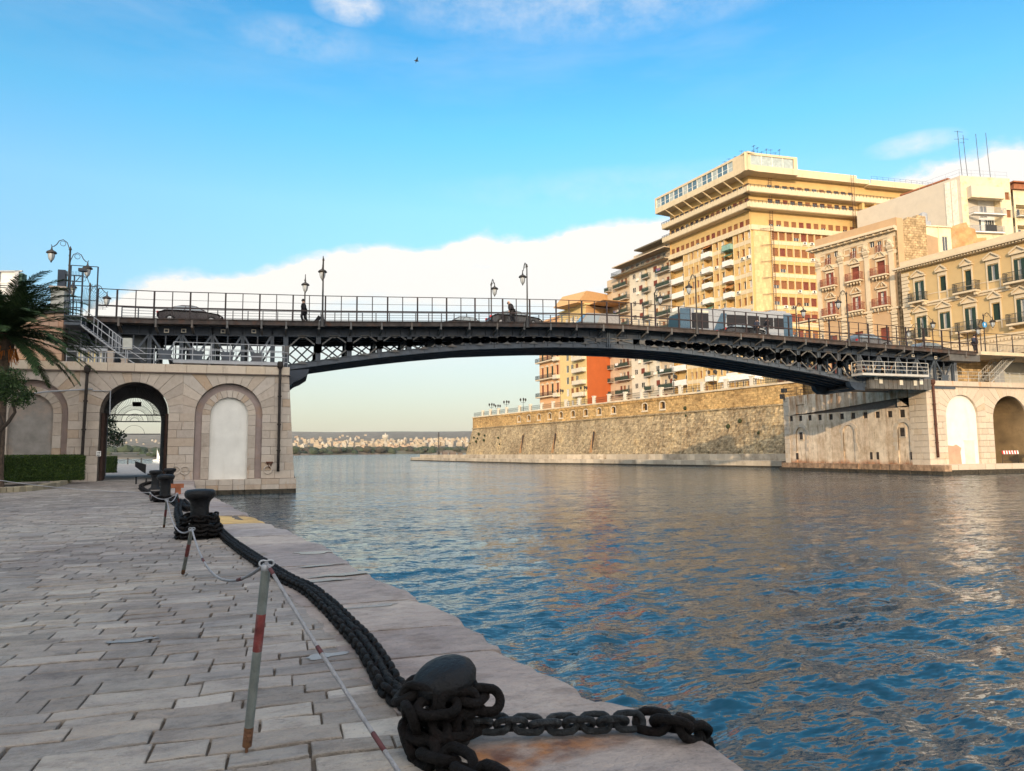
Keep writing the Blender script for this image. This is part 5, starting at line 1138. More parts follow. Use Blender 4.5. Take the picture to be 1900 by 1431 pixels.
        mb = MB(); mb.box((-.35 if fr is fl else 0, -.35, top-.75), (Lx, .25, top+.35))
        for i in range(int(Lx/1.75)): mb.box((i*1.75+.4, -.39, top-.72), (i*1.75+.46, -.35, top+.3))
        b.part('lower_band', mb, pale, fr)
        for (za, zb_) in band:
            mb = MB(); x0 = -1.0 if fr is fl else -1.55; x1 = Lx+(1.55 if fr is fl else 2.5)
            mb.box((x0, -1.55, za), (x1, -1.4, zb_)); mb.box((x0, -1.4, za-.1), (x1 if fr is frr else Lx+.2, .25, za+.12))
            if fr is fl: mb.box((x0, -1.4, za), (x0+.15, .25, zb_))
            b.part('balcony_band', mb, pale, fr)
            mb = MB(); mb.box((x0, -1.58, zb_+.32), (x1, -1.5, zb_+.40)); mb.box((x0, -1.58, zb_+.12), (x1, -1.52, zb_+.16))
            q = x0
            while q < x1: mb.box((q, -1.6, zb_-.25), (q+.05, -1.5, zb_+.35)); q += .9
            b.part('band_rail', mb, dark_rail, fr)
        b.extra.setdefault('k', 0)
    # pillars of the open upper galleries on the street side
    mb = MB()
    for u in (27.5, 30.7, 33.9, 37.1, 39.8):
        for (za, zb_) in ((top+.3, band[0][0]), (band[0][1]-.9, band[1][0])): mb.box((u-.3, -1.2, za), (u+.3, -.1, zb_))
    b.part('gallery_pillars', mb, wallm, frr)
    # glazed penthouse over both faces
    mb = MB(); glz = MB(); P0, P1 = -2.3, fl.L+2.4
    zw0, zw1 = fl.uz(1385, 316)[1], fl.uz(1385, 303)[1]; zw0 = zp0+1.35; zw1 = zp1-.5
    ua, ub = P0+.5, U(1375, 310)
    mb.wall(rect(P0, zp0, P1, zp1), [rect(ua, zw0, ub, zw1)], y=-2.4, depth=.25, t=.5)
    mb.box((P0, -2.38, zp1-.35), (P1, 12, zp1), 0); mb.box((P0, -2.38, zp0), (P1-.01, 10, zp0+.15), 0); mb.face([(P0, -2.4, zp0), (P0, -2.4, zp1), (P0, 10, zp1), (P0, 10, zp0)])
    b.part('penthouse', mb, pale, fl)
    n = 16
    for i in range(n):
        a = ua+(ub-ua)*i/n; c = ua+(ub-ua)*(i+1)/n; pm_ = MB(); pm_.box((a+.1, -2.2, zw0), (c-.1, -2.16, zw1), 1 if i % 3 else 2); pm_.box((a-.06, -2.3, zw0), (a+.1, -2.12, zw1), 0); pm_.box((a+.1, -2.22, zw0+.9), (c-.1, -2.14, zw0+.98), 0)
        pm_.build('window', [wh_frame, glass_mat('blue_glass', (.10, .17, .22), .05), mat('roller_blind_grey', (.36, .42, .42), bump=0)], b.root, fl.M)
    mb = MB(); q0 = frr.U(1457, 300)+.0
    mb.wall(rect(-2.4, zp0, q0+1.2, zp1-.004), [rect(-.9, zw0, q0+.3, zw1)], y=-2.38, depth=.25, t=.5); mb.box((-2.3, -2.35, zp1-.36), (q0+1.2, 10, zp1-.01)); mb.box((-2.3, -2.35, zp0+.004), (q0+1.2, 10, zp0+.14)); mb.face([(q0+1.2, -2.38, zp0), (q0+1.2, 8, zp0), (q0+1.2, 8, zp1), (q0+1.2, -2.38, zp1)])
    b.part('penthouse', mb, pale, frr)
    for i in range(4):
        a = -.9+(q0+1.2)*i/4; c = a+(q0+1.2)/4; pm_ = MB(); pm_.box((a+.1, -2.2, zw0), (c-.1, -2.16, zw1), 1); pm_.box((a-.08, -2.3, zw0), (a+.1, -2.12, zw1), 0)
        pm_.build('window', [wh_frame, MATS['roller_blind_grey']], b.root, frr.M)
    for i in range(8): u = 1.5+i*(fl.L)/8; mb = MB(); mb.bar((u, -2.3, zp0-.02), (u, .3, zp0-1.3), .22, .3); b.part('penthouse_strut', mb, pale, fl)
    # right-hand face below the bands
    zr2 = [z for z in zr]; ur = [frr.U(x, 528) for x in (1442, 1457.5, 1472.5, 1487.5, 1503)]
    ur = [frr.U(1441.5, 528)+1.78*k for k in range(12)]
    ws = [(u, z-.05, 1.4, 1.75) for u in ur for z in zr2]
    ub0 = ur[0]-1.1
    mb = MB(); wallgrid(mb, ub0, 40.5, 12.7, top-.7, ws, .35); mb.wall(rect(0, 12.7, ub0, top-.7), [], t=.5); mb.face([(40.5, 0, 12.7), (40.5, 20, 12.7), (40.5, 20, zp0+1), (40.5, 0, zp0+1)])
    b.part('street_facade', mb, wallm, frr)
    for (u, z, w, h) in ws: b.win(frr, u, z, w, h, random.choice(['shut_b', 'shut_b', 'shut_r', 'shut_r', 'half_b', 'shut_b']), d=.25)
    mb = MB(); mb.box((.55, -.1, 12.7), (ub0-.35, .02, top-.7)); b.part('stone_cladding', mb, mat('cladding_stone', (.60, .45, .24), var=.12, scale=1.5, bump=.2, extra=coursed(.62, 1.25, (.62, .6, .55), .02, .5)), frr)
    mb = MB()
    for z in zr2: mb.box((ub0+.2, -.06, z-1.05), (22, .02, z-.25))
    for i in range(13): u = ub0+.22+i*1.78; mb.box((u-.05, -.13, 12.7), (u+.05, 0, top-.75))
    b.part('spandrels', mb, pale, frr)
    # air conditioners and small awnings fixed here and there
    rr = random.Random(3)
    for k in range(16):
        fr_, uu = (fl, rr.choice(wl)) if k % 2 else (frr, rr.choice(ur[:7])); z = rr.choice(zr[:6])-.75; mb = MB(); mb.box((uu-.42, -.42, z), (uu+.42, -.05, z+.6)); mb.lathe([(.22, 0), (.22, .02), (.02, .02)], n=12) if 0 else None; mb.box((uu-.3, -.44, z+.08), (uu+.1, -.42, z+.5), 1)
        mb.build('air_conditioner', [wh_frame, dark_rail], b.root, fr_.M)
    for k in range(5):
        a, c = L3 if k % 2 else L2; z = zr[k]+1.75; mb = MB(); mb.face([(a+.15, -1.0, z-.75), (c-.1, -1.0, z-.75), (c-.1, .2, z), (a+.15, .2, z)]); mb.build('awning', mat('awning_%d' % (k % 3), ((.50, .20, .06), (.10, .22, .14), (.55, .48, .35))[k % 3], var=.1, bump=0), b.root, fl.M)
    # floors and roof behind
    mb = MB(); mb.box((0, 1.5, 12.7), (fl.L-1.6, 12, zp0)); b.part('core', mb, wallm, fl)
    mb = MB(); mb.box((1, 1, 12.7), (40, 18, zp0+.3)); mb.box((q0+1.2, -1.2, zp0+.2), (29.5, 8, zp0+1.2)); mb.box((q0+1.6, 2, zp0+1), (29, 12, zp0+3.4)); mb.box((q0+1.2, 3.9, zp0+3.4), (29.6, 12, zp0+3.7)); mb.box((29, -1.5, zp0-.1), (47, 14, zp0+.35)); mb.box((29.6, -1.52, zp0+.35), (47, -1.3, zp0+1.2))
    b.part('roof_block', mb, pale, frr)
    mb = MB(); mb.box((0, -.02, 13.2), (fl.L, .5, 13.9)); b.part('base_course', mb, whitep, fl)
    mb = MB(); railing(mb, [(30, -1.2, zp0+1.2), (46.8, -1.2, zp0+1.2)], .9, r=.02, every=1.5, rows=(1, .5)); b.part('roof_rail', mb, dark_rail, frr)
    # ladder cage and antenna brackets on the blank wall
    mb = MB(); uL = ub0-.15
    for s_ in (0, .65): mb.box((uL+s_-.03, -.5, 14), (uL+s_+.03, -.44, zp0-.3))
    z = 14
    while z < zp0-.5: mb.box((uL, -.5, z), (uL+.65, -.46, z+.04)); z += .45
    for z in zr2: mb.bar((uL-2.6, -.5, z+1.9), (uL+.2, -.2, z+2.3), .06); mb.bar((uL-2.6, -.5, z+1.9), (uL+.2, -.8, z+2.2), .05)
    uM = frr.U(1568, 350)
    for s_ in (0, .65): mb.box((uM+s_-.03, -2.0, top-9), (uM+s_+.03, -1.94, zp0+1.6))
    z = top-9
    while z < zp0+1.5: mb.box((uM, -2.0, z), (uM+.65, -1.96, z+.04)); z += .45
    b.part('ladder', mb, mat('rusty_ladder', (.12, .07, .05), bump=0), frr)
    b.done()
    # aerials on the roof, each a thing
    pts = [(1338, 309), (1346, 306), (1357, 299), (1369, 294), (1376, 290), (1392, 286), (1400, 286), (1408, 287), (1416, 287), (1425, 288), (1433, 288), (1441, 289), (1449, 290)]
    for k, (px, py) in enumerate(pts):
        fr = fl if px < 1394 else frr; u, z = fr.uz(px, py, -.5); zz = zp1; p = fr.w(u, .6 if fr is fl else 0, zz)
        a = thing('roof_aerial', 'thin television aerial on the glazed top storey of the yellow tower', 'aerial', p, random.uniform(0, 3), 'aerials on the tower roof')
        mb = MB(); h = random.uniform(1.6, 2.6); mb.tube([(0, 0, 0), (0, 0, h)], .035, 4); mb.tube([(-.4, 0, h-.2), (.5, 0, h-.2)], .025, 4)
        for q in range(5): mb.tube([(-.35+q*.2, -.3, h-.2), (-.35+q*.2, .3, h-.2)], .015, 4)
        mb.tube([(-.3, 0, h*.6), (.35, 0, h*.62)], .02, 4); mb.build('mast', darkiron, a)
    return fl, frr
TFL, TFR = tower()

# ------------------------------------------------------------------ grey-beige flats with green balconies
def flats():
    A = (84.2, 175.0); C = (88.3, 148.3)
    z1 = 0
    fr = Fr(A, C); U = lambda px, py=600: fr.U(px, py)
    ua = U(1128, 600); fr = Fr(fr.w(ua)[:2], C); U = lambda px, py=600: fr.U(px, py); Lx = fr.L
    b = Bld('apartment_block', 'beige apartment block with dark green balconies left of the tall tower', fr)
    wm_ = mat('flats_beige', (.52, .42, .30), var=.12, scale=.8, bump=.2, stain=.6, stcol=(.36, .27, .18), stscale=.4)
    wp = mat('flats_pale', (.60, .54, .43), var=.08, scale=1, bump=.1, stain=.3, stcol=(.4, .33, .24))
    # storey lines from the right-hand balcony stack
    zt = fr.uz(1245, 476)[1]; zs = [fr.uz(1240, y)[1] for y in (503, 530.5, 557)]; pitch = (zs[0]-zs[2])/2
    zf = [zs[0]-pitch*k for k in range(0, 13) if zs[0]-pitch*k > 14]
    cols = [(1150, 'w'), (1156, 'w'), (1163, 'w'), (1181, 'w2'), (1193, 'w2'), (1220, 'w'), (1232, 'w'), (1242, 'w')]
    ws = []
    for px, k in cols:
        for z in zf: ws.append((U(px), z+.1, 1.0 if k == 'w' else 1.5, 2.1 if px not in (1181, 1193, 1220) else 1.4) if px not in (1181, 1193, 1220) else (U(px), z+.9, 1.35, 1.35))
    mb = MB(); wallgrid(mb, 0, Lx, 12.7, zt, ws, .2); mb.face([(0, 0, 12.7), (0, 0, zt), (0, 16, zt), (0, 16, 12.7)]); b.part('wall', mb, wm_, fr)
    mb = MB(); mb.box((U(1172), -.35, 12.7), (U(1201), .0, zf[0]+2.6)); mb.box((U(1205), -.25, 12.7), (U(1224), 0, zf[0]+2.6)); b.part('projecting_bay', mb, wp, fr)
    for (u, z, w, h) in ws:
        y = -.33 if U(1172) < u < U(1201) else -.23 if U(1205) < u < U(1224) else 0
        b.win(fr, u, z, w, h, random.choice(['shut_b', 'glass', 'curt', 'glass', 'shut_r']), d=.15 if y == 0 else -.02, y=y)
    gm = mat('balcony_green', (.05, .09, .065), var=.2, bump=0); sl_ = mat('slab_grey', (.42, .38, .32), bump=.1)
    for z in zf:
        for (a, c) in ((1145, 1170), (1199, 1212), (1225, 1251), (1129, 1137)):
            mb = MB(); balcony(mb, U(a), U(c), z, dep=1.25, h=1.05); mb.box((U(a)+.03, -1.2, z+.1), (U(c)-.03, -1.17, z+.9), 2); mb.build('balcony', [sl_, dark_rail, gm], b.root, fr.M)
    # set-back upper storeys with heavy eaves
    for (px0, yb, yt, dep) in ((1146, 487, 470, 1.6), (1176, 463, 450, 2.0)): pass
    za = zf[0]+2.9
    mb = MB(); mb.box((U(1146), -1.9, za), (Lx, 2, za+.25)); mb.box((U(1150), .9, za), (Lx, 14, za+2.7)); mb.box((U(1147), -1.7, za+2.7), (Lx, 14, za+2.95)); mb.box((U(1165), 2.4, za+2.95), (Lx, 14, za+5.4)); b.part('setback_storeys', mb, wm_, fr)
    mb = MB(); mb.box((U(1182), -.4, za+5.4), (Lx, 14, za+5.75)); mb.box((U(1146), -2.0, za-.05), (Lx, -1.7, za+.3)); b.part('eaves', mb, mat('dark_eaves', (.14, .12, .085), bump=.1), fr)
    mb = MB(); balcony(mb, U(1146)+.1, Lx, za+.25, dep=1.9, h=1.0, y=0, th=.05); b.part('terrace_rail', mb, [sl_, dark_rail], fr)
    for u in np.arange(U(1153), Lx-1, 2.2): b.win(fr, float(u), za+.35, 1.2, 2.0, random.choice(['glass', 'shut_b']), d=0, y=.82); b.win(fr, float(u)+1.2, za+3.1, 1.2, 1.7, 'glass', d=0, y=2.3)
    rr = random.Random(5)
    for k in range(9):
        u = rr.choice([U(1175), U(1188), U(1216), U(1229)]); z = rr.choice(zf[:9])+.1; mb = MB(); mb.box((u-.4, -.75, z), (u+.4, -.36, z+.6)); mb.build('air_conditioner', wh_frame, b.root, fr.M)
    for k in range(7):
        a, c = rr.choice([(1145, 1170), (1225, 1251)]); z = rr.choice(zf[:9])+.15; mb = MB(); u0 = U(a)+rr.uniform(.3, 1.2)
        for q in range(3): mb.box((u0+q*.5, -1.32, z+.25+rr.uniform(0, .2)), (u0+q*.5+.42, -1.29, z+.95), 0)
        mb.build('washing', mat('washing_%d' % (k % 3), ((.7, .7, .7), (.12, .2, .4), (.55, .12, .1))[k % 3], bump=0), b.root, fr.M)
    b.done(); return fr
FFR = flats()

# ------------------------------------------------------------------ red end wall block and the peach building
def redblock():
    P = atD(1090, 745, 186); fwall = Fr((P[0], P[1]), FFR.w(-.3, 4)[:2])    # red flank facing the canal mouth
    z0 = 12.7
    C = (P[0], P[1]); vp = np.array(ray(300, 838))[:2]; vp = vp/np.linalg.norm(vp)
    yl = Fr((C[0]+vp[0]*60, C[1]+vp[1]*60), C); ua = yl.U(1040, 720); A = yl.w(ua)[:2]; fr = Fr(A, C)
    zr = fr.uz(1085, 566)[1]
    b = Bld('apartment_block', 'block with a blank orange-red end wall and yellow flats facing the canal', fr)
    yel = mat('flats_yellow', (.62, .47, .22), var=.08, bump=.1, stain=.3, stcol=(.5, .36, .18)); red = mat('orange_red_render', (.50, .125, .035), var=.06, scale=.5, bump=.08, stain=.25, stcol=(.42, .10, .03))
    U = lambda px, py=700: fr.U(px, py)
    zs = [fr.uz(980+x/5.96, 520+y/5.96)[1] for x, y in ((437, 895), (437, 1030), (437, 1160), (437, 1285))]; pitch = (zs[0]-zs[3])/3
    cols = (980+437/5.96, 980+488/5.96, 980+541/5.96); zf = [zs[0]+pitch*k for k in range(-6, 8) if 13 < zs[0]+pitch*k < zr-3]
    ws = [(U(px), z, 1.35, 2.0) for px in cols for z in zf]
    mb = MB(); wallgrid(mb, 0, fr.L, z0, zr, ws, .2); mb.face([(0, 0, z0), (0, 0, zr), (0, 14, zr), (0, 14, z0)]); mb.box((-.3, -.4, zr), (fr.L+.3, 14, zr+.4)); b.part('yellow_wall', mb, yel, fr)
    for (u, z, w, h) in ws: b.win(fr, u, z, w, h, random.choice(['shut_b', 'curt', 'curt', 'glass']), d=.12)
    for z in zf: mb = MB(); balcony(mb, U(1068), fr.L-.4, z-.5, dep=1.3, h=1.0, kind='solid'); mb.build('balcony', [MATS['slab_grey'], MATS['flats_pale']], b.root, fr.M)
    zs_ = fwall.uz(1108, 632)[1]; mb = MB(); mb.wall(rect(0, zs_, fwall.L, zr), [], t=.5); b.part('tan_upper_wall', mb, [mat('tan_render', (.50, .30, .14), var=.08, bump=.1)], fwall); mb = MB(); mb.wall(rect(0, z0, fwall.L, zs_), [], t=.5); b.part('red_end_wall', mb, [red], fwall)
    mb = MB(); mb.prism([(0, zr), (fr.L, zr), (fr.L, zr+.05), (0, zr+.05)], 0, 12); b.part('roof', mb, yel, fr)
    # upper tan storeys seen above the bridge
    tan = mat('tan_render', (.50, .30, .14), var=.08, bump=.1); q = fr.uz(1105, 541, 2)
    mb = MB(); mb.box((1.5, 1.0, zr), (fwall.L+8, 12, zr+.1)); b.part('parapet', mb, tan, fr)
    tz = fwall.uz(1105, 541)[1]; mb = MB(); u1 = fwall.U(1103, 545)
    mb.prism([(-2.5, zr+.4), (fwall.L+2, zr+.4), (fwall.L+2, tz), (u1, tz), (u1-2.4, tz-.1)], .6, 10); mb.box((-1, .3, zr+.3), (fwall.L+2, .9, zr+.7)); b.part('attic', mb, tan, fwall)
    b.done()
    # peach building to the left
    A2 = fr.w(0)[:2]; uq = Fr((A2[0]+vp[0]*60, A2[1]+vp[1]*60), A2); ub = uq.U(1001.5, 720); f2 = Fr(uq.w(ub)[:2], A2)
    z2 = zr-1.0; b = Bld('apartment_block', 'narrow peach building with long iron balconies at the left end of the row', f2)
    peach = mat('peach_render', (.64, .38, .20), var=.07, bump=.1, stain=.4, stcol=(.5, .3, .16))
    zs = [f2.uz(1010, 520+y/5.96)[1] for y in (905, 1095, 1290)]; pitch = (zs[0]-zs[2])/2; zf = [zs[0]+pitch*k for k in range(-2, 5) if 13 < zs[0]+pitch*k < z2-3.5]
    U2 = lambda px: f2.U(px, 700)
    us = [U2(980+x/5.96) for x in (160, 213, 267, 325)]
    ws = [(u, z+.15, 1.2, 3.2) for u in us for z in zf]
    mb = MB(); wallgrid(mb, 0, f2.L, z0, z2, ws, .3); mb.box((-.3, -.4, z2), (f2.L, 12, z2+.5)); mb.face([(0, 0, z0), (0, 0, z2), (0, 14, z2), (0, 14, z0)]); b.part('wall', mb, peach, f2)
    for (u, z, w, h) in ws: b.win(f2, u, z, w, h, 'shut_g' if random.random() < .5 else 'shut_r', d=.2)
    mb = MB()
    for (u, z, w, h) in ws: mb.prism([(u-.9, z+h+.1), (u+.9, z+h+.1), (u+.9, z+h+.4), (u, z+h+.75), (u-.9, z+h+.4)], -.15, .02)
    b.part('window_hoods', mb, MATS['pale_surround'], f2)
    for z in zf:
        mb = MB(); balcony(mb, -.6, f2.L*.78, z, dep=1.2, h=1.1, th=.3); mb.build('balcony', [MATS['pale_surround'], dark_rail], b.root, f2.M)
        mb = MB(); balcony(mb, f2.L*.8, f2.L*.98, z-.5, dep=1.2, h=1.0, kind='solid'); mb.build('balcony', [MATS['slab_grey'], MATS['flats_pale']], b.root, f2.M)
    b.done()
redblock()

# ------------------------------------------------------------------ tan palace with pilasters
cream = mat('trim_cream', (.58, .48, .34), var=.06, scale=2, bump=.15, stain=.3, stcol=(.5, .4, .26))
def palace_tan():
    c = atD(1664, 428, 88); a = atz(1508, 470, c[2]); zc = float(c[2]); fr = Fr(a[:2], c[:2]); Lx = fr.L
    b = Bld('palace', 'tan palace with cream pilasters and red-brown shutters beside the tower', fr)
    tan = mat('palace_tan', (.46, .31, .18), var=.06, scale=1, bump=.12, stain=.25, stcol=(.45, .28, .13))
    U = lambda px, py=520: fr.U(px, py); Z = lambda y, px=1636: fr.uz(px, y)[1]
    cols = [U(1540.5), U(1588), U(1636)]
    zm0, zm1, zt0, zt1, zl0, zl1, zd0, zd1 = Z(470), Z(449), Z(511), Z(484), Z(569), Z(541.5), Z(634, 1641), Z(608, 1641)
    st = (cols[2]-cols[0])/2; w1 = .29*st; ws = []
    for i, u in enumerate(cols):
        ws += [(u, zt0, w1, zt1-zt0), (u, zl0, w1*1.12, zl1-zl0), (u-.1, zm0+.2, .17*st, zm1-zm0), (u, 12.8, .33*st, max(2.4, zd1-12.8))]
    mz = [(cols[0]+.27*st, zm0+1.1, .17*st, 1.2), (cols[2]-.3*st, zm0+1.1, .19*st, 1.3)]
    mb = MB(); wallgrid(mb, .55, Lx-.3, 12.7, zm0-.3, [w for w in ws if w[1] < zm0-.3], .3); wallgrid(mb, .55, Lx-.3, zm0-.3, zc+.3, [w for w in ws if w[1] > zm0-.3]+mz, .3)
    b.part('facade', mb, tan, fr)
    for i, u in enumerate(cols):
        b.win(fr, u, zt0, w1, zt1-zt0, 'open_r' if i == 0 else 'shut_r', d=.25); b.win(fr, u, zl0, w1+.2, zl1-zl0, 'open_r', d=.25); b.win(fr, u-.1, zm0+.2, .17*st, zm1-zm0, 'glass', d=.25); b.win(fr, u, 12.8, .33*st, max(2.4, zd1-12.8), 'shut_r', d=.25)
    for (u, z, w, h) in mz: b.win(fr, u, z, w, h, 'glass', d=.25)
    # cream band of the attic, pilasters, hoods
    mb = MB(); mb.box((.3, -.06, zm0-.4), (Lx-.2, .0, zm0+.1)); mb.box((.3, -.06, zm1+.35), (Lx-.2, 0, zc+.2))
    for u in (cols[0]-.28*st, cols[1]-.27*st, cols[1]+.27*st, cols[2]+.27*st): mb.wall(rect(u-.14*st, zm0+.7, u+.14*st, zm1+.3), [rect(u-.1*st, zm0+.95, u+.1*st, zm1+.05)], y=-.08, depth=.08)
    for px in (1521, 1563.5, 1611, 1657):
        u = U(px); w = .085*st
        mb.box((u-w, -.2, zl0-1.0), (u+w, 0, zt1+.9)); mb.box((u-w-.05, -.3, zt1+.9), (u+w+.05, 0, zt1+1.15)); mb.box((u-w-.1, -.35, zt1+1.8), (u+w+.1, 0, zt1+2.15))
        for q in range(5): mb.lathe([(.05, -.28), (.2, -.1), (.24, .1), (.1, .28)], (u-w+q*w*.5, -.27, zt1+1.45), 6)
        mb.box((u-w, -.2, zm0+.1), (u+w, 0, zm1+.4)); 
        for q in range(4): mb.lathe([(.03, -.3), (.17, -.12), (.15, .15), (.03, .3)], (u-w*.7+q*w*.45, -.28, zm1-.2-q*.12), 6)
        z = 12.7
        while z < zl0-1.1: mb.box((u-w-.05, -.24, z+.04), (u+w+.05, 0, min(zl0-1.05, z+.42))); z += .46
        mb.box((u-w-.1, -.3, zl0-1.05), (u+w+.1, 0, zl0-.85)); mb.prism([(u-.3, zl0), (u, zl0-.45), (u+.3, zl0), (u, zl0+.45)], -.26, -.19)
    for u in cols:
        for (zz, k) in ((zt1, 0), (zl1, 1)):
            mb.box((u-w1/2-.16, -.1, zz-2.9 if k else zz-2.7), (u-w1/2-.06, 0, zz+.1)); mb.box((u+w1/2+.06, -.1, zz-2.9 if k else zz-2.7), (u+w1/2+.16, 0, zz+.1)); mb.box((u-w1/2-.16, -.1, zz), (u+w1/2+.16, 0, zz+.25))
            e = .21*st; mb.box((u-e, -.3, zz+.4), (u+e, 0, zz+.52)); mb.bar((u-e, -.15, zz+.55), (u-e*.2, -.15, zz+1.25), .13, .3); mb.bar((u+e, -.15, zz+.55), (u+e*.2, -.15, zz+1.25), .13, .3); mb.lathe([(.02, -.25), (.13, 0), (.02, .3)], (u, -.12, zz+.9), 6)
    mb.box((0.2, -.3, zl0-.62), (Lx-.2, 0, zl0-.36))
    b.part('pilasters_and_mouldings', mb, cream, fr)
    mb = MB(); mb.box((-.2, -.55, zc), (Lx+.05, .2, zc+.22)); mb.box((-.45, -.95, zc+.22), (Lx+.05, .2, zc+.5)); mb.box((-.3, -.7, zc+.5), (Lx+.05, .2, zc+.62))
    u = .2
    while u < Lx: mb.box((u, -.75, zc-.05), (u+.22, -.1, zc+.2)); u += 1.0
    b.part('cornice', mb, cream, fr)
    mb = MB(); mb.box((.5, -.1, zc+.62), (Lx, .4, zc+1.75)); mb.box((.3, .4, 12.7), (Lx-.4, 11, zc+.9)); b.part('parapet', mb, tan, fr)
    redr = mat('red_balcony_iron', (.26, .07, .045), var=.2, bump=0)
    for i, u in enumerate(cols):
        for z in (zt0, zl0):
            mb = MB(); balcony(mb, u-.3*st, u+.3*st, z, dep=.8, h=1.0, th=.2)
            for q in range(5): mb.lathe([(.02, -.2), (.14, -.08), (.14, .08), (.02, .2)], (u-.24*st+q*.12*st, -.5, z-.38), 6, 0)
            mb.build('balcony', [cream, redr], b.root, fr.M)
        mb = MB(); balcony(mb, u-.12*st, u+.08*st, zm0+.15, dep=.3, h=.9, th=.1); mb.build('balcony', [cream, redr], b.root, fr.M)
    mb = MB(); balcony(mb, -2.6, .4, zl0-.2, dep=.9, h=1.0); mb.build('balcony', [cream, redr], b.root, fr.M)
    # the rough stone flank
    C2 = fr.w(Lx)[:2]; D2 = (C2[0]+12, C2[1]-.8); f2 = Fr(C2, D2); ue = f2.U(1719, 440)
    zt = lambda px, py: f2.uz(px, py)[1]
    mb = MB(); outer = [(0, 12.7), (ue, 12.7), (ue+.05, zt(1718, 402)), (ue*.72, zt(1704, 399)), (ue*.66, zt(1700, 405)), (ue*.4, zt(1690, 403)), (ue*.35, zt(1687, 408)), (0, zt(1667, 411))]
    mb.prism(outer, 0, .8)
    def rough(t_, c_, tc, noise): c_ = coursed(.55, .32, (.35, .3, .22), .05, .6)(t_, c_, tc, noise); q = ramp(t_, noise(.8, d=9, rg=.8), [(.42, (.6, .52, .42)), (.6, (1.1, 1.05, 1))]); return mixc(t_, .8, c_, q, 'MULTIPLY')
    mb.build('stone_flank', mat('rubble_stone', (.47, .37, .23), var=.2, scale=1.6, bump=1.6, bscale=3, extra=rough), b.root, f2.M)
    mb = MB(); mb.box((0, .8, 12.7), (ue-.1, 9, zt(1718, 402)-1.5)); mb.build('core', tan, b.root, f2.M)
    mb = MB(); mb.box((-.02, -.06, zc-8), (.9, .0, zc+1.7)); mb.build('corner_strip', tan, b.root, f2.M)
    b.done(); return fr
PTF = palace_tan()

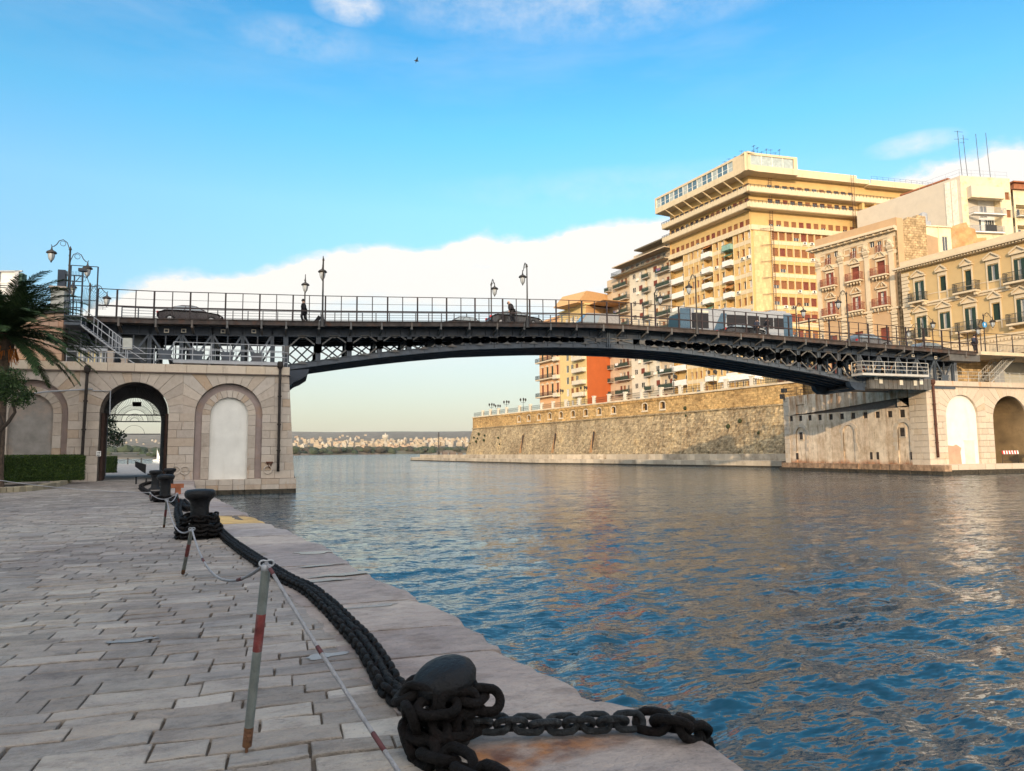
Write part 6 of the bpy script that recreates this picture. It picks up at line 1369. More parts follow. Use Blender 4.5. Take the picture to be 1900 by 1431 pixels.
def palace_yellow():
    c = atD(1672, 505, 86.5); d = atz(1900, 449, c[2]); zc = float(c[2]); dd = Vector((d[0]-c[0], d[1]-c[1])); dd.normalize(); L0 = 30
    fr = Fr(c[:2], (c[0]+dd.x*L0, c[1]+dd.y*L0)); U = lambda px, py=560: fr.U(px, py)
    b = Bld('palace', 'long yellow palace with pediments, green shutters and iron balconies', fr)
    yel = mat('palace_yellow', (.50, .36, .18), var=.05, scale=1, bump=.1, stain=.2, stcol=(.5, .36, .16))
    px = [1707, 1750.5, 1798, 1846, 1896]; us = [U(p, 540) for p in px]; st = (us[-1]-us[0])/4; us += [us[-1]+st, us[-1]+2*st]
    z10, z11 = fr.uz(1750, 540)[1], fr.uz(1750, 512.5)[1]; z20, z21 = fr.uz(1755, 610)[1], fr.uz(1755, 580)[1]
    bal = [1, 0, 1, 0, 1, 0, 1]; ks1 = ['open_g', 'shut_g', 'shut_g', 'open_g', 'open_g', 'open_g', 'shut_g']; ks2 = ['open_g', 'open_g', 'open_g', 'shut_g', 'open_g', 'open_g', 'shut_g']
    ws = []
    for i, u in enumerate(us):
        e = .75 if bal[i] else 0
        ws += [(u, z10-e, (.26 if ks1[i] == 'shut_g' else .39)*st, z11-z10+e, ks1[i]), (u, z20-e, (.28 if ks2[i] == 'shut_g' else .41)*st, z21-z20+e, ks2[i])]
    mb = MB(); wallgrid(mb, 0, L0, (z20-1.8), zc+.2, [w[:4] for w in ws], .28); b.part('facade', mb, yel, fr)
    for (u, z, w, h, k) in ws: b.win(fr, u, z, w, h, k, d=.22)
    gw = [(u, 13.2, .3*st, 2.6) for u in us]
    mb = MB(); wallgrid(mb, 0, L0, 12.7, z20-1.8, gw, .3, y=-.08)
    z = 12.9
    while z < z20-1.9: mb.box((0, -.11, z), (L0, -.08, z+.36)) if z > 16.0 else None; z += .42
    b.part('rusticated_base', mb, cream, fr)
    for (u, z, w, h) in gw: b.win(fr, u, z, w, h, 'shut_g', d=.2)
    mb = MB()
    for i, u in enumerate(us):
        for (z0, z1, w) in ((z10-(.75 if bal[i] else 0), z11, ws[2*i][2]), (z20-(.75 if bal[i] else 0), z21, ws[2*i+1][2])):
            w = w/2; ww = .05*st
            mb.box((u-w-ww-.05, -.1, z0-(0 if bal[i] else .9)), (u-w-.05, 0, z1+.1)); mb.box((u+w+.05, -.1, z0-(0 if bal[i] else .9)), (u+w+ww+.05, 0, z1+.1)); mb.box((u-w-ww-.05, -.1, z1+.1), (u+w+ww+.05, 0, z1+.55))
            if not bal[i]: mb.box((u-w-.05, -.08, z0-.16), (u+w+.05, .02, z0))
            e = w+ww+.06*st; mb.box((u-e, -.38, z1+.55), (u+e, 0, z1+.7)); mb.prism([(u-e, z1+.7), (u+e, z1+.7), (u, z1+1.3)], -.22, 0); mb.bar((u-e, -.28, z1+.76), (u, -.28, z1+1.36), .14, .28); mb.bar((u+e, -.28, z1+.76), (u, -.28, z1+1.36), .14, .28)
    for z in (z10-.95, z20-1.6): mb.box((0, -.3, z-.22), (L0, 0, z)); mb.box((0, -.12, z-.5), (L0, 0, z-.22))
    mb.box((0, -.05, z10-.06), (L0, 0, z10+.02)); mb.box((0, -.05, z20-.06), (L0, 0, z20+.02))
    z = z20-1.5
    while z < zc-.5: mb.box((.05, -.14, z), (.3*st+.07*st*(int(z/.46) % 2), 0, z+.40)); z += .46
    u = 0.0
    while u < L0: mb.box((u, -.25, z20-2.35), (u+.18, 0, z20-2.1)); u += .36
    b.part('mouldings', mb, cream, fr)
    mb = MB(); mb.box((-.5, -.5, zc), (L0, .1, zc+.2)); mb.box((-.7, -.9, zc+.2), (L0, .1, zc+.42)); mb.box((0, -.15, zc+.42), (L0, .3, zc+1.2)); u = -.4
    while u < L0: mb.box((u, -.7, zc+.02), (u+.16, -.4, zc+.2)); u += .34
    b.part('cornice', mb, cream, fr)
    mb = MB(); mb.box((0, .3, 12.7), (L0, 9, zc+1.0)); b.part('core', mb, yel, fr)
    for i, u in enumerate(us):
        if bal[i]:
            for z, w in ((z10-.75, (.34 if i == 0 else .46)*st), (z20-.75, (.34 if i == 0 else .46)*st)):
                mb = MB(); balcony(mb, u-w, u+w, z, dep=1.0, h=1.05, th=.2, mr=1)
                for q in (-.8, .8): mb.prism([(u+q*w-.15, z-.2), (u+q*w+.15, z-.2), (u+q*w+.15, z-.55), (u+q*w-.15, z-.55)][::-1], -.7, 0, m=0)
                mb.build('balcony', [cream, dark_rail], b.root, fr.M)
    b.done(); return fr
PYF = palace_yellow()

def back_buildings():
    # low pale house with two small windows behind the palaces
    c = atD(1722, 430, 104); fr = Fr((c[0]-.5, c[1]+2), (c[0]+20, c[1]-1)); U = lambda px, py=440: fr.U(px, py); Z = lambda px, py: fr.uz(px, py)[1]
    b = Bld('house', 'small cream house with narrow white windows squeezed above the yellow palace', fr)
    cm = mat('house_cream', (.70, .60, .42), var=.07, bump=.15, stain=.3, stcol=(.5, .38, .22))
    ue = U(1765); ws = [(U(1729.5), Z(1729, 462), .95, 1.9), (U(1753), Z(1753, 466), .95, 2.3)]
    mb = MB(); wallgrid(mb, U(1719), ue, 12.7, Z(1722, 421), ws, .2); mb.box((U(1719), .3, 12.7), (ue, 6, Z(1722, 421)-.2)); b.part('wall', mb, cm, fr)
    mb = MB(); mb.box((U(1718), -.2, Z(1722, 421)), (ue+.1, 4, Z(1722, 421)+.2)); mb.box((U(1741), -.12, 12.7), (U(1742), 0, Z(1722, 421))); b.part('roof_edge', mb, cm, fr)
    for w in ws: b.win(fr, *w, 'glass', d=.12)
    mb = MB(); u = U(1724, 410); z = Z(1724, 421); mb.box((u-.7, .5, z+.2), (u+.7, 1.6, z+1.1)); mb.lathe([(.6, 0), (.6, 1.3), (.3, 1.5), (.01, 1.55)], (u, 1.2, z+1.1), 10); b.part('water_tank', mb, rail_grey, fr)
    mb = MB(); q = [(U(1766), 12.7), (U(1832), 12.7), (U(1832), Z(1832, 440)), (U(1815), Z(1815, 441)), (U(1812), Z(1812, 424)), (U(1800), Z(1800, 421)), (U(1797), Z(1797, 412)), (U(1786), Z(1786, 414)), (U(1766), Z(1766, 421))]
    mb.prism(q, .2, 1.0); b.part('bare_party_wall', mb, mat('party_wall', (.48, .27, .12), var=.3, scale=.8, bump=.8, stain=.9, stcol=(.5, .40, .26), stscale=.5), fr)
    b.done()
    # tall white block
    c = atD(1781, 326, 128); zt = float(c[2]); C = c[:2]; lv = np.array(ray(300, 838))[:2]; lv = lv/np.linalg.norm(lv)
    fl = Fr((C[0]+lv[0]*22, C[1]+lv[1]*22), C); e = atz(1873, 331.5, zt); fr = Fr(C, e[:2])
    b = Bld('apartment_block', 'tall off-white apartment block with recessed balconies and four masts on its roof', fl)
    wh = mat('block_offwhite', (.54, .49, .41), var=.06, scale=.7, bump=.12, stain=.3, stcol=(.5, .42, .3)); och = mat('block_peeling', (.66, .56, .38), var=.12, scale=1.2, bump=.4, stain=.9, stcol=(.45, .30, .16), stscale=.7); wht = mat('balcony_white', (.7, .69, .66))
    mb = MB(); mb.box((0, 0, 12.7), (fl.L, 12, zt)); b.part('side_wall', mb, wh, fl)
    mb = MB(); 
    for px in (1762, 1774): mb.box((fl.U(px, 400)-.5, -.15, 12.7), (fl.U(px, 400)+.5, 0, zt-.5))
    b.part('wall_strip', mb, mat('strip_white', (.75, .70, .6), bump=0), fl)
    U = lambda px, py=390: fr.U(px, py); Z = lambda py, px=1820: fr.uz(px, py)[1]
    rec = rect(U(1797), Z(432), U(1857), Z(367)); ws = [(U(1872, 365), Z(371, 1872), 1.0, 1.4), (U(1874, 397), Z(404, 1874), 1.0, 1.5)]
    mb = MB(); mb.wall(rect(0, 12.7, fr.L, zt), [rec, rect(U(1871)-.5, Z(371, 1872), U(1871)+.5, Z(371, 1872)+1.45), rect(U(1872)-.5, Z(404, 1874), U(1872)+.5, Z(404, 1874)+1.5)], y=0, depth=1.5, t=.5); b.part('front_wall', mb, och, fr)
    mb = MB(); mb.box((rec[0][0], 1.5, rec[0][1]), (rec[1][0], 1.7, rec[2][1])); b.part('recess_wall', mb, wht, fr)
    mb = MB(); mb.box((fr.L-.2, .1, 12.7), (fr.L, 12, zt)); mb.box((.1, 1.7, 12.7), (fr.L-.2, 12, zt-.2)); b.part('core', mb, wh, fr)
    for px, py in ((1807, 395), (1836, 398)): b.win(fr, U(px), Z(py), 1.5, 2.2, 'shut_g' if 0 else 'glass', d=0, y=1.42)
    for px in (1818, 1826, 1842, 1850): b.win(fr, U(px), Z(424), 1.0, 2.2, 'glass', d=0, y=1.42)
    for w in ((U(1871), Z(371, 1872), 1.0, 1.45), (U(1872), Z(404, 1874), 1.0, 1.5)): b.win(fr, *w, 'shut_b', d=.3)
    mb = MB(); balcony(mb, U(1796), U(1857), Z(368.5), dep=1.1, h=2.0, kind='solid', th=.25); mb.build('balcony', [och, wh], b.root, fr.M)
    mb = MB(); balcony(mb, U(1797), U(1857), Z(399), dep=1.2, h=1.1, th=.22); mb.build('balcony', [wht, rail_grey], b.root, fr.M)
    mb = MB(); balcony(mb, U(1797), U(1857), Z(431), dep=.6, h=1.1, th=.22); mb.box((U(1822), -.62, Z(431)+.1), (U(1842), -.5, Z(431)+1.3), 2); mb.build('balcony', [wht, rail_grey, darkiron], b.root, fr.M)
    mb = MB(); mb.box((U(1815), 1.2, Z(376)), (U(1820), 1.5, Z(376)+.6)); b.part('air_conditioner', mb, wh_frame, fr)
    mb = MB(); railing(mb, [fl.w(fl.L-8, .2, zt), fl.w(fl.L-.2, .2, zt), fr.w(fr.L-.2, .3, zt)], 1.3, r=.018, rows=(1, .5), every=2.5); mb.build('roof_rail', rail_grey, b.root, Matrix.Identity(4))
    mb = MB(); mb.box((fl.L-14, 4, zt), (fl.L-5, 9, zt+1.5)); mb.box((fl.L-14.5, 3.6, zt+1.5), (fl.L-4.5, 9.5, zt+1.8)); b.part('roof_house', mb, mat('roof_tile_red', (.30, .12, .06), var=.2, bump=.2), fl)
    b.done()
    for k, (px, pt, pb, lab) in enumerate(((1790, 241, 325, 'tall mast with a crossbar, leftmost on the off-white block roof'), (1800, 249, 326, 'thin mast with small crossbars beside the tallest roof mast'), (1824, 247, 328, 'bare thin mast third from the left on the off-white block roof'), (1843, 245, 330, 'slightly leaning thin mast nearest the right end of the off-white roof'))):
        f_ = fr; u = fr.U(px, pb); h = fr.uz(px, pt)[1]-zt; a = thing('roof_mast', lab, 'mast', fr.w(u, .6, zt), 0, 'masts on the off-white block')
        mb = MB(); mb.tube([(0, 0, 0), (-.25, 0, h*.5), (-.4, 0, h)], .05, 5)
        if k < 2: mb.tube([(-1.2, 0, h*.97 if k == 0 else h*.9), (.9, 0, h*.99 if k == 0 else h*.92)], .03, 4); mb.tube([(-1.4, 0, h*.8), (-.1, 0, h*.82)], .03, 4)
        mb.build('pole', darkiron, a)
    # ochre block at the right edge
    c = atD(1879, 352, 150); fr = Fr(c[:2], (c[0]+15, c[1]-2)); zt = float(c[2]); b = Bld('apartment_block', 'ochre block with loggias cut off by the right edge of the view', fr)
    mb = MB(); Z = lambda py: fr.uz(1890, py)[1]
    mb.wall(rect(0, 12.7, 15, zt), [rect(.5, Z(402), 9, Z(380)), rect(.5, Z(440), 9, Z(418))], y=0, depth=1.5, t=.5); mb.box((0, 1.5, 12.7), (15, 9, zt)); b.part('wall', mb, och, fr)
    for py in (402, 440): mb = MB(); balcony(mb, .2, 9, Z(py), dep=1, h=1.0); mb.build('balcony', [wht, dark_rail], b.root, fr.M); b.win(fr, 2, Z(py), 1.6, 2.2, 'glass', d=0, y=1.4)
    mb = MB(); mb.box((-.3, -.6, zt), (15, 9, zt+.25)); mb.box((1, .6, zt+.25), (15, 9, zt+1.8)); mb.box((.4, 0, zt+1.8), (15, 9, zt+2.1)); b.part('roof', mb, MATS['roof_tile_red'], fr)
    b.done()
back_buildings()

# ------------------------------------------------------------------ landing at the far end of the bridge
def landing():
    y = 53.6; p = aty(1818, 656, y); x0 = 67.7
    t = thing('approach_wall', 'stone approach wall with a small arched doorway under the far end of the bridge', 'wall', (x0, y, 9.4)); fr = Fr((x0, 57.5), (x0+30, 57.5)); M = fr.M
    d0, d1 = fr.uz(1823, 708)[0], fr.uz(1834, 690)[0]; zt = 9.35; zd_ = fr.uz(1830, 684)[1]
    mb = MB(); mb.wall(rect(0, 9.3, d1+.8, 12.4), [arch(d0, 9.3, d1, zd_-(d1-d0)/2, 10)], depth=.5); mb.box((0, .5, 9.3), (d1+.8, 6, 12.3)); mb.build('stone_pier', mat('approach_stone', (.45, .33, .18), var=.25, scale=1.5, bump=1.0, bscale=4, extra=coursed(.6, .35, (.35, .3, .25), .04, .7), stain=.5, stcol=(.2, .13, .07)), t, M)
    mb = MB(); mb.box((d0-.1, .45, 9.3), (d1+.1, .49, zd_+.2)); mb.build('doorway', MATS['hole_dark'], t, M)
    mb = MB(); mb.box((d1+.8, .3, 9.3), (30, 6, 12.2)); mb.build('plaster_wall', mat('approach_plaster', (.42, .42, .38), var=.08, bump=.1), t, M)
    mb = MB(); mb.box((d1+1.1, .2, 9.3), (d1+2.6, .3, 11.6)); mb.box((d1+1.0, .18, 11.6), (d1+2.7, .3, 11.75)); mb.build('door', rail_grey, t, M)
    mb = MB(); mb.box((0, -3.9, 12.1), (30, 6, 12.45)); mb.box((d1+.8, -4.0, 11.8), (30, -3.5, 12.1)); mb.build('street_slab', MATS['bastion_coping'], t, M)
    t2 = thing('street_railing', 'dark railing panels along the street beyond the far end of the bridge', 'railing', (x0, 53.7, 12.45)); mb = MB(); railing(mb, [(x0+.2, 53.7, 12.45), (x0+29, 53.7, 12.45)], 1.9, r=.03, rows=(1, .42), every=2.2, post=.05)
    for k in range(110): xx = x0+1.4+k*.2; mb.tube([(xx, 53.75, 12.45), (xx, 53.75, 13.2)], .012, 4)
    mb.build('rails', rustrail, t2, Matrix.Identity(4))
    # stair going down on the right
    s = thing('metal_stair', 'pale metal staircase with railings at the right edge on the far abutment', 'staircase', (74, 54.9, 9.4))
    a = aty(1838, 706, 54.9); b_ = aty(1880, 648, 54.9); n = 16
    mb = MB()
    for k in range(n): q = k/(n-1); x = a[0]+(b_[0]-a[0])*q; z = 9.45+(12.2-9.45)*q; mb.box((x-.02, 54.9, z), (x+.3, 56.2, z+.05))
    mb.build('treads', rail_white, s, Matrix.Identity(4)); mb = MB()
    for y_ in (54.9, 56.2): mb.bar((a[0], y_, 9.4), (b_[0]+.2, y_, 12.2), .08, .22)
    mb.build('stringer', rail_white, s, Matrix.Identity(4)); mb = MB()
    for y_ in (54.85, 56.25):
        for h in (.5, 1.0): mb.tube([(a[0], y_, 9.45+h), (b_[0], y_, 12.2+h), (b_[0]+4, y_, 12.2+h)], .028, 5)
        for k in range(14): q = k/13; x = a[0]+(b_[0]-a[0])*q; z = 9.45+2.75*q; mb.tube([(x, y_, z), (x, y_, z+1.0)], .02, 4)
    mb.build('handrail', rail_white, s, Matrix.Identity(4)); mb = MB(); mb.box((b_[0], 54.9, 12.15), (b_[0]+4, 56.3, 12.25)); mb.build('landing', rail_white, s, Matrix.Identity(4))
    # corrugated shed wall behind the deck rail of the abutment
    w = thing('machine_shed', 'grey panelled shed wall under the far arm of the bridge', 'shed', (61.5, 57.2, 9.35)); mb = MB()
    mb.box((64.3, 56.6, 9.35), (67.9, 60.5, 12.0))
    for k in range(12): mb.box((64.4+k*.3, 56.56, 9.4), (64.45+k*.3, 56.6, 11.9))
    mb.build('panels', rail_grey, w, Matrix.Identity(4)); mb = MB(); mb.box((64.9, 56.5, 10.3), (65.7, 56.56, 11.1)); mb.build('notice', MATS['sign_cream'], w, Matrix.Identity(4))
landing()

# ------------------------------------------------------------------ the castle behind the viewer that keeps the near bank in shade
def castle():
    P = lambda X, D: (X*r0[0]+D*f0[0], X*r0[1]+D*f0[1])
    o = P(-29.0, -28); t = thing('castle', 'massive stone castle behind the viewer, out of view, shading the near quay', 'castle', (o[0], o[1], 0)); st = mat('castle_stone', (.40, .32, .22), var=.2, bump=.6)
    def blk(name, pts, h):
        mb = MB(); q = [P(*p) for p in pts]; n = len(q); b = len(mb.v); mb.v = [(x, y, 0) for x, y in q]+[(x, y, h) for x, y in q]; mb.f = [tuple(range(n-1, -1, -1)), tuple(range(n, 2*n))]+[(i, (i+1) % n, n+(i+1) % n, n+i) for i in range(n)]; mb.m = [0]*len(mb.f); mb.t = [.5]*len(mb.f); mb.build(name, st, t, Matrix.Identity(4))
    blk('keep', [(-9.5, -28), (-85, -28), (-85, -50), (-9.5, -50)], 32); blk('curtain_wall', [(-9.3, -30), (-9.3, -36), (14, -36), (14, -30)], 13)
castle()

# ================================================================== LAMPS
lamp_glass = glass_mat('lamp_glass', (.38, .42, .46), .25, .5)
def lantern(t, x, y, z, s=1.0):
    o = MB(); o.lathe([(.03, .62), (.05, .5), (.06, .42), (.10, .36), (.27, .26), (.33, .18), (.34, .13), (.24, .10), (.22, .08)], (x, y, z), 12); c = o.build('lantern', darkiron, t, smooth=True)
    g = MB(); g.lathe([(.21, .08), (.20, -.1), (.15, -.3), (.07, -.42), (.01, -.44)], (x, y, z), 12); g.build('lantern_glass', lamp_glass, c, wm(t), smooth=True)
    g = MB()
    for k in range(6): a = k*math.pi/3; g.tube([(x+.215*math.cos(a), y+.215*math.sin(a), z+.08), (x+.205*math.cos(a), y+.205*math.sin(a), z-.1), (x+.155*math.cos(a), y+.155*math.sin(a), z-.3), (x+.05*math.cos(a), y+.05*math.sin(a), z-.44)], .012, 4)
    g.lathe([(.05, -.42), (.06, -.46), (.02, -.54), (.005, -.56)], (x, y, z), 8); g.build('lantern_cage', darkiron, c, wm(t))
def swan(d, z0, reach=1.0, rise=.75):                            # swan-neck path in the direction d, lantern hook last
    P = [(0, z0-1.4), (.0, z0-.4), (.06, z0), (.2*reach, z0+rise*.55), (.45*reach, z0+rise*.78), (.68*reach, z0+rise*.62), (.82*reach, z0+rise*.25), (.98*reach, z0+.02), (1.1*reach, z0+.0), (1.14*reach, z0+.12)]
    return [(p[0]*d[0], p[0]*d[1], p[1]) for p in P]
def street_lamp(name, label, loc, H_, arms, group=None, r=.07):
    t = thing(name, label, 'street lamp', loc, 0, group)
    mb = MB(); mb.lathe([(.2, 0), (.2, .1), (.15, .2), (.16, .5), (.11, .7), (r, 1.0), (r*.85, H_*.6), (r*.7, H_-.2), (r*1.3, H_-.15), (r*.6, H_), (.01, H_+.1)], n=10); mb.build('post', darkiron, t, smooth=True)
    for (d, z0, reach) in arms:
        mb = MB(); S = swan(d, z0, reach); mb.tube(S, .03, 6)
        c = S[4]; mb.tube([(c[0]+.17*math.cos(a)*d[0], c[1]+.17*math.cos(a)*d[1], c[2]-.28+.17*math.sin(a)) for a in [k*math.pi/6 for k in range(-3, 10)]], .018, 4)
        for zz in (z0-1.2, z0-.5): mb.tube([(0, 0, zz), (d[0]*.08, d[1]*.08, zz)], .05, 5)
        mb.build('arm', darkiron, t); lantern(t, S[-2][0], S[-2][1], z0-.62)
    return t
for k, (px, nm) in enumerate(((598, 'lamp by the person with the suitcase'), (978, 'lamp above the dark car near mid span'), (1292, 'lamp in front of the bus'), (1572, 'lamp in front of the tan palace'))):
    x = aty(px, 603, 53.45)[0]; street_lamp('street_lamp', 'tall iron '+nm+', on the near railing', (x, 53.35, zd(x)-.4), 5.2, [((0, 1), 4.9, 1.0)], 'lamps along the near side of the bridge')
for px, nm in ((565, 'small lamp behind the person with the suitcase'), (912, 'small lamp behind the walker near mid span'), (1216, 'small lamp beside the front of the bus'), (1478, 'small lamp left of the tan palace')):
    x = aty(px, 590, 60.9)[0]; street_lamp('street_lamp', 'iron '+nm+', far side', (x, 60.95, zd(x)-.4), 5.4, [((0, -1), 5.1, 1.0)], 'lamps along the far side of the bridge')
e = .96
street_lamp('street_lamp', 'tall iron lamp with two lanterns above the stone pillar at the left', (-14.75, 56.0, 11.9), 5.4, [((-.95, -.3), 5.3, 1.0), ((.95, .3), 4.5, 1.0)], 'two-lantern lamps at the near end of the bridge', .085)
street_lamp('street_lamp', 'second iron lamp with two lanterns just right of the tall one at the left', (-15.2, 63.5, 11.9), 4.5, [((-.95, -.3), 4.5, 1.1), ((.95, .3), 3.9, 1.1)], 'two-lantern lamps at the near end of the bridge', .085)
p = aty(1713, 640, 64); street_lamp('street_lamp', 'iron lamp with two drooping arms in front of the yellow palace', (p[0], 64, 12.2), 5.2, [((-.95, .3), 4.6, 1.5), ((.95, -.3), 5.6, 1.2)], 'two-lantern lamps at the far end of the bridge')
p = aty(1828, 640, 57); street_lamp('street_lamp', 'iron lamp with a blue round sign at the far end of the bridge', (p[0], 57, 12.2), 5.0, [((.95, -.3), 4.6, .9), ((-.2, .9), 3.9, .6)], 'two-lantern lamps at the far end of the bridge')
s = aty(1825, 603, 56.8); t = thing('road_sign', 'round blue road sign with a white arrow on the lamp post at the far end', 'sign', (s[0], 56.7, s[2])); mb = MB(); mb.lathe([(.01, 0), (.32, 0), (.32, .03), (.01, .03)], n=20); mb.v = [(v[0], -v[2], v[1]) for v in mb.v]; mb.build('disc', mat('sign_blue', (.02, .22, .50), bump=0), t)
mb = MB(); mb.prism([(-.03, -.2), (.03, -.2), (.03, .02), (.12, .02), (0, .2), (-.12, .02), (-.03, .02)], -.05, -.035); mb.build('arrow', MATS['sign_white'], t)
def branch_lamp(px, py, ptop, off, lab):
    u, z = bfr.uz(px, py, off); D_ = bfr.w(u, off, ZT-.6); h = bfr.uz(px, ptop, off)[1]-ZT+.6
    t = thing('street_lamp', lab, 'street lamp', D_, 0, 'branched lamps on the bastion'); mb = MB(); mb.lathe([(.14, 0), (.1, .4), (.06, .8), (.05, h)], n=8); mb.build('post', darkiron, t)
    for k in range(3):
        a = k*2.09+.3; d = (math.cos(a), math.sin(a)); mb = MB(); mb.tube([(0, 0, h-1.2), (d[0]*.5, d[1]*.5, h-1.3), (d[0]*.8, d[1]*.8, h-1.0), (d[0]*.8, d[1]*.8, h-.8)], .04, 5); mb.build('arm', darkiron, t)
        mb = MB(); mb.lathe([(.08, 0), (.2, .1), (.26, .5), (.3, .52), (.1, .75), (.01, .85)], (d[0]*.8, d[1]*.8, h-.85), 8); mb.build('lantern', darkiron, t)
for (px, py, pt, off, lab) in ((912.5, 772, 748, 2, 'branched lamp nearest the left tip of the bastion'), (924, 772, 750.5, 7, 'branched lamp just behind the first ones at the bastion tip'), (940, 768, 743, 2, 'third branched lamp from the bastion tip'), (971, 760, 738.5, 2, 'branched lamp left of the peach building'), (1040, 745, 722, 3, 'branched lamp in front of the yellow flats'), (1084, 738, 716, 3, 'branched lamp in front of the orange-red wall'), (1250, 716, 695, 3, 'branched lamp below the middle of the bridge'), (1324, 708, 686, 4, 'branched lamp between bridge and bastion left of the white awning')): branch_lamp(px, py, pt, off, lab)

# ================================================================== VEHICLES
tyre_m = mat('tyre_rubber', (.015, .015, .015), bump=0); rim_m = mat('wheel_rim', (.35, .35, .36), rough=.35, metal=.7, bump=0)
def paint(name, col): return mat(name, col, var=.03, rough=.28, bump=0, spec=.6)
car_glass = glass_mat('car_glass', (.16, .20, .23), .04, .9); red_l = mat('tail_red', (.5, .02, .02), rough=.3, bump=0); wht_l = glass_mat('head_glass', (.7, .7, .7), .1)  # opaque car panes, the bright sky seen through them put into their colour
def car(name, label, loc, rz, L_, h, w, pm, kind='hatch', group=None, cat='car'):
    """front towards +X"""
    t = thing(name, label, cat, loc, rz, group); l = L_/2; zb_ = .32
    if kind == 'sedan': low = [(-l, .5), (-l+.05, .85), (-l+.55, .98), (-l*.25, 1.0), (l*.42, .96), (l-.35, .84), (l-.03, .62), (l, .42), (l-.15, .28), (-l+.2, .28)]; top = [(-l+.35, .96), (-l*.5, h-.12), (-l*.28, h-.01), (0, h), (l*.16, h-.06), (l*.52, .93)]
    elif kind == 'hatch': low = [(-l, .5), (-l+.02, .95), (-l+.15, 1.02), (l*.38, .98), (l-.3, .82), (l-.02, .6), (l, .42), (l-.15, .28), (-l+.15, .28)]; top = [(-l+.12, 1.0), (-l+.42, h-.06), (-l*.35, h), (l*.05, h-.03), (l*.45, .96)]
    else: low = [(-l, .4), (-l, 1.1), (l*.55, 1.1), (l-.25, .95), (l, .7), (l, .4), (l-.1, .3), (-l+.1, .3)]; top = [(-l, 1.08), (-l+.05, h-.05), (-l+.3, h), (l*.3, h), (l*.62, 1.05)]
    def loft(poly, ws, ins):
        mb = MB(); n = len(poly); secs = [(-w/2+ins, .93), (-w/2+ins*.3, .98), (-w/2, 1), (w/2, 1), (w/2-ins*.3, .98), (w/2-ins, .93)]; cx_ = sum(p[0] for p in poly)/n; cz = sum(p[1] for p in poly)/n
        for (y, k) in secs: mb.v += [(cx_+(p[0]-cx_)*k, y, cz+(p[1]-cz)*k) for p in poly]
        for a in range(len(secs)-1):
            for j in range(n): mb.f.append((a*n+j, a*n+(j+1) % n, (a+1)*n+(j+1) % n, (a+1)*n+j)); mb.m.append(0); mb.t.append(.5)
        mb.f.append(tuple(range(n-1, -1, -1))); mb.f.append(tuple((len(secs)-1)*n+j for j in range(n))); mb.m += [0, 0]; mb.t += [0, 0]; return mb
    bo = loft(low, 0, .16).build('body', pm, t, smooth=False, bevel=.03)
    mb = MB(); n = len(top); yb, yt = w/2-.06, w/2-.28
    for s_ in (-1, 1): mb.v += [(p[0], s_*(yb if i in (0, n-1) else yt), p[1]) for i, p in enumerate(top)]
    for j in range(n-1): mb.f.append((j, j+1, n+j+1, n+j)); mb.m.append(0); mb.t.append(0)
    mb.f += [tuple(range(n-1, -1, -1)), tuple(range(n, 2*n))]; mb.m += [0, 0]; mb.t += [0, 0]; ro = mb.build('roof', pm, t, bevel=.03)
    # side windows, windscreens
    g = MB(); ya = lambda z: yb+(yt-yb)*min(1, max(0, (z-top[0][1])/(h-top[0][1])))+.012
    zlo, zhi = 1.04, h-.1; xb = lambda z: top[0][0]+(top[1][0]-top[0][0])*(z-top[0][1])/(top[1][1]-top[0][1])+.16; xf = lambda z: top[-1][0]+(top[-2][0]-top[-1][0])*(z-top[-1][1])/(top[-2][1]-top[-1][1])-.16
    if kind == 'van': segs = [(.6, 1)]
    else: segs = [(0, .3), (.33, .64), (.67, 1)] if kind == 'hatch' else [(0, .46), (.5, 1)]
    for s_ in (-1, 1):
        for (q0, q1) in segs:
            P = [(xb(zlo)+(xf(zlo)-xb(zlo))*q0, zlo), (xb(zlo)+(xf(zlo)-xb(zlo))*q1, zlo), (xb(zhi)+(xf(zhi)-xb(zhi))*q1, zhi), (xb(zhi)+(xf(zhi)-xb(zhi))*q0, zhi)]
            v = [(p[0], s_*ya(p[1]), p[1]) for p in P]; g.face(v if s_ < 0 else v[::-1])
    for (a, b_, o) in ((top[-1], top[-2], .015), (top[0], top[1], -.015)):
        if kind == 'van' and o < 0: continue
        q = lambda k: (a[0]+(b_[0]-a[0])*k+o, a[1]+(b_[1]-a[1])*k+.01); p0, p1 = q(.12), q(.9); v = [(p0[0], -yb+.14, p0[1]), (p0[0], yb-.14, p0[1]), (p1[0], yt-.06, p1[1]), (p1[0], -yt+.06, p1[1])]; g.face(v if o > 0 else v[::-1])
    g.build('windows', car_glass, ro)
    for (x, s_) in ((-l*.6, -1), (l*.62, -1), (-l*.6, 1), (l*.62, 1)):
        wmb = MB(); wmb.lathe([(.2, -.1), (.31, -.1), (.33, -.05), (.33, .05), (.31, .1), (.2, .1)], n=18); wmb.v = [(v[0]+x, v[2]+s_*(w/2-.1), v[1]+.33) for v in wmb.v]; wo = wmb.build('wheel', tyre_m, t, smooth=True)
        wmb = MB(); wmb.lathe([(.01, -.11), (.2, -.095), (.21, .095), (.01, .11)], n=12); wmb.v = [(v[0]+x, v[2]+s_*(w/2-.1), v[1]+.33) for v in wmb.v]; wmb.build('rim', rim_m, wo)
    for s_ in (-1, 1):
        mb = MB(); mb.box((-l-.01, s_*(w/2-.22)-.12, .72), (-l+.12, s_*(w/2-.22)+.12, .9)); mb.build('tail_light', red_l, t); mb = MB(); mb.box((l-.25, s_*(w/2-.28)-.15, .62), (l-.05, s_*(w/2-.28)+.15, .76)); mb.build('headlight', wht_l, t)
    return t
def zr(x): return zd(x)+.03
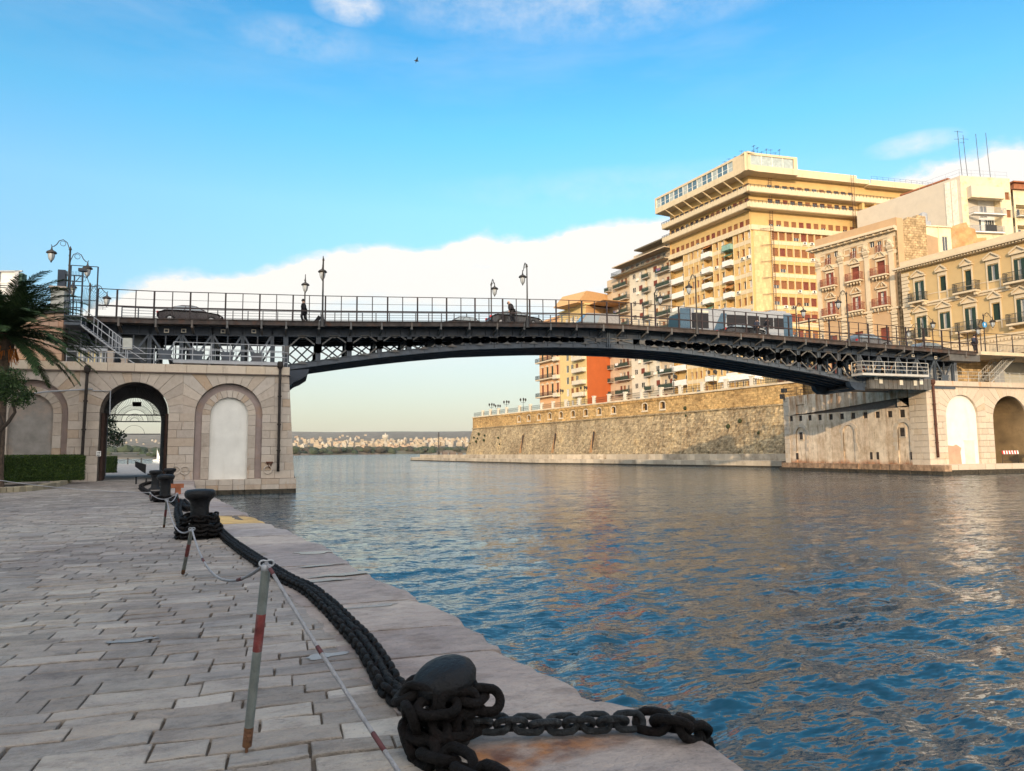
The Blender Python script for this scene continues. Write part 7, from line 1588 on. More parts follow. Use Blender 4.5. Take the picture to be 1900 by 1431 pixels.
dk = paint('paint_black', (.02, .02, .024)); gr = paint('paint_grey', (.10, .105, .12)); sv = paint('paint_silver', (.42, .43, .45)); wt = paint('paint_white', (.72, .72, .72)); mr = paint('paint_maroon', (.022, .012, .016))
car('car', 'dark saloon car near the left end of the bridge', (-6.75, 56.3, zr(-6.7)), 0, 4.5, 1.45, 1.8, mr, 'sedan', 'cars on the bridge')
car('car', 'small dark hatchback in the far lane left of the walker', (14.1, 58.9, zr(14)), math.pi, 3.6, 1.42, 1.62, dk, 'hatch', 'cars on the bridge')
car('car', 'dark saloon car below the hunched walker near mid span', (18.3, 56.3, zr(18.5)), 0, 4.6, 1.42, 1.8, dk, 'sedan', 'cars on the bridge')
car('van', 'white van near the highest point of the bridge', (26.7, 58.8, zr(28)-.1), math.pi, 5.0, 2.0, 1.9, paint('paint_dull_white', (.20, .19, .18)), 'van', None, 'van')
car('car', 'black saloon car in front of the bus', (40.9, 56.3, zr(41)), 0, 4.5, 1.42, 1.8, dk, 'sedan', 'cars on the bridge')
car('car', 'grey hatchback in front of the tan palace', (56.0, 56.3, zr(56)), 0, 4.3, 1.5, 1.8, gr, 'hatch', 'cars on the bridge')
car('car', 'silver-grey car furthest right on the bridge', (65.6, 57.6, zr(66)), 0, 4.4, 1.45, 1.8, gr, 'hatch', 'cars on the bridge')
def bus():
    x0 = 35.2; L_ = 12.4; y = 57.4; w = 2.4; z = zr(41)-.02; t = thing('bus', 'white and blue city bus crossing the bridge', 'bus', (x0+L_/2, y+w/2, z), -.025); l = L_/2; h = 3.1
    pw = paint('bus_white', (.26, .28, .31)); pb = paint('bus_blue', (.025, .07, .12))
    prof = [(-l, .35), (-l+.02, 1.1), (-l+.14, 2.5), (-l+.3, h-.12), (-l+.6, h), (l-.25, h), (l-.03, h-.15), (l, .35)]
    mb = MB(); mb.prism(prof[::-1] if 0 else [(p[0], p[1]) for p in [(-l, .35), (l, .35), (l, h-.15), (l-.2, h), (-l+.6, h), (-l+.3, h-.12), (-l+.14, 2.5), (-l+.02, 1.1)]], -w/2, w/2); mb.build('body', pw, t, bevel=.06)
    mb = MB()
    for (a, b) in ((1.2, 3.0), (5.0, 7.2), (7.3, 8.6)): mb.box((-l+a, -w/2-.02, 1.15), (-l+b, -w/2+.02, 2.6))
    for (a, b) in ((8.7, 10.2), (10.3, 11.6)): mb.box((-l+a, -w/2-.02, 1.4), (-l+b, -w/2+.02, 2.5))
    mb.build('side_windows', glass_mat('bus_glass', (.02, .02, .024), .35, .15), t)
    mb = MB(); mb.prism([(-l-.02, .95), (-l-.0, 1.1), (-l+.12, 2.5), (-l+.0, 2.5), (-l-.06, 1.0)][::-1], -w/2+.12, w/2-.12); mb.build('windscreen', glass_mat('bus_screen', (.02, .05, .07), .3, .3), t)
    mb = MB(); mb.box((-l-.02, -w/2-.025, .4), (-l+1.1, -w/2+.0, 3.0)); mb.build('blue_panel', pb, t); mb = MB(); mb.box((l-1.0, -w/2-.025, .4), (l+.01, -w/2, 2.9)); mb.build('blue_panel', pb, t); mb = MB(); mb.prism([(-l+3.2, .4), (-l+4.6, .4), (-l+5.0, 2.7), (-l+4.4, 2.7)], -w/2-.025, -w/2); mb.build('blue_panel', pb, t)
    mb = MB(); mb.box((-l+.1, -w/2+.25, 2.62), (-l+.16, w/2-.25, 2.9)); mb.box((-l+1.5, -w/2-.03, 2.66), (-l+3, -w/2, 2.86)); mb.build('destination_board', mat('board_pale', (.5, .5, .42), bump=0), t)
    mb = MB(); mb.box((-l+5, -.9, h), (-l+8, .9, h+.25)); mb.box((l-2.2, -.9, h), (l-.4, .9, h+.22)); mb.build('roof_unit', pw, t, bevel=.05)
    for x in (-l+2.9+.9, l-2.9):
        mb = MB(); mb.lathe([(.2, -.14), (.46, -.14), (.5, -.08), (.5, .08), (.46, .14), (.2, .14)], n=20); mb.v = [(v[0]+x, v[2]-w/2+.12, v[1]+.5) for v in mb.v]; wo = mb.build('wheel', tyre_m, t, smooth=True)
        mb = MB(); mb.lathe([(.01, -.15), (.25, -.13)], n=12); mb.v = [(v[0]+x, v[2]-w/2+.12, v[1]+.5) for v in mb.v]; mb.build('rim', rim_m, wo)
bus()
for (px, py, off, rz_, pm, lab, kd) in ((1076, 742, 5.5, 0, dk, 'dark car parked on the bastion below the yellow flats', 'hatch'), (1190, 722, 6, 0, gr, 'grey car parked on the bastion under the left arm of the tower', 'hatch'), (1300, 708, 6, 0, dk, 'dark car parked behind the bastion railing below the tower', 'sedan')):
    u, z = bfr.uz(px, py, off); car('car', lab, bfr.w(u, off, 12.72), math.atan2(bfr.u.y, bfr.u.x)+math.pi, 4.2, 1.5, 1.75, pm, kd, 'cars on the bastion street')
u, z = bfr.uz(1373, 700, 5); t = thing('market_awning', 'white awning on poles above the bastion railing below the bridge', 'awning', bfr.w(u, 5, 12.7), math.atan2(bfr.u.y, bfr.u.x)); mb = MB(); mb.prism([(-4, 2.3), (4, 2.3), (3.4, 3.3), (-3.4, 3.3)], -1.5, 1.5); mb.build('canopy', mat('awning_white', (.75, .74, .72), bump=0), t); mb = MB()
for x in (-3.6, 0, 3.6):
    for y in (-1.3, 1.3): mb.tube([(x, y, 0), (x, y, 2.4)], .05, 6)
mb.build('poles', rail_grey, t)

# ================================================================== PEOPLE
def person(label, loc, rz, coat, legs_c, pose='stand', bag=None, hood=False, s=1.0):
    skin = mat('skin', (.45, .28, .2), bump=0); hairm = mat('hair_dark', (.015, .012, .01), bump=0)
    st = {'stand': .0, 'walk': .22, 'hunch': .15}[pose]; lean = {'stand': .0, 'walk': .05, 'hunch': .2}[pose]
    J = {'pel': (0, 0, .95), 'ch': (lean*.7, 0, 1.25), 'nk': (lean*1.1, 0, 1.47), 'hd0': (lean*1.35, 0, 1.56), 'hd1': (lean*1.6+.02, 0, 1.70),
         'hl': (0, .09, .90), 'kl': (st*.9, .1, .50), 'al': (st*.5-.05, .1, .08), 'tl': (st*.5+.12, .1, .03), 'hr': (0, -.09, .90), 'kr': (-st*.3, -.1, .50), 'ar': (-st*1.2, -.1, .1), 'tr': (-st*1.2+.15, -.1, .03),
         'sl': (lean, .18, 1.42), 'el': (lean-.05-st*.3, .25, 1.14), 'wl': (lean+.08-st*.2, .24, .90), 'fl': (lean+.10-st*.2, .23, .82), 'sr': (lean, -.18, 1.42), 'er': (lean-.1+st*.2, -.25, 1.14), 'wr': (lean-.15+st*.5, -.26, .92), 'fr': (lean-.16+st*.5, -.26, .84)}
    Rr = {'pel': .135, 'ch': .15, 'nk': .055, 'hd0': .075, 'hd1': .098, 'hl': .09, 'kl': .06, 'al': .04, 'tl': .035, 'hr': .09, 'kr': .06, 'ar': .04, 'tr': .035, 'sl': .065, 'el': .045, 'wl': .03, 'fl': .035, 'sr': .065, 'er': .045, 'wr': .03, 'fr': .035}
    E_ = [('pel', 'ch'), ('ch', 'nk'), ('nk', 'hd0'), ('hd0', 'hd1'), ('pel', 'hl'), ('hl', 'kl'), ('kl', 'al'), ('al', 'tl'), ('pel', 'hr'), ('hr', 'kr'), ('kr', 'ar'), ('ar', 'tr'), ('nk', 'sl'), ('sl', 'el'), ('el', 'wl'), ('wl', 'fl'), ('nk', 'sr'), ('sr', 'er'), ('er', 'wr'), ('wr', 'fr')]
    def skinned(name, keys, edges, grow, material, parent, root, M=None, **k):
        me = bpy.data.meshes.new(name); idx = {q: i for i, q in enumerate(keys)}; me.from_pydata([tuple(c*s for c in J[q]) for q in keys], [(idx[a], idx[b]) for a, b in edges], []); me.materials.append(material)
        o = link(name, me, parent, M, **k); sm = o.modifiers.new('skin', 'SKIN'); sm.use_smooth_shade = True
        for q, i in idx.items(): r_ = Rr[q]*grow*s*1.15+(.02 if grow > 1 else 0); me.skin_vertices[0].data[i].radius = (r_, r_); me.skin_vertices[0].data[i].use_root = (q == root)
        sb = o.modifiers.new('sub', 'SUBSURF'); sb.levels = 1; sb.render_levels = 1; return o
    M = Matrix.Translation(Vector([float(q) for q in loc]))@Matrix.Rotation(rz, 4, 'Z')
    p = skinned('person', list(J), E_, 1.0, skin, None, 'pel', M, label=label, cat='person')
    skinned('coat', ['pel', 'ch', 'nk', 'hl', 'hr', 'sl', 'el', 'wl', 'sr', 'er', 'wr'], [('pel', 'ch'), ('ch', 'nk'), ('pel', 'hl'), ('pel', 'hr'), ('nk', 'sl'), ('sl', 'el'), ('el', 'wl'), ('nk', 'sr'), ('sr', 'er'), ('er', 'wr')], 1.4, coat, p, 'pel')
    skinned('trousers', ['pel', 'hl', 'kl', 'al', 'hr', 'kr', 'ar'], [('pel', 'hl'), ('hl', 'kl'), ('kl', 'al'), ('pel', 'hr'), ('hr', 'kr'), ('kr', 'ar')], 1.3, legs_c, p, 'pel')
    mb = MB(); h = J['hd1']; mb.lathe([(.01, .12), (.07, .10), (.105, .04), (.108, -.03), (.09, -.09)], (h[0]-.02, 0, h[2]), 12); mb.build('hood' if hood else 'hair', coat if hood else hairm, p, smooth=True)
    mb = MB(); mb.box((h[0]+.085, -.045, h[2]-.005), (h[0]+.1, -.02, h[2]+.01)); mb.box((h[0]+.085, .02, h[2]-.005), (h[0]+.1, .045, h[2]+.01)); mb.prism([(h[0]+.09, h[2]-.03), (h[0]+.125, h[2]-.035), (h[0]+.095, h[2]+.02)], -.012, .012); mb.box((h[0]+.08, -.03, h[2]-.065), (h[0]+.096, .03, h[2]-.052)); mb.build('face', hairm, p)
    return p
bk = mat('coat_black', (.02, .02, .025), bump=.1); nv = mat('coat_navy', (.03, .04, .07), bump=.1); jn = mat('jeans', (.06, .09, .15), bump=.1); gy_ = mat('jeans_grey', (.16, .18, .2), bump=.1)
z = zd(1.1)+.08
person('person in dark clothes pulling a suitcase near the left lamp', (1.15, 54.3, z), math.pi, bk, bk, 'walk')
t = thing('suitcase', 'small dark wheeled suitcase trailing behind the person on the bridge', 'suitcase', (1.95, 54.3, z)); mb = MB(); mb.box((-.14, -.2, .05), (.12, .2, .62)); o = mb.build('case', bk, t, wm(t)@Matrix.Rotation(.6, 4, 'Y'), bevel=.03); mb = MB(); mb.tube([(-.1, 0, .6), (-.14, 0, 1.0)], .015, 5); mb.build('handle', darkiron, t, wm(t)@Matrix.Rotation(-.5, 4, 'Y')); mb = MB()
for y in (-.15, .15): mb.lathe([(.01, -.02), (.05, -.02), (.05, .02), (.01, .02)], (0, y, .05), 8)
mb.build('wheels', tyre_m, t)
person('hunched person in a dark hooded coat walking above the dark car', (17.55, 56.0 if 0 else 54.35, zd(17.5)+.62-.5), math.pi*.9, bk, bk, 'hunch', hood=True, s=1.1)
person('person in dark jacket and grey jeans walking by the rear of the bus', (42.25, 54.3, zd(42)+.06), 0, bk, gy_, 'walk')
person('second walker in dark clothes just left of the one behind the bus', (41.6, 54.9, zd(41.5)+.06), 0, nv, bk, 'walk')
person('person in a navy jacket standing at the far end of the bridge railing', (67.9, 54.4, 12.5), math.pi*.5, nv, bk, 'stand')

# bird
b = atD(773, 113, 60); t = thing('seagull', 'small dark bird flying high in the blue sky', 'bird', tuple(b)); mb = MB(); mb.v = []; mb.lathe([(.01, -.22), (.06, -.1), (.07, .05), (.01, .2)], n=8); mb.v = [(v[2], v[1], v[0]) for v in mb.v]; mb.v2 = None
mb.face([(-.08, 0, .02), (.1, 0, .02), (.05, .3, .12), (-.02, .32, .12)]); mb.face([(-.08, 0, .02), (-.02, -.32, .12), (.05, -.3, .12), (.1, 0, .02)]); mb.face([(-.02, .32, .12), (.05, .3, .12), (-.02, .6, .04)]); mb.face([(-.02, -.32, .12), (-.02, -.6, .04), (.05, -.3, .12)]); mb.build('body', darkiron, t)

# ================================================================== FOREGROUND: bollards, chains, rope posts
iron = mat('painted_black_iron', (.006, .007, .009), var=.35, scale=9, rough=.45, bump=.7, bscale=18, spec=.22)
chain_m = mat('rusty_chain', (.006, .005, .005), var=.5, scale=14, rough=.6, bump=.9, bscale=40, stain=.5, stcol=(.02, .010, .008), stscale=9, spec=.16)
chain_g = mat('grey_chain', (.018, .022, .026), var=.6, scale=22, rough=.5, bump=1.0, bscale=45, stain=.5, stcol=(.10, .11, .12), stscale=18, spec=.3)
def Z1(px, py, z=QZ): return atz(px, py, z)
def bollard(px, py, h, r, label, M_=None):
    c = Z1(px, py); t = thing('bollard', label, 'bollard', (c[0], c[1], QZ), 0, 'tall mooring bollards')
    mb = MB(); mb.lathe([(r*1.15, -.02), (r*1.12, .05), (r*.92, .09), (r*.72, .14), (r*.66, .3), (r*.64, h*.62), (r*.68, h*.72), (r*.8, h*.78)], n=28); mb.build('shaft', iron, t, smooth=True)
    mb = MB(); mb.lathe([(r*.8, h*.78), (r*.98, h*.82), (r*1.08, h*.87), (r*1.1, h*.91), (r*1.04, h*.965), (r*.9, h*.99), (r*.4, h*1.005), (.0005, h*1.01)], n=28); mb.build('head', iron, t, smooth=True); return c
b1 = bollard(369, 998, .93, .26, 'large black mooring bollard wrapped in chain, nearest of the tall ones')
b2 = bollard(306, 931, .93, .26, 'second tall black mooring bollard, just left of the largest')
b3 = bollard(288, 909, .9, .26, 'third tall black mooring bollard beside the gateway')
b4 = bollard(314, 905, .95, .26, 'tall black mooring bollard furthest back, in front of the right gate jamb')
def link_chain(name, label, pts, a=.135, b_=.088, r=.026, step=None, m=None, group=None, roll0=.7, sag=0):
    P = [Vector([float(q) for q in p]) for p in pts]; step = step or (2*a-4*r*.9)
    # resample
    cum = [0]
    for p, q in zip(P[:-1], P[1:]): cum.append(cum[-1]+(q-p).length)
    n = max(2, int(cum[-1]/step)); mb = MB(); m = m or chain_m
    def at(d):
        for k in range(len(P)-1):
            if cum[k+1] >= d: return P[k].lerp(P[k+1], (d-cum[k])/max(1e-6, cum[k+1]-cum[k]))
        return P[-1]
    for i in range(n):
        d = (i+.5)*step; c = at(d); tg = (at(min(cum[-1], d+.08))-at(max(0, d-.08))).normalized(); up = Vector((0, 0, 1)) if abs(tg.z) < .9 else Vector((0, 1, 0)); s_ = tg.cross(up).normalized(); u = s_.cross(tg)
        M = Matrix(((tg.x, s_.x, u.x, c.x), (tg.y, s_.y, u.y, c.y), (tg.z, s_.z, u.z, c.z), (0, 0, 0, 1)))
        an = (roll0 if i % 2 else roll0-math.pi/2)+random.uniform(-.18, .18)
        mb.torus(M@Matrix.Rotation(an, 4, 'X')@Matrix.Rotation(random.uniform(-.06, .06), 4, 'Y'), a, b_, r, 16, 9)
    o = mb.build(name, m, None, None, smooth=True, label=label, cat='chain', group=group); return o
def smooth_pts(P, n=6):
    out = []; P = [Vector([float(q) for q in p]) for p in P]
    for i in range(len(P)-1):
        p0, p1, p2, p3 = P[max(0, i-1)], P[i], P[i+1], P[min(len(P)-1, i+2)]
        for k in range(n):
            t_ = k/n; out.append(.5*((2*p1)+(-p0+p2)*t_+(2*p0-5*p1+4*p2-p3)*t_*t_+(-p0+3*p1-3*p2+p3)*t_**3))
    out.append(P[-1]); return out
zch = QZ+.07
path = [Z1(x, y, zch) for x, y in ((392, 968), (420, 996), (455, 1022), (492, 1046), (530, 1070), (568, 1088), (604, 1116), (640, 1152), (676, 1190), (704, 1232), (724, 1268), (752, 1290), (775, 1300))]
for o_, lab in ((-.036, 'long heavy black chain along the quay, strand on the paving side'), (.036, 'long heavy black chain along the quay, strand on the water side')):
    sp_ = smooth_pts(path); sp2 = []
    for k in range(len(sp_)):
        d_ = (sp_[min(k+1, len(sp_)-1)]-sp_[max(k-1, 0)]); d_.z = 0; d_.normalize(); sp2.append(sp_[k]+Vector((d_.y, -d_.x, 0))*-o_*(-1)+Vector((0, 0, -.015)))
    link_chain('mooring_chain', lab, sp2, a=.072, b_=.046, r=.022, step=.088, roll0=.8, group='twin strands of quay chain')
# heaps of chain around the first tall bollard
def wrap(name, label, c, rad, zs, a, b_, r, m=chain_m, start=0, end=6.0, step=None):
    pts = []
    n = int((end-start)*8)
    for k in range(n+1): q = start+(end-start)*k/n; pts.append((c[0]+rad*math.cos(q), c[1]+rad*math.sin(q), zs[0]+(zs[1]-zs[0])*k/n+.02*math.sin(q*3)))
    return link_chain(name, label, pts, a, b_, r, step, m, roll0=.9)
wrap('mooring_chain', 'upper coil of black chain wrapped round the nearest tall bollard', b1, .30, (QZ+.33, QZ+.40), .1, .07, .023, start=0, end=9)
wrap('mooring_chain', 'heap of black chain round the foot of the nearest tall bollard', b1, .36, (QZ+.06, QZ+.22), .11, .075, .026, start=.5, end=13)
path = [Z1(x, y, zch) for x, y in ((345, 985), (333, 962), (330, 945), (338, 930), (350, 945), (330, 936), (316, 926), (300, 915), (282, 916), (266, 909), (262, 902), (280, 896), (297, 900))]
link_chain('mooring_chain', 'black chain running on from the first tall bollard towards the gateway', smooth_pts(path), a=.13, b_=.09, r=.03)
wrap('mooring_chain', 'black chain coiled round the foot of the second tall bollard', b2, .36, (QZ+.06, QZ+.16), .12, .08, .028, start=0, end=6.5)
# low mushroom bollard in front with its chains
c0 = Z1(822, 1388); mt_ = thing('bollard', 'low mushroom-headed iron bollard in the foreground wrapped in heavy chain', 'bollard', (c0[0], c0[1]+.06, QZ)); cm = wm(mt_)
mb = MB(); mb.lathe([(.17, -.02), (.16, .03), (.1, .08), (.085, .2), (.1, .27)], n=24); mb.build('shaft', iron, mt_, smooth=True)
mb = MB(); mb.lathe([(.09, -.085), (.135, -.07), (.16, -.035), (.168, .0), (.158, .035), (.125, .065), (.07, .082), (.03, .087), (.0005, .088)], n=28); mb.build('head', iron, mt_, cm@Matrix.Translation((.02, 0, .345))@Matrix.Rotation(-.30, 4, 'Y')@Matrix.Rotation(.22, 4, 'X')@Matrix.Diagonal((1.1, 1, 1.0, 1)), smooth=True)
hx, hy = float(c0[0]), float(c0[1])+.06
mb = MB()
def lk(x, y, z, rz, ry, rx, a=.105, b_=.064, r=.027): mb.torus(Matrix.Translation((x, y, z))@Matrix.Rotation(rz, 4, 'Z')@Matrix.Rotation(ry, 4, 'Y')@Matrix.Rotation(rx, 4, 'X'), a, b_, r, 20, 10)
for (dx, dy, dz, rz_, ry_, rx_) in ((-.13, -.07, .27, -.7, .1, 1.35), (-.05, -.15, .25, -.15, -.05, .35), (.07, -.14, .25, .15, .1, 1.45), (.16, -.06, .26, .9, .0, .3), (.18, .07, .25, 1.7, .05, 1.4), (.08, .15, .26, 2.8, 0, .5), (-.08, .14, .26, 3.5, 0, 1.5), (-.17, .05, .27, 4.3, 0, .4),
        (.21, -.09, .24, -.15, .12, .9), (.02, -.17, .15, .1, .12, .7), (.14, -.12, .14, .5, 0, 1.5), (-.1, -.15, .13, -.6, 0, .5)): lk(hx+dx, hy+dy, QZ+dz, rz_, ry_, rx_)
mb.build('mooring_chain', chain_m, None, None, smooth=True, label='heavy rusty chain links wound round the low mushroom bollard', cat='chain')
lp = [Z1(762, 1328, QZ+.22), Z1(764, 1352, QZ+.12), Z1(775, 1388, QZ+.05), Z1(800, 1402, QZ+.06), Z1(838, 1412, QZ+.07), Z1(880, 1438, QZ+.06), Z1(930, 1462, QZ+.06), Z1(985, 1500, QZ+.06)]
link_chain('mooring_chain', 'thick chain tail hanging down from the low bollard to the bottom edge', smooth_pts(lp), a=.105, b_=.064, r=.028, step=.13, roll0=.5)
lp = [Z1(800, 1345, QZ+.17), Z1(850, 1344, QZ+.17), Z1(950, 1342, QZ+.16), Z1(1060, 1340, QZ+.15), Z1(1150, 1338, QZ+.14), Z1(1195, 1336, QZ+.13)]
lp = [(hx-.12, hy-.12, QZ+.13), (hx+.1, hy-.13, QZ+.12), (hx+.5, hy-.03, QZ+.09), (hx+.95, hy+.06, QZ+.075)]
q0 = Z1(835, 1342, QZ+.12); q1 = Z1(1190, 1337, QZ+.08); q2 = Z1(1262, 1348, QZ+.09); q3 = Z1(1300, 1385, QZ-.1)
link_chain('mooring_chain', 'greyish chain stretched straight from the low bollard towards the water', [tuple(q0), tuple((q0+q1)/2+np.array([0, 0, -.015])), tuple(q1)], a=.082, b_=.046, r=.0185, step=.096, m=chain_g, roll0=.7)
link_chain('mooring_chain', 'rusty end of chain dropping over the edge of the quay into the canal', smooth_pts([tuple(q1+np.array([.01, 0, 0])), tuple(q2), tuple(q3+np.array([.04, 0, 0])), tuple(q3+np.array([.08, -.02, -.45])), tuple(q3+np.array([.08, -.02, -1.1]))]), a=.1, b_=.06, r=.025, step=.12)

# rope posts
pole_m = mat('galvanised_pole', (.14, .165, .16), var=.25, scale=12, rough=.55, bump=.35, metal=.0, stain=.5, stcol=(.16, .15, .12), stscale=6, spec=.5)
red_m = mat('faded_red_paint', (.17, .04, .04), var=.35, scale=14, rough=.6, bump=.3, stain=.6, stcol=(.32, .28, .27), stscale=9); rope_m = mat('white_rope', (.34, .35, .38), var=.15, scale=30, bump=.8, bscale=90); rope_r = mat('red_rope_band', (.10, .04, .045), var=.2, bump=.4)
rustfoot = mat('rusted_foot', (.16, .08, .045), var=.4, scale=14, bump=.8, stain=.7, stcol=(.30, .15, .05), stscale=9)
tops = []
def post(bx, by, tx, ty, label, h=1.0, r=.024, band=(.55, .75)):
    b = Vector(Z1(bx, by)); T = Vector([float(q) for q in Z1(tx, ty, QZ+h)]); dd = T-b; T = b+dd*min(1.0, 1.15*h/dd.length) if dd.length > 1.6*h else T
    t = thing('rope_post', label, 'post', tuple(b), 0, 'leaning rope posts'); I = Matrix.Identity(4); seg = lambda a, c: [tuple(b+(T-b)*a), tuple(b+(T-b)*c)]
    mb = MB(); mb.tube(seg(.13, .999), r, 16); mb.build('pole', pole_m, t, I, smooth=False)
    mb = MB(); mb.tube(seg(band[0], band[1]), r*1.03, 16); mb.build('red_band', red_m, t, I)
    mb = MB(); mb.tube(seg(.035, .14), r*1.02, 16); mb.tube(seg(-.01, .05), r*.35, 8); mb.build('foot', rustfoot, t, I)
    e = (T-b).normalized(); mb = MB(); c = T+e*.015; Mx = Matrix.Translation(c)@Matrix.Rotation(math.pi/2, 4, 'X'); 
    for dx in (-.028, .028): mb.torus(Matrix.Translation(c+Vector((dx*.6, 0, .004)))@Matrix.Rotation(math.pi/2, 4, 'X'), .02, .016, .005, 12, 6)
    mb.lathe([(r*.9, -.02), (r*1.1, -.015), (r*1.1, .01), (.01, .014)], T, 12); mb.build('eyelet', rail_grey, t, I, smooth=True)
    tops.append(T+e*.02); return T+e*.02
T1 = post(457, 1396, 494, 1052, 'grey metal rope post with a worn red band, nearest the viewer')
T2 = post(339, 1066, 365, 938, 'leaning rope post with a red band in front of the large bollard', band=(.45, .72))
T3 = post(304, 979, 313, 899, 'leaning rope post left of the large bollard', band=(.45, .7))
T4 = post(334, 940, 321, 884, 'small rope post between the second bollard and the largest', band=(.4, .7)); T5 = post(279, 927, 275, 880, 'small leaning rope post left of the second bollard', band=(.4, .7))
def rope(name, label, A_, B_, sag, r=.009, bands=(), n=24):
    A_, B_ = Vector([float(q) for q in A_]), Vector([float(q) for q in B_]); P = [A_.lerp(B_, k/n)-Vector((0, 0, sag*4*(k/n)*(1-k/n))) for k in range(n+1)]
    t = thing(name, label, 'rope', tuple(A_)); mb = MB(); mb.tube(P, r, 7); mb.build('cord', rope_m, t, Matrix.Identity(4), smooth=True)
    if bands:
        mb = MB()
        for (a, b) in bands:
            k0, k1 = int(a*n), max(int(a*n)+1, int(b*n)); mb.tube(P[k0:k1+1], r*1.12, 7)
        mb.build('bands', rope_r, t, Matrix.Identity(4), smooth=True)
off = Z1(756, 1445, QZ+.35); off = Vector([float(q) for q in off]); off2 = T1+(off-T1)*1.35
rope('barrier_rope', 'white rope with red bands running from the nearest post to the bottom edge', T1, off2, .03, .0095, ((.04, .07), (.33, .37), (.62, .67)), 40)
rope('barrier_rope', 'sagging rope between the nearest post and the next one', T2, T1, .30, .0105, ((.3, .33), (.8, .83))); rope('barrier_rope', 'sagging rope in front of the large bollard', T3, T2, .27, .0115, ()); rope('barrier_rope', 'short rope sagging across the second bollard', T5, T4, .2, .012, ()); rope('barrier_rope', 'short slack rope beside the second bollard', T4, T3, .12, .012, ())
rope('barrier_rope', 'long thin rope stretched from the bollards to the left in front of the hedge', T5, Z1(-40, 885, QZ+.85), .12, .012, (), 30)
# dark plate on a rail beside the gateway
c = aty(261, 868, 44); t = thing('steel_plate', 'dark steel plate propped on a pipe beside the gateway bollards', 'plate', (c[0], 44, QZ)); mb = MB(); k = [aty(x, y, 44) for x, y in ((251, 856), (271, 862), (270, 879), (262, 874), (251, 866))]; mb.prism([(p[0]-c[0], p[2]-QZ) for p in k][::-1], -.06, .06); mb.build('plate', iron, t); mb = MB(); mb.tube([(.35, 0, .55), (1.5, .1, .2)], .04, 6); mb.tube([(-.2, 0, .4), (-.2, 0, 0)], .04, 6); mb.tube([(.3, 0, .3), (.3, 0, 0)], .04, 6); mb.build('support', iron, t)
c = Z1(330, 917); t = thing('mooring_tackle', 'rusty wooden block lying behind the largest bollard', 'block', tuple(c), .3); mb = MB(); mb.box((-.5, -.1, .25), (.2, .1, .42)); mb.box((-.1, -.08, 0), (.1, .08, .25)); mb.build('block', mat('rusty_wood', (.28, .10, .05), var=.3, bump=.5), t)
# far chain fence on the promenade through the arch
for k, (px, py) in enumerate(((237, 858), (262, 858), (212, 858))):
    c = atz(px, py-.5, QZ); s_ = 1.0
    t = thing('chain_post', ('short post of the chain fence at the end of the promenade, middle one', 'short chain fence post to the right at the end of the promenade', 'short chain fence post to the left at the end of the promenade')[k], 'post', (c[0]*.75, c[1]*.75, QZ), 0, 'chain fence posts beyond the arch'); mb = MB(); mb.lathe([(.14, 0), (.09, .2), (.08, .95), (.13, 1.05), (.01, 1.15)], n=8); mb.build('stem', darkiron, t)
    mb = MB(); mb.tube([(0, 0, .9), (1.1, 0, .65), (2.2, 0, .9)], .035, 5); mb.build('chain_swag', darkiron, t)

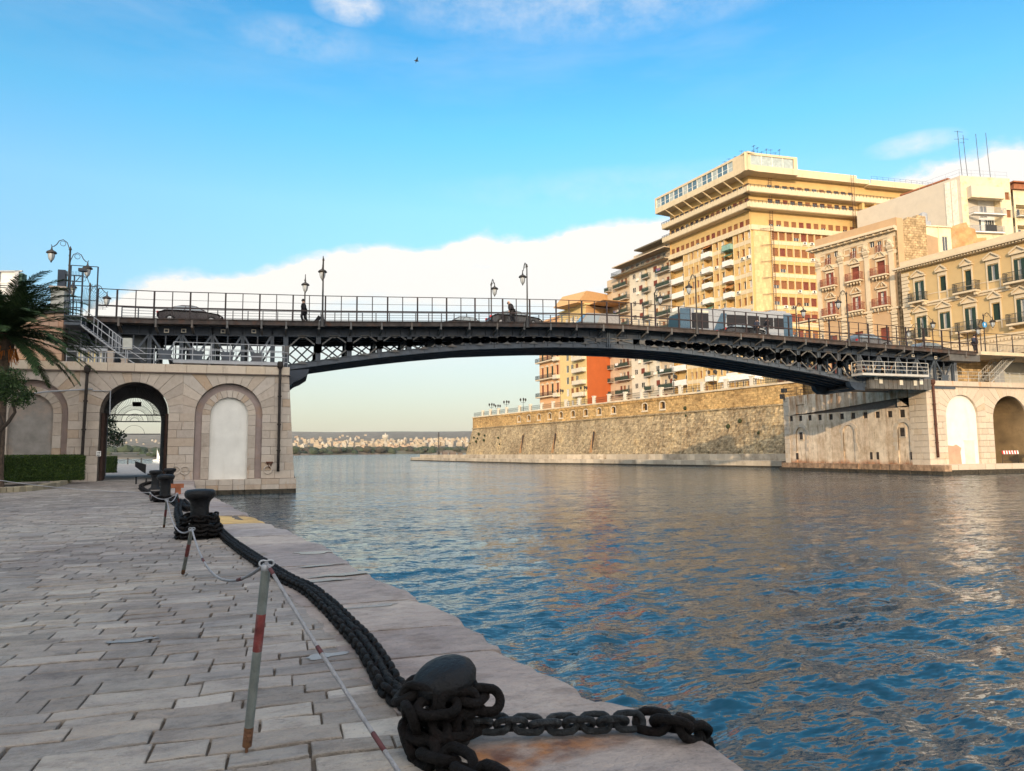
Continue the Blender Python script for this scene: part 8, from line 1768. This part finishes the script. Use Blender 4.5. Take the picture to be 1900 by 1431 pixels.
# ================================================================== LEFT SIDE: approach, cabin, stairs, plants
def left_top():
    I = Matrix.Identity(4)
    # cabin under the bridge end
    t = thing('operator_cabin', 'dark grey cabin with a small window under the left end of the bridge', 'cabin', (-13, 55.5, 8.5)); a = aty(117, 600, 55.3); mb = MB(); fr = Fr((a[0], 55.3), (-9.6, 55.3))
    w0, z1 = fr.uz(154, 618); w1, z0 = fr.uz(176, 643)
    mb.wall(rect(0, 8.5, fr.L, 11.6), [rect(w0, z0, w1, z1)], depth=.15); mb.box((0, .15, 8.5), (w0-.05, 4, 11.6)); mb.box((w1+.05, .15, 8.5), (fr.L, 4, 11.6)); mb.box((w0-.05, .5, 8.5), (w1+.05, 4, 11.6))
    for k in range(7): mb.box((.3+k*.75, -.03, 8.5), (.36+k*.75, 0, 11.5)) if not (w0-.2 < .33+k*.75 < w1+.2) else None
    mb.build('walls', mat('cabin_grey', (.10, .115, .125), var=.1, bump=.05, rough=.5), t, fr.M); mb = MB(); mb.box((w0, .12, z0), (w1, .16, z1)); mb.build('window', gl, t, fr.M)
    mb = MB(); mb.wall(rect(w0-.12, z0-.12, w1+.12, z1+.12), [rect(w0, z0, w1, z1)], y=-.05, depth=.05); mb.build('window_frame', rail_grey, t, fr.M)
    # glazed control booth
    a, b = aty(143, 676, 52.6), aty(196, 652, 52.6); fr = Fr((a[0], 52.6), (b[0], 52.6)); z0, z1 = 8.5, float(b[2]); t = thing('glazed_booth', 'small booth with panes coloured as warm reflections on top of the near abutment', 'booth', (a[0], 52.6, 8.5)); L_ = fr.L
    mb = MB(); mb.box((-.15, -.2, z1-.02), (L_+.15, 2, z1+.16)); mb.build('roof', rail_grey, t, fr.M); mb = MB()
    n = 9
    for k in range(n+1): mb.box((L_*k/n-.04, 0, z0), (L_*k/n+.04, .08, z1))
    mb.box((0, 0, z0), (L_, .08, z0+.1)); mb.box((0, 0, z0+(z1-z0)*.52), (L_, .08, z0+(z1-z0)*.58)); mb.build('frame', rail_grey, t, fr.M)
    for k in range(n):
        mb = MB(); mb.box((L_*k/n+.05, .03, z0+.1), (L_*(k+1)/n-.05, .06, z1)); mb.build('pane', (mat('pane_yellow_reflection', (.75, .62, .30), var=.15, rough=.3, bump=0), mat('pane_cream_reflection', (.72, .68, .55), var=.1, rough=.3, bump=0), glass_mat('pane_dark', (.10, .11, .10), .1))[(0, 1, 2, 0, 1, 0, 2, 1, 2)[k]], t, fr.M)  # yellow and cream panes: a sunlit building's reflection put into their colour
    mb = MB(); mb.box((.1, .1, z0), (L_-.1, 2, z1)); mb.build('back', MATS['cabin_grey'], t, fr.M)
    # two little stone posts and a grey switch box
    for (px, lab) in ((205, 'square stone post beside the glazed booth'), (231, 'low square stone post under the foot of the metal stair')):
        c = aty(px, 676, 51.2); t = thing('stone_post', lab, 'post', (c[0], 51.2, 8.5)); mb = MB(); mb.box((-.17, -.17, 0), (.17, .17, .75 if px == 205 else .3)); mb.box((-.2, -.2, .75 if px == 205 else .3), (.2, .2, .85 if px == 205 else .38)); mb.build('shaft', ashlar, t)
    c = aty(237, 643, 52.4); t = thing('switch_box', 'pale grey switch box beside the foot of the metal stair', 'box', (c[0], 52.4, c[2]-1.2)); mb = MB(); mb.box((-.27, -.15, 1.0), (.27, .15, 1.75)); mb.build('box', mat('pale_box', (.4, .41, .38), bump=0), t); mb = MB(); mb.tube([(0, 0, -.6), (0, 0, 1)], .04, 6); mb.build('leg', rail_grey, t)
    # stair
    s = thing('metal_stair', 'grey metal staircase descending from the left end of the bridge', 'staircase', (-13, 52.2, 8.5)); y = 52.4; a = aty(151, 598, y); b = aty(222, 652, y); n = 14
    mb = MB()
    for k in range(n): q = k/(n-1); x = a[0]+(b[0]-a[0])*q; z = a[2]+(b[2]-a[2])*q; mb.box((x-.15, y, z-.2), (x+.15, y+1.0, z-.16))
    mb.build('treads', rail_grey, s, I); mb = MB()
    for yy in (y, y+1.0): mb.bar((a[0], yy, a[2]-.2), (b[0], yy, b[2]-.2), .07, .24); mb.bar((b[0], yy, b[2]-.2), (b[0]+1.3, yy, 8.5), .07, .2)
    mb.build('stringer', rail_grey, s, I); mb = MB()
    for yy in (y-.04, y+1.04):
        for h in (.45, .95): mb.tube([(a[0], yy, a[2]+h), (b[0], yy, b[2]+h), (b[0]+1.4, yy, 8.6+h)], .025, 5)
        for q in (.0, .32, .42, .72, .8, 1.0): x = a[0]+(b[0]-a[0])*q; z = a[2]+(b[2]-a[2])*q; mb.tube([(x, yy, z-.2), (x, yy, z+.95)], .022, 5)
        for q in (.82, .87, .92, .97): x = a[0]+(b[0]-a[0])*q; z = a[2]+(b[2]-a[2])*q; mb.tube([(x, yy, z), (x, yy, z+.9)], .015, 4)
    mb.build('handrail', rail_grey, s, I)
    # landing box at the bridge end, beams, railing on top
    t = thing('stair_landing', 'dark steel landing with railing at the top of the left stair', 'platform', (-14, 53, 11)); a, b = aty(119, 585, 52.4), aty(151, 598, 52.4); mb = MB(); z = float(a[2])
    for k in range(3): mb.box((a[0], 52.4, z-.62+k*.24), (b[0], 54.5, z-.44+k*.24))
    mb.box((a[0]+.2, 52.6, z-.65), (b[0]-.1, 54.3, z-.05)); mb.build('beams', steel_l, t, I); mb = MB(); railing(mb, [(a[0], 52.45, z), (b[0], 52.45, z)], 1.0, r=.025, every=.3, rows=(1,)); railing(mb, [(a[0], 53.4, z), (b[0]+.6, 53.4, z)], 3.6, r=.03, every=1.1, rows=(1, .62, .35), post=.05); mb.build('rails', steel, t, I)
    # stone pillar and approach wall with pinkish blocks
    c0, c1 = aty(92, 531, 54.0), aty(121, 690, 54.0); t = thing('gate_pillar', 'pale rendered pillar with a capstone at the left end of the bridge', 'pillar', (c0[0], 54, 12.2)); x0, x1 = float(aty(94, 550, 54)[0]), float(aty(119, 550, 54)[0]); zt = float(aty(105, 531, 54)[2]); zb_ = float(aty(105, 578, 54)[2])
    mb = MB(); mb.box((x0, 54, zb_), (x1, 55.2, zt-.18)); mb.build('shaft', mat('pillar_render', (.42, .42, .38), var=.06, bump=.1), t, I); mb = MB(); mb.box((x0-.12, 53.9, zt-.18), (x1+.12, 55.3, zt)); mb.build('capstone', ashlar, t, I)
    t = thing('approach_wall', 'pinkish block wall with a sloping coping behind the palm', 'wall', (x0-6, 54, 8.5)); z2 = float(aty(118, 580, 54)[2]); mb = MB(); fr = Fr((x0-9, 54.0), (x1+.05, 54.0)); Lw = fr.L; z = 8.5
    while z < z2-.02:
        h = random.uniform(.38, .5); zn = min(z2, z+h); u = -.2
        while u < Lw: un = min(Lw, u+random.uniform(.5, 1.3)); un = Lw if Lw-un < .3 else un; mb.prism([(u+.01, z+.01), (un-.01, z+.01), (un-.01, zn-.01), (u+.01, zn-.01)], random.uniform(-.02, .02), .5, inset=.015); u = un
        z = zn
    mb.build('blocks', mat('pink_blocks', (.42, .27, .19), var=.15, tone=.5, tonecol=[(.28, .14, .09), (.42, .25, .17), (.40, .32, .26), (.46, .30, .18), (.36, .33, .29)], bump=.5), t, fr.M)
    mb = MB(); mb.box((0, .1, 8.4), (Lw-.05, 6, z2-.02)); mb.build('core', coremat, t, fr.M); mb = MB(); mb.prism([(0, z2-1.2), (Lw+.1, z2+.0), (Lw+.1, z2+.22), (0, z2-.95)], -.15, .5); mb.build('coping', darkiron, t, fr.M)
    t = thing('approach_railing', 'dark curled iron railing left of the rendered pillar', 'railing', (x0-8, 54.4, z2)); mb = MB(); zz = z2+.35; railing(mb, [(x0-9, 54.4, zz), (x0-.02, 54.4, zz)], 1.35, r=.03, every=1.8, rows=(1, .9, .05), post=.05)
    for k in range(40): mb.torus(Matrix.Translation((x0-8.8+k*.22, 54.4, zz+.35+.3*(k % 2)))@Matrix.Rotation(math.pi/2, 4, 'X'), .11, .11, .018, 10, 4)
    mb.build('rails', steel, t, I)
    # spiked fan that closes the footway, and a sign box with a floodlight
    c = aty(156, 573, 53.2); t = thing('spiked_fan', 'thin radiating metal spikes forming a fan guard beside the left lamp posts', 'guard', tuple(c)); mb = MB(); Rm = float(aty(197, 573, 53.2)[0]-c[0])
    for k in range(20):
        an = R(2+k*4.9); l = Rm*(1.0+.08*math.sin(k)); l = l*1.28 if k > 8 else l*(1+.03*k); mb.tube([(Rm*.22*math.cos(an), 0, Rm*.22*math.sin(an)), (l*math.cos(an), 0, l*math.sin(an))], .012, 4)
    for rr in (.84,): mb.tube([(Rm*rr*(1+.25*(k/18))*math.cos(R(5*k)), 0, Rm*rr*(1+.25*(k/18))*math.sin(R(5*k))) for k in range(19)], .014, 4)
    mb.build('spikes', steel_l, t)
    c = aty(117, 575, 54.6); t = thing('gate_frame', 'tall dark metal gate frame with crossbars behind the lamp posts', 'gate', (c[0], 54.6, 12)); mb = MB()
    xs_ = [float(aty(x, 540, 54.6)[0]) for x in (121, 137, 152)]; zt_ = float(aty(137, 511, 54.6)[2])
    for x in xs_: mb.bar((x, 54.6, 12), (x, 54.6, zt_), .08)
    for q in (1, .86, .5, .25): z_ = 12+(zt_-12)*q; mb.bar((xs_[0], 54.6, z_), (xs_[-1], 54.6, z_), .06)
    for k in range(12): x = xs_[0]+(xs_[-1]-xs_[0])*k/11; mb.tube([(x, 54.6, zt_-1.9), (x, 54.6, zt_-1.5)], .012, 4); mb.tube([(x, 54.6, zt_-.1), (x, 54.6, zt_+.3)], .012, 4)
    mb.build('bars', steel, t, I); mb = MB(); x = float(aty(119, 520, 54.6)[0]); mb.box((x-.35, 54.4, 13.2), (x+.1, 54.9, zt_+.3)); mb.build('control_post', steel, t, I); mb = MB(); x = float(aty(154, 503, 54.6)[0]); mb.tube([(x, 54.6, 12), (x, 54.6, zt_+.3)], .06, 6); mb.box((x-.25, 54.4, zt_+.3), (x+.25, 54.8, zt_+.5)); mb.build('floodlight', steel, t, I)
    # far white scaffolded building at the left edge
    a = atD(-8, 503, 120); b = atD(43, 504, 120); fr = Fr(a[:2], b[:2]); zt = float(a[2]); t = thing('scaffolded_building', 'pale building wrapped in white sheeting and green netting at the left edge', 'building', (a[0], a[1], 12)); mb = MB(); mb.box((-14, 0, 6), (fr.L-.55, 1.2, zt-.2)); mb.box((-14, -.1, zt-2.2), (fr.L-.55, 0, zt-2.0)); mb.build('sheeting', mat('white_sheeting', (.55, .57, .58), var=.1, scale=.6, bump=.4, stain=.5, stcol=(.75, .76, .77), stscale=.3), t, fr.M); mb = MB(); mb.box((fr.L-.55, -.2, 6), (fr.L, 1.0, zt-.5)); mb.build('netting', mat('green_netting', (.07, .13, .11), var=.2, bump=.2), t, fr.M)
    mb = MB(); mb.box((-14, -.3, zt-.2), (fr.L, 0, zt)); 
    for k in range(5): mb.box((fr.L-.55-k*3.3, -.3, 6), (fr.L-1.2-k*3.3, -.2, zt))
    mb.build('scaffold', rail_grey, t, fr.M)
left_top()

# ------------------------------------------------------------------ vegetation
def leafmat(name, cols, rough=.55): return mat(name, cols[1], var=.25, scale=3, rough=rough, bump=0, tone=.9, tonecol=cols, spec=.2)
def leaves(mb, pts, size, up=.3):
    for p in pts:
        d = Vector(NR.randn(3)); d.normalize(); d.z = abs(d.z)*.6+up*random.random(); e = d.orthogonal().normalized(); e.rotate(Matrix.Rotation(random.uniform(0, 6.28), 3, d)); g = d.cross(e); s_ = size*random.uniform(.6, 1.3); c = Vector(p)
        mb.face([c-e*s_, c+g*s_*.45, c+e*s_, c-g*s_*.45], 0)
def palm():
    c = atD(8, 612, 37); z0 = QZ; t = thing('palm_tree', 'palm tree with long drooping fronds at the left edge', 'palm tree', (c[0], c[1], z0)); cz = float(c[2])-z0; mb = MB()
    mb.lathe([(.42, 0), (.34, .6), (.3, cz*.5), (.33, cz-1.6), (.48, cz-1.2), (.5, cz-.6), (.3, cz)], n=12); mb.build('trunk', mat('palm_trunk', (.10, .07, .05), var=.4, scale=6, bump=1.5, bscale=8), t)
    mb = MB()
    for k in range(60): a = random.uniform(0, 6.28); mb.tube([(.3*math.cos(a), .3*math.sin(a), cz-1.1), (.55*math.cos(a), .55*math.sin(a), cz-.9-random.random()*.6), (.7*math.cos(a), .7*math.sin(a), cz-1.3-random.random()*.6)], .02, 4)
    mb.build('fruit_stalks', mat('orange_stalks', (.50, .16, .03), bump=0), t)
    fm = leafmat('palm_frond', [(.012, .026, .012), (.022, .048, .018), (.04, .075, .024), (.06, .09, .03)], .8); 
    # direction towards the right in the picture
    for k in range(98):
        az = random.uniform(0, 2*math.pi) if k > 30 else random.uniform(-1.1, 1.1)-TH
        el = random.uniform(-.5, 1.4); ln = random.uniform(3.7, 4.9); mb = MB(); d = Vector((math.cos(az), math.sin(az), 0)); side = Vector((-d.y, d.x, 0)); P = []; n = 15; x, z = 0.15, cz-.25; a = el
        for i in range(n+1): P.append(Vector((d.x*x, d.y*x, z))); x += math.cos(a)*ln/n; z += math.sin(a)*ln/n; a -= (.75+.55*max(0, el))/n*(.4+1.2*i/n)
        mb.tube(P, [.035*(1-.85*i/n) for i in range(n+1)], 4)
        for i in range(1, n*4):
            q = i/4; j = int(q); p = P[j].lerp(P[min(n, j+1)], q-j); tg = (P[min(n, j+1)]-P[j]).normalized() if j < n else tg; le = .62*math.sin(math.pi*min(1, .12+q/n*.86))**.6*random.uniform(.85, 1.1); nn = side.cross(tg)
            for s_ in (-1, 1):
                dr = (side*s_*.7+tg*.8-nn*0+Vector((0, 0, -.15+random.uniform(-.1, .2)))).normalized(); e = p+dr*le; w = tg*.03; m_ = p+dr*le*.5+Vector((0, 0, .03)); mb.face([p-w, m_-w*1.2, e, m_+w*1.2, p+w], 0)
        mb.build('frond', fm, t)
palm()
def bushy(name, label, cat, base, trunk_pts, blobs, lm, n, size, tr=.12, group=None):
    t = thing(name, label, cat, base, 0, group); mb = MB()
    for tp in trunk_pts: mb.tube(tp, [tr*(1-.55*i/(len(tp)-1)) for i in range(len(tp))], 7)
    mb.build('trunk', mat('dark_bark', (.045, .035, .028), var=.3, scale=8, bump=1.0), t); mb = MB()
    for (bx, by, bz, rx, rz_) in blobs:
        k = int(n*rx*rx*rz_); v = NR.randn(k, 3); v /= np.linalg.norm(v, axis=1)[:, None]; rr = (NR.rand(k)**.45)*(1+.18*np.sin(v[:, 0]*5+bx*3)*np.sin(v[:, 2]*6))
        leaves(mb, [(bx+a[0]*rx*q, by+a[1]*rx*q, bz+a[2]*rz_*q) for a, q in zip(v, rr)], size)
    mb.build('crown', lm, t); return t
tl = leafmat('tree_leaves', [(.010, .022, .008), (.02, .045, .014), (.04, .075, .02), (.07, .10, .03)])
c = atD(8, 900, 33); 
def rel(px, py, D=33): p = atD(px, py, D); return (float(p[0]-c[0]), float(p[1]-c[1]), float(p[2]-QZ))
bushy('small_tree', 'small dense dark green tree with a crooked trunk under the palm', 'tree', (c[0], c[1], QZ), [[rel(-6, 905), rel(-4, 830), rel(0, 800), rel(16, 783), rel(28, 765), rel(22, 740)], [rel(0, 800), rel(3, 788), rel(0, 775), rel(-12, 750)]],
      [(*rel(16, 725), .85, .75), (*rel(42, 742), .55, .4), (*rel(-16, 715), .9, .9), (*rel(24, 700), .6, .5), (*rel(50, 728), .4, .35)], tl, 5200, .055)
c = atD(214, 858, 72); 
bushy('pine_tree', 'dark pine tree seen through the open gateway', 'tree', (c[0]-1.5, c[1], QZ), [[(0, 0, 0), (0, 0, 3), (.3, 0, 6)]], [(1.0, 0, 3.8, 1.0, .7), (1.5, 0, 3.0, .9, .55), (.6, 0, 5.0, .9, .8), (0, 0, 2.6, .9, .6), (1.9, 0, 3.7, .55, .35), (.2, 0, 6, .7, .7)], leafmat('pine_needles', [(.008, .018, .010), (.014, .03, .015), (.03, .05, .02)]), 900, .12)
hl = leafmat('hedge_leaves', [(.014, .03, .008), (.03, .06, .012), (.06, .10, .018), (.10, .13, .02)])
def hedge(name, label, P, w, z0, z1, n, size):
    t = thing(name, label, 'hedge', (P[0][0], P[0][1], z0)); I = Matrix.Identity(4); mb = MB(); V = [Vector(p) for p in P]
    pts = []
    for a, b in zip(V[:-1], V[1:]):
        l = (b-a).length; d = (b-a)/l; s_ = Vector((-d.y, d.x)); nn = int(n*l)
        q = [(a+d*x*l+s_*y*(w/2-.06)) for x, y in ((0, -1), (1, -1), (1, 1), (0, 1))]; bb = len(mb.v); mb.v += [(p.x, p.y, z0) for p in q]+[(p.x, p.y, z1-.07) for p in q]
        for f in ((4, 5, 6, 7), (0, 1, 5, 4), (1, 2, 6, 5), (2, 3, 7, 6), (3, 0, 4, 7)): mb.f.append(tuple(bb+k for k in f)); mb.m.append(0); mb.t.append(.05)
        for _ in range(nn):
            u = random.random(); k = random.random()
            if k < .38: p = a+d*u*l+s_*random.uniform(-w/2, w/2); z = z1+random.gauss(0, .02)
            else: sd = -1 if random.random() < .7 else 1; p = a+d*u*l+s_*sd*(w/2+random.gauss(0, .025)); z = random.uniform(z0, z1)
            pts.append((p.x, p.y, z))
    for e_ in (0, -1):
        d = (V[1]-V[0]).normalized() if e_ == 0 else (V[-1]-V[-2]).normalized(); s_ = Vector((-d.y, d.x)); 
        for _ in range(int(n*w)): p = V[e_]+s_*random.uniform(-w/2, w/2)+d*(random.gauss(0, .03)+(.02 if e_ else -.02)); pts.append((p.x, p.y, random.uniform(z0, z1)))
    leaves(mb, pts, size, .2); mb.build('foliage', hl, t, I); return t
A = atz(-60, 905, QZ); B_ = atz(118, 898, QZ); C_ = atz(140, 896, QZ)
hedge('hedge', 'clipped box hedge in a low stone bed in front of the left arch', [(A[0], A[1]+1.0), (float(B_[0])+.25, float(B_[1])+1.2)], 2.2, QZ+.2, QZ+1.62, 2300, .055)
t = thing('planter_kerb', 'low curved kerb of rough stones round the hedge bed', 'kerb', (B_[0], B_[1], QZ)); mb = MB(); P = [Vector([float(q) for q in atz(x, y, QZ)]) for x, y in ((-60, 918), (0, 915), (60, 911), (105, 904), (130, 896), (140, 889))]; P = [Vector(p) for p in smooth_pts(P, 5)]
for a, b in zip(P[:-1], P[1:]):
    d = (b-a).normalized(); s_ = Vector((-d.y, d.x, 0)); g = d*.015; q = [a+g, b-g, b-g+s_*.35, a+g+s_*.35]; bb = len(mb.v); zz = random.uniform(.2, .27); mb.v += [(p.x, p.y, QZ-.02) for p in q]+[(p.x, p.y, QZ+zz) for p in q]; tt = random.random()
    for f in ((4, 5, 6, 7), (0, 1, 5, 4), (1, 2, 6, 5), (2, 3, 7, 6), (3, 0, 4, 7)): mb.f.append(tuple(bb+k for k in f)); mb.m.append(0); mb.t.append(tt)
mb.build('stones', mat('planter_stone', (.30, .26, .18), var=.25, scale=4, tone=.3, bump=.9), t, Matrix.Identity(4), bevel=.02)
c = atD(206, 868, 66); hedge('hedge', 'round clipped bush seen through the gateway', [(c[0]-2.0, c[1]), (c[0]+.35, c[1])], 1.2, QZ, QZ+1.5, 500, .07)
# small pier head beyond the bastion with its mast
c = atz(800, 850.5, 0); t = thing('jetty_mast', 'tall thin mast with huts on the low jetty at the tip of the bastion', 'mast', (54, 258, 0)); I = Matrix.Identity(4)
a = atD(813, 850, 270); t2 = thing('jetty', 'low stone jetty running out from the bastion tip', 'jetty', tuple(atz(790, 851.5, 0)[:2])+(0,)); mb = MB(); p = [atz(x, y, .0) for x, y in ((786, 851.5), (872, 853.5))]; p0, p1 = Vector(p[0]), Vector(p[1]); q = [p0, p1, p1+Vector((0, 12, 0)), p0+Vector((3, 8, 0))]; mb.v = [(v.x, v.y, -.6) for v in q]+[(v.x, v.y, .75) for v in q]; mb.f = [(4, 5, 6, 7), (0, 1, 5, 4), (1, 2, 6, 5), (2, 3, 7, 6), (3, 0, 4, 7)]; mb.m = [0]*5; mb.t = [.5]*5; mb.build('deck', MATS['far_quay_stone'], t2, I)
m0 = atD(814, 845, 285); t.location = (m0[0], m0[1], 0); WM[t.name] = Matrix.Translation(t.location); h = float(atD(813, 802, 285)[2]); mb = MB(); mb.tube([(0, 0, 0), (0, 0, h)], .2, 6); mb.box((-.4, -.4, 0), (.4, .4, 3)); mb.build('pole', darkiron, t)
mb = MB(); 
for k, (x, w, h_) in enumerate(((1.5, 2, 2.4), (4.5, 2.4, 2.2), (8, 1.6, 1.9), (-3, 1.2, 1.2), (12, 3, 1.6))): mb.box((x, -1, .5), (x+w, 1, .5+h_))
mb.build('hut', coremat, t)

# ================================================================== HAZE over the far shore
def haze():
    mb = MB(); lo, hi = -4.0, 285.0
    P = [(X*r0[0]+D*f0[0], X*r0[1]+D*f0[1]) for X, D in ((-9000, -90), (12500, -90), (12500, 10600), (-9000, 10600))]
    mb.v = [(x, y, lo) for x, y in P]+[(x, y, hi) for x, y in P]; mb.f = [(3, 2, 1, 0), (4, 5, 6, 7), (0, 1, 5, 4), (1, 2, 6, 5), (2, 3, 7, 6), (3, 0, 4, 7)]; mb.m = [0]*6; mb.t = [0]*6
    m = bpy.data.materials.new('haze_air'); m.use_nodes = True; t = m.node_tree; t.nodes.clear(); o = t.nodes.new('ShaderNodeOutputMaterial'); v = t.nodes.new('ShaderNodeVolumePrincipled')
    v.inputs['Color'].default_value = (.95, .93, .92, 1); v.inputs['Density'].default_value = 3.8e-5; v.inputs['Anisotropy'].default_value = .2; t.links.new(v.outputs[0], o.inputs['Volume'])
    mb.build('haze', m, kind='stuff', label='thin evening haze over the water and the far shore', cat='haze')
haze()
SC.cycles.volume_bounces = 0; SC.cycles.volume_max_steps = 32
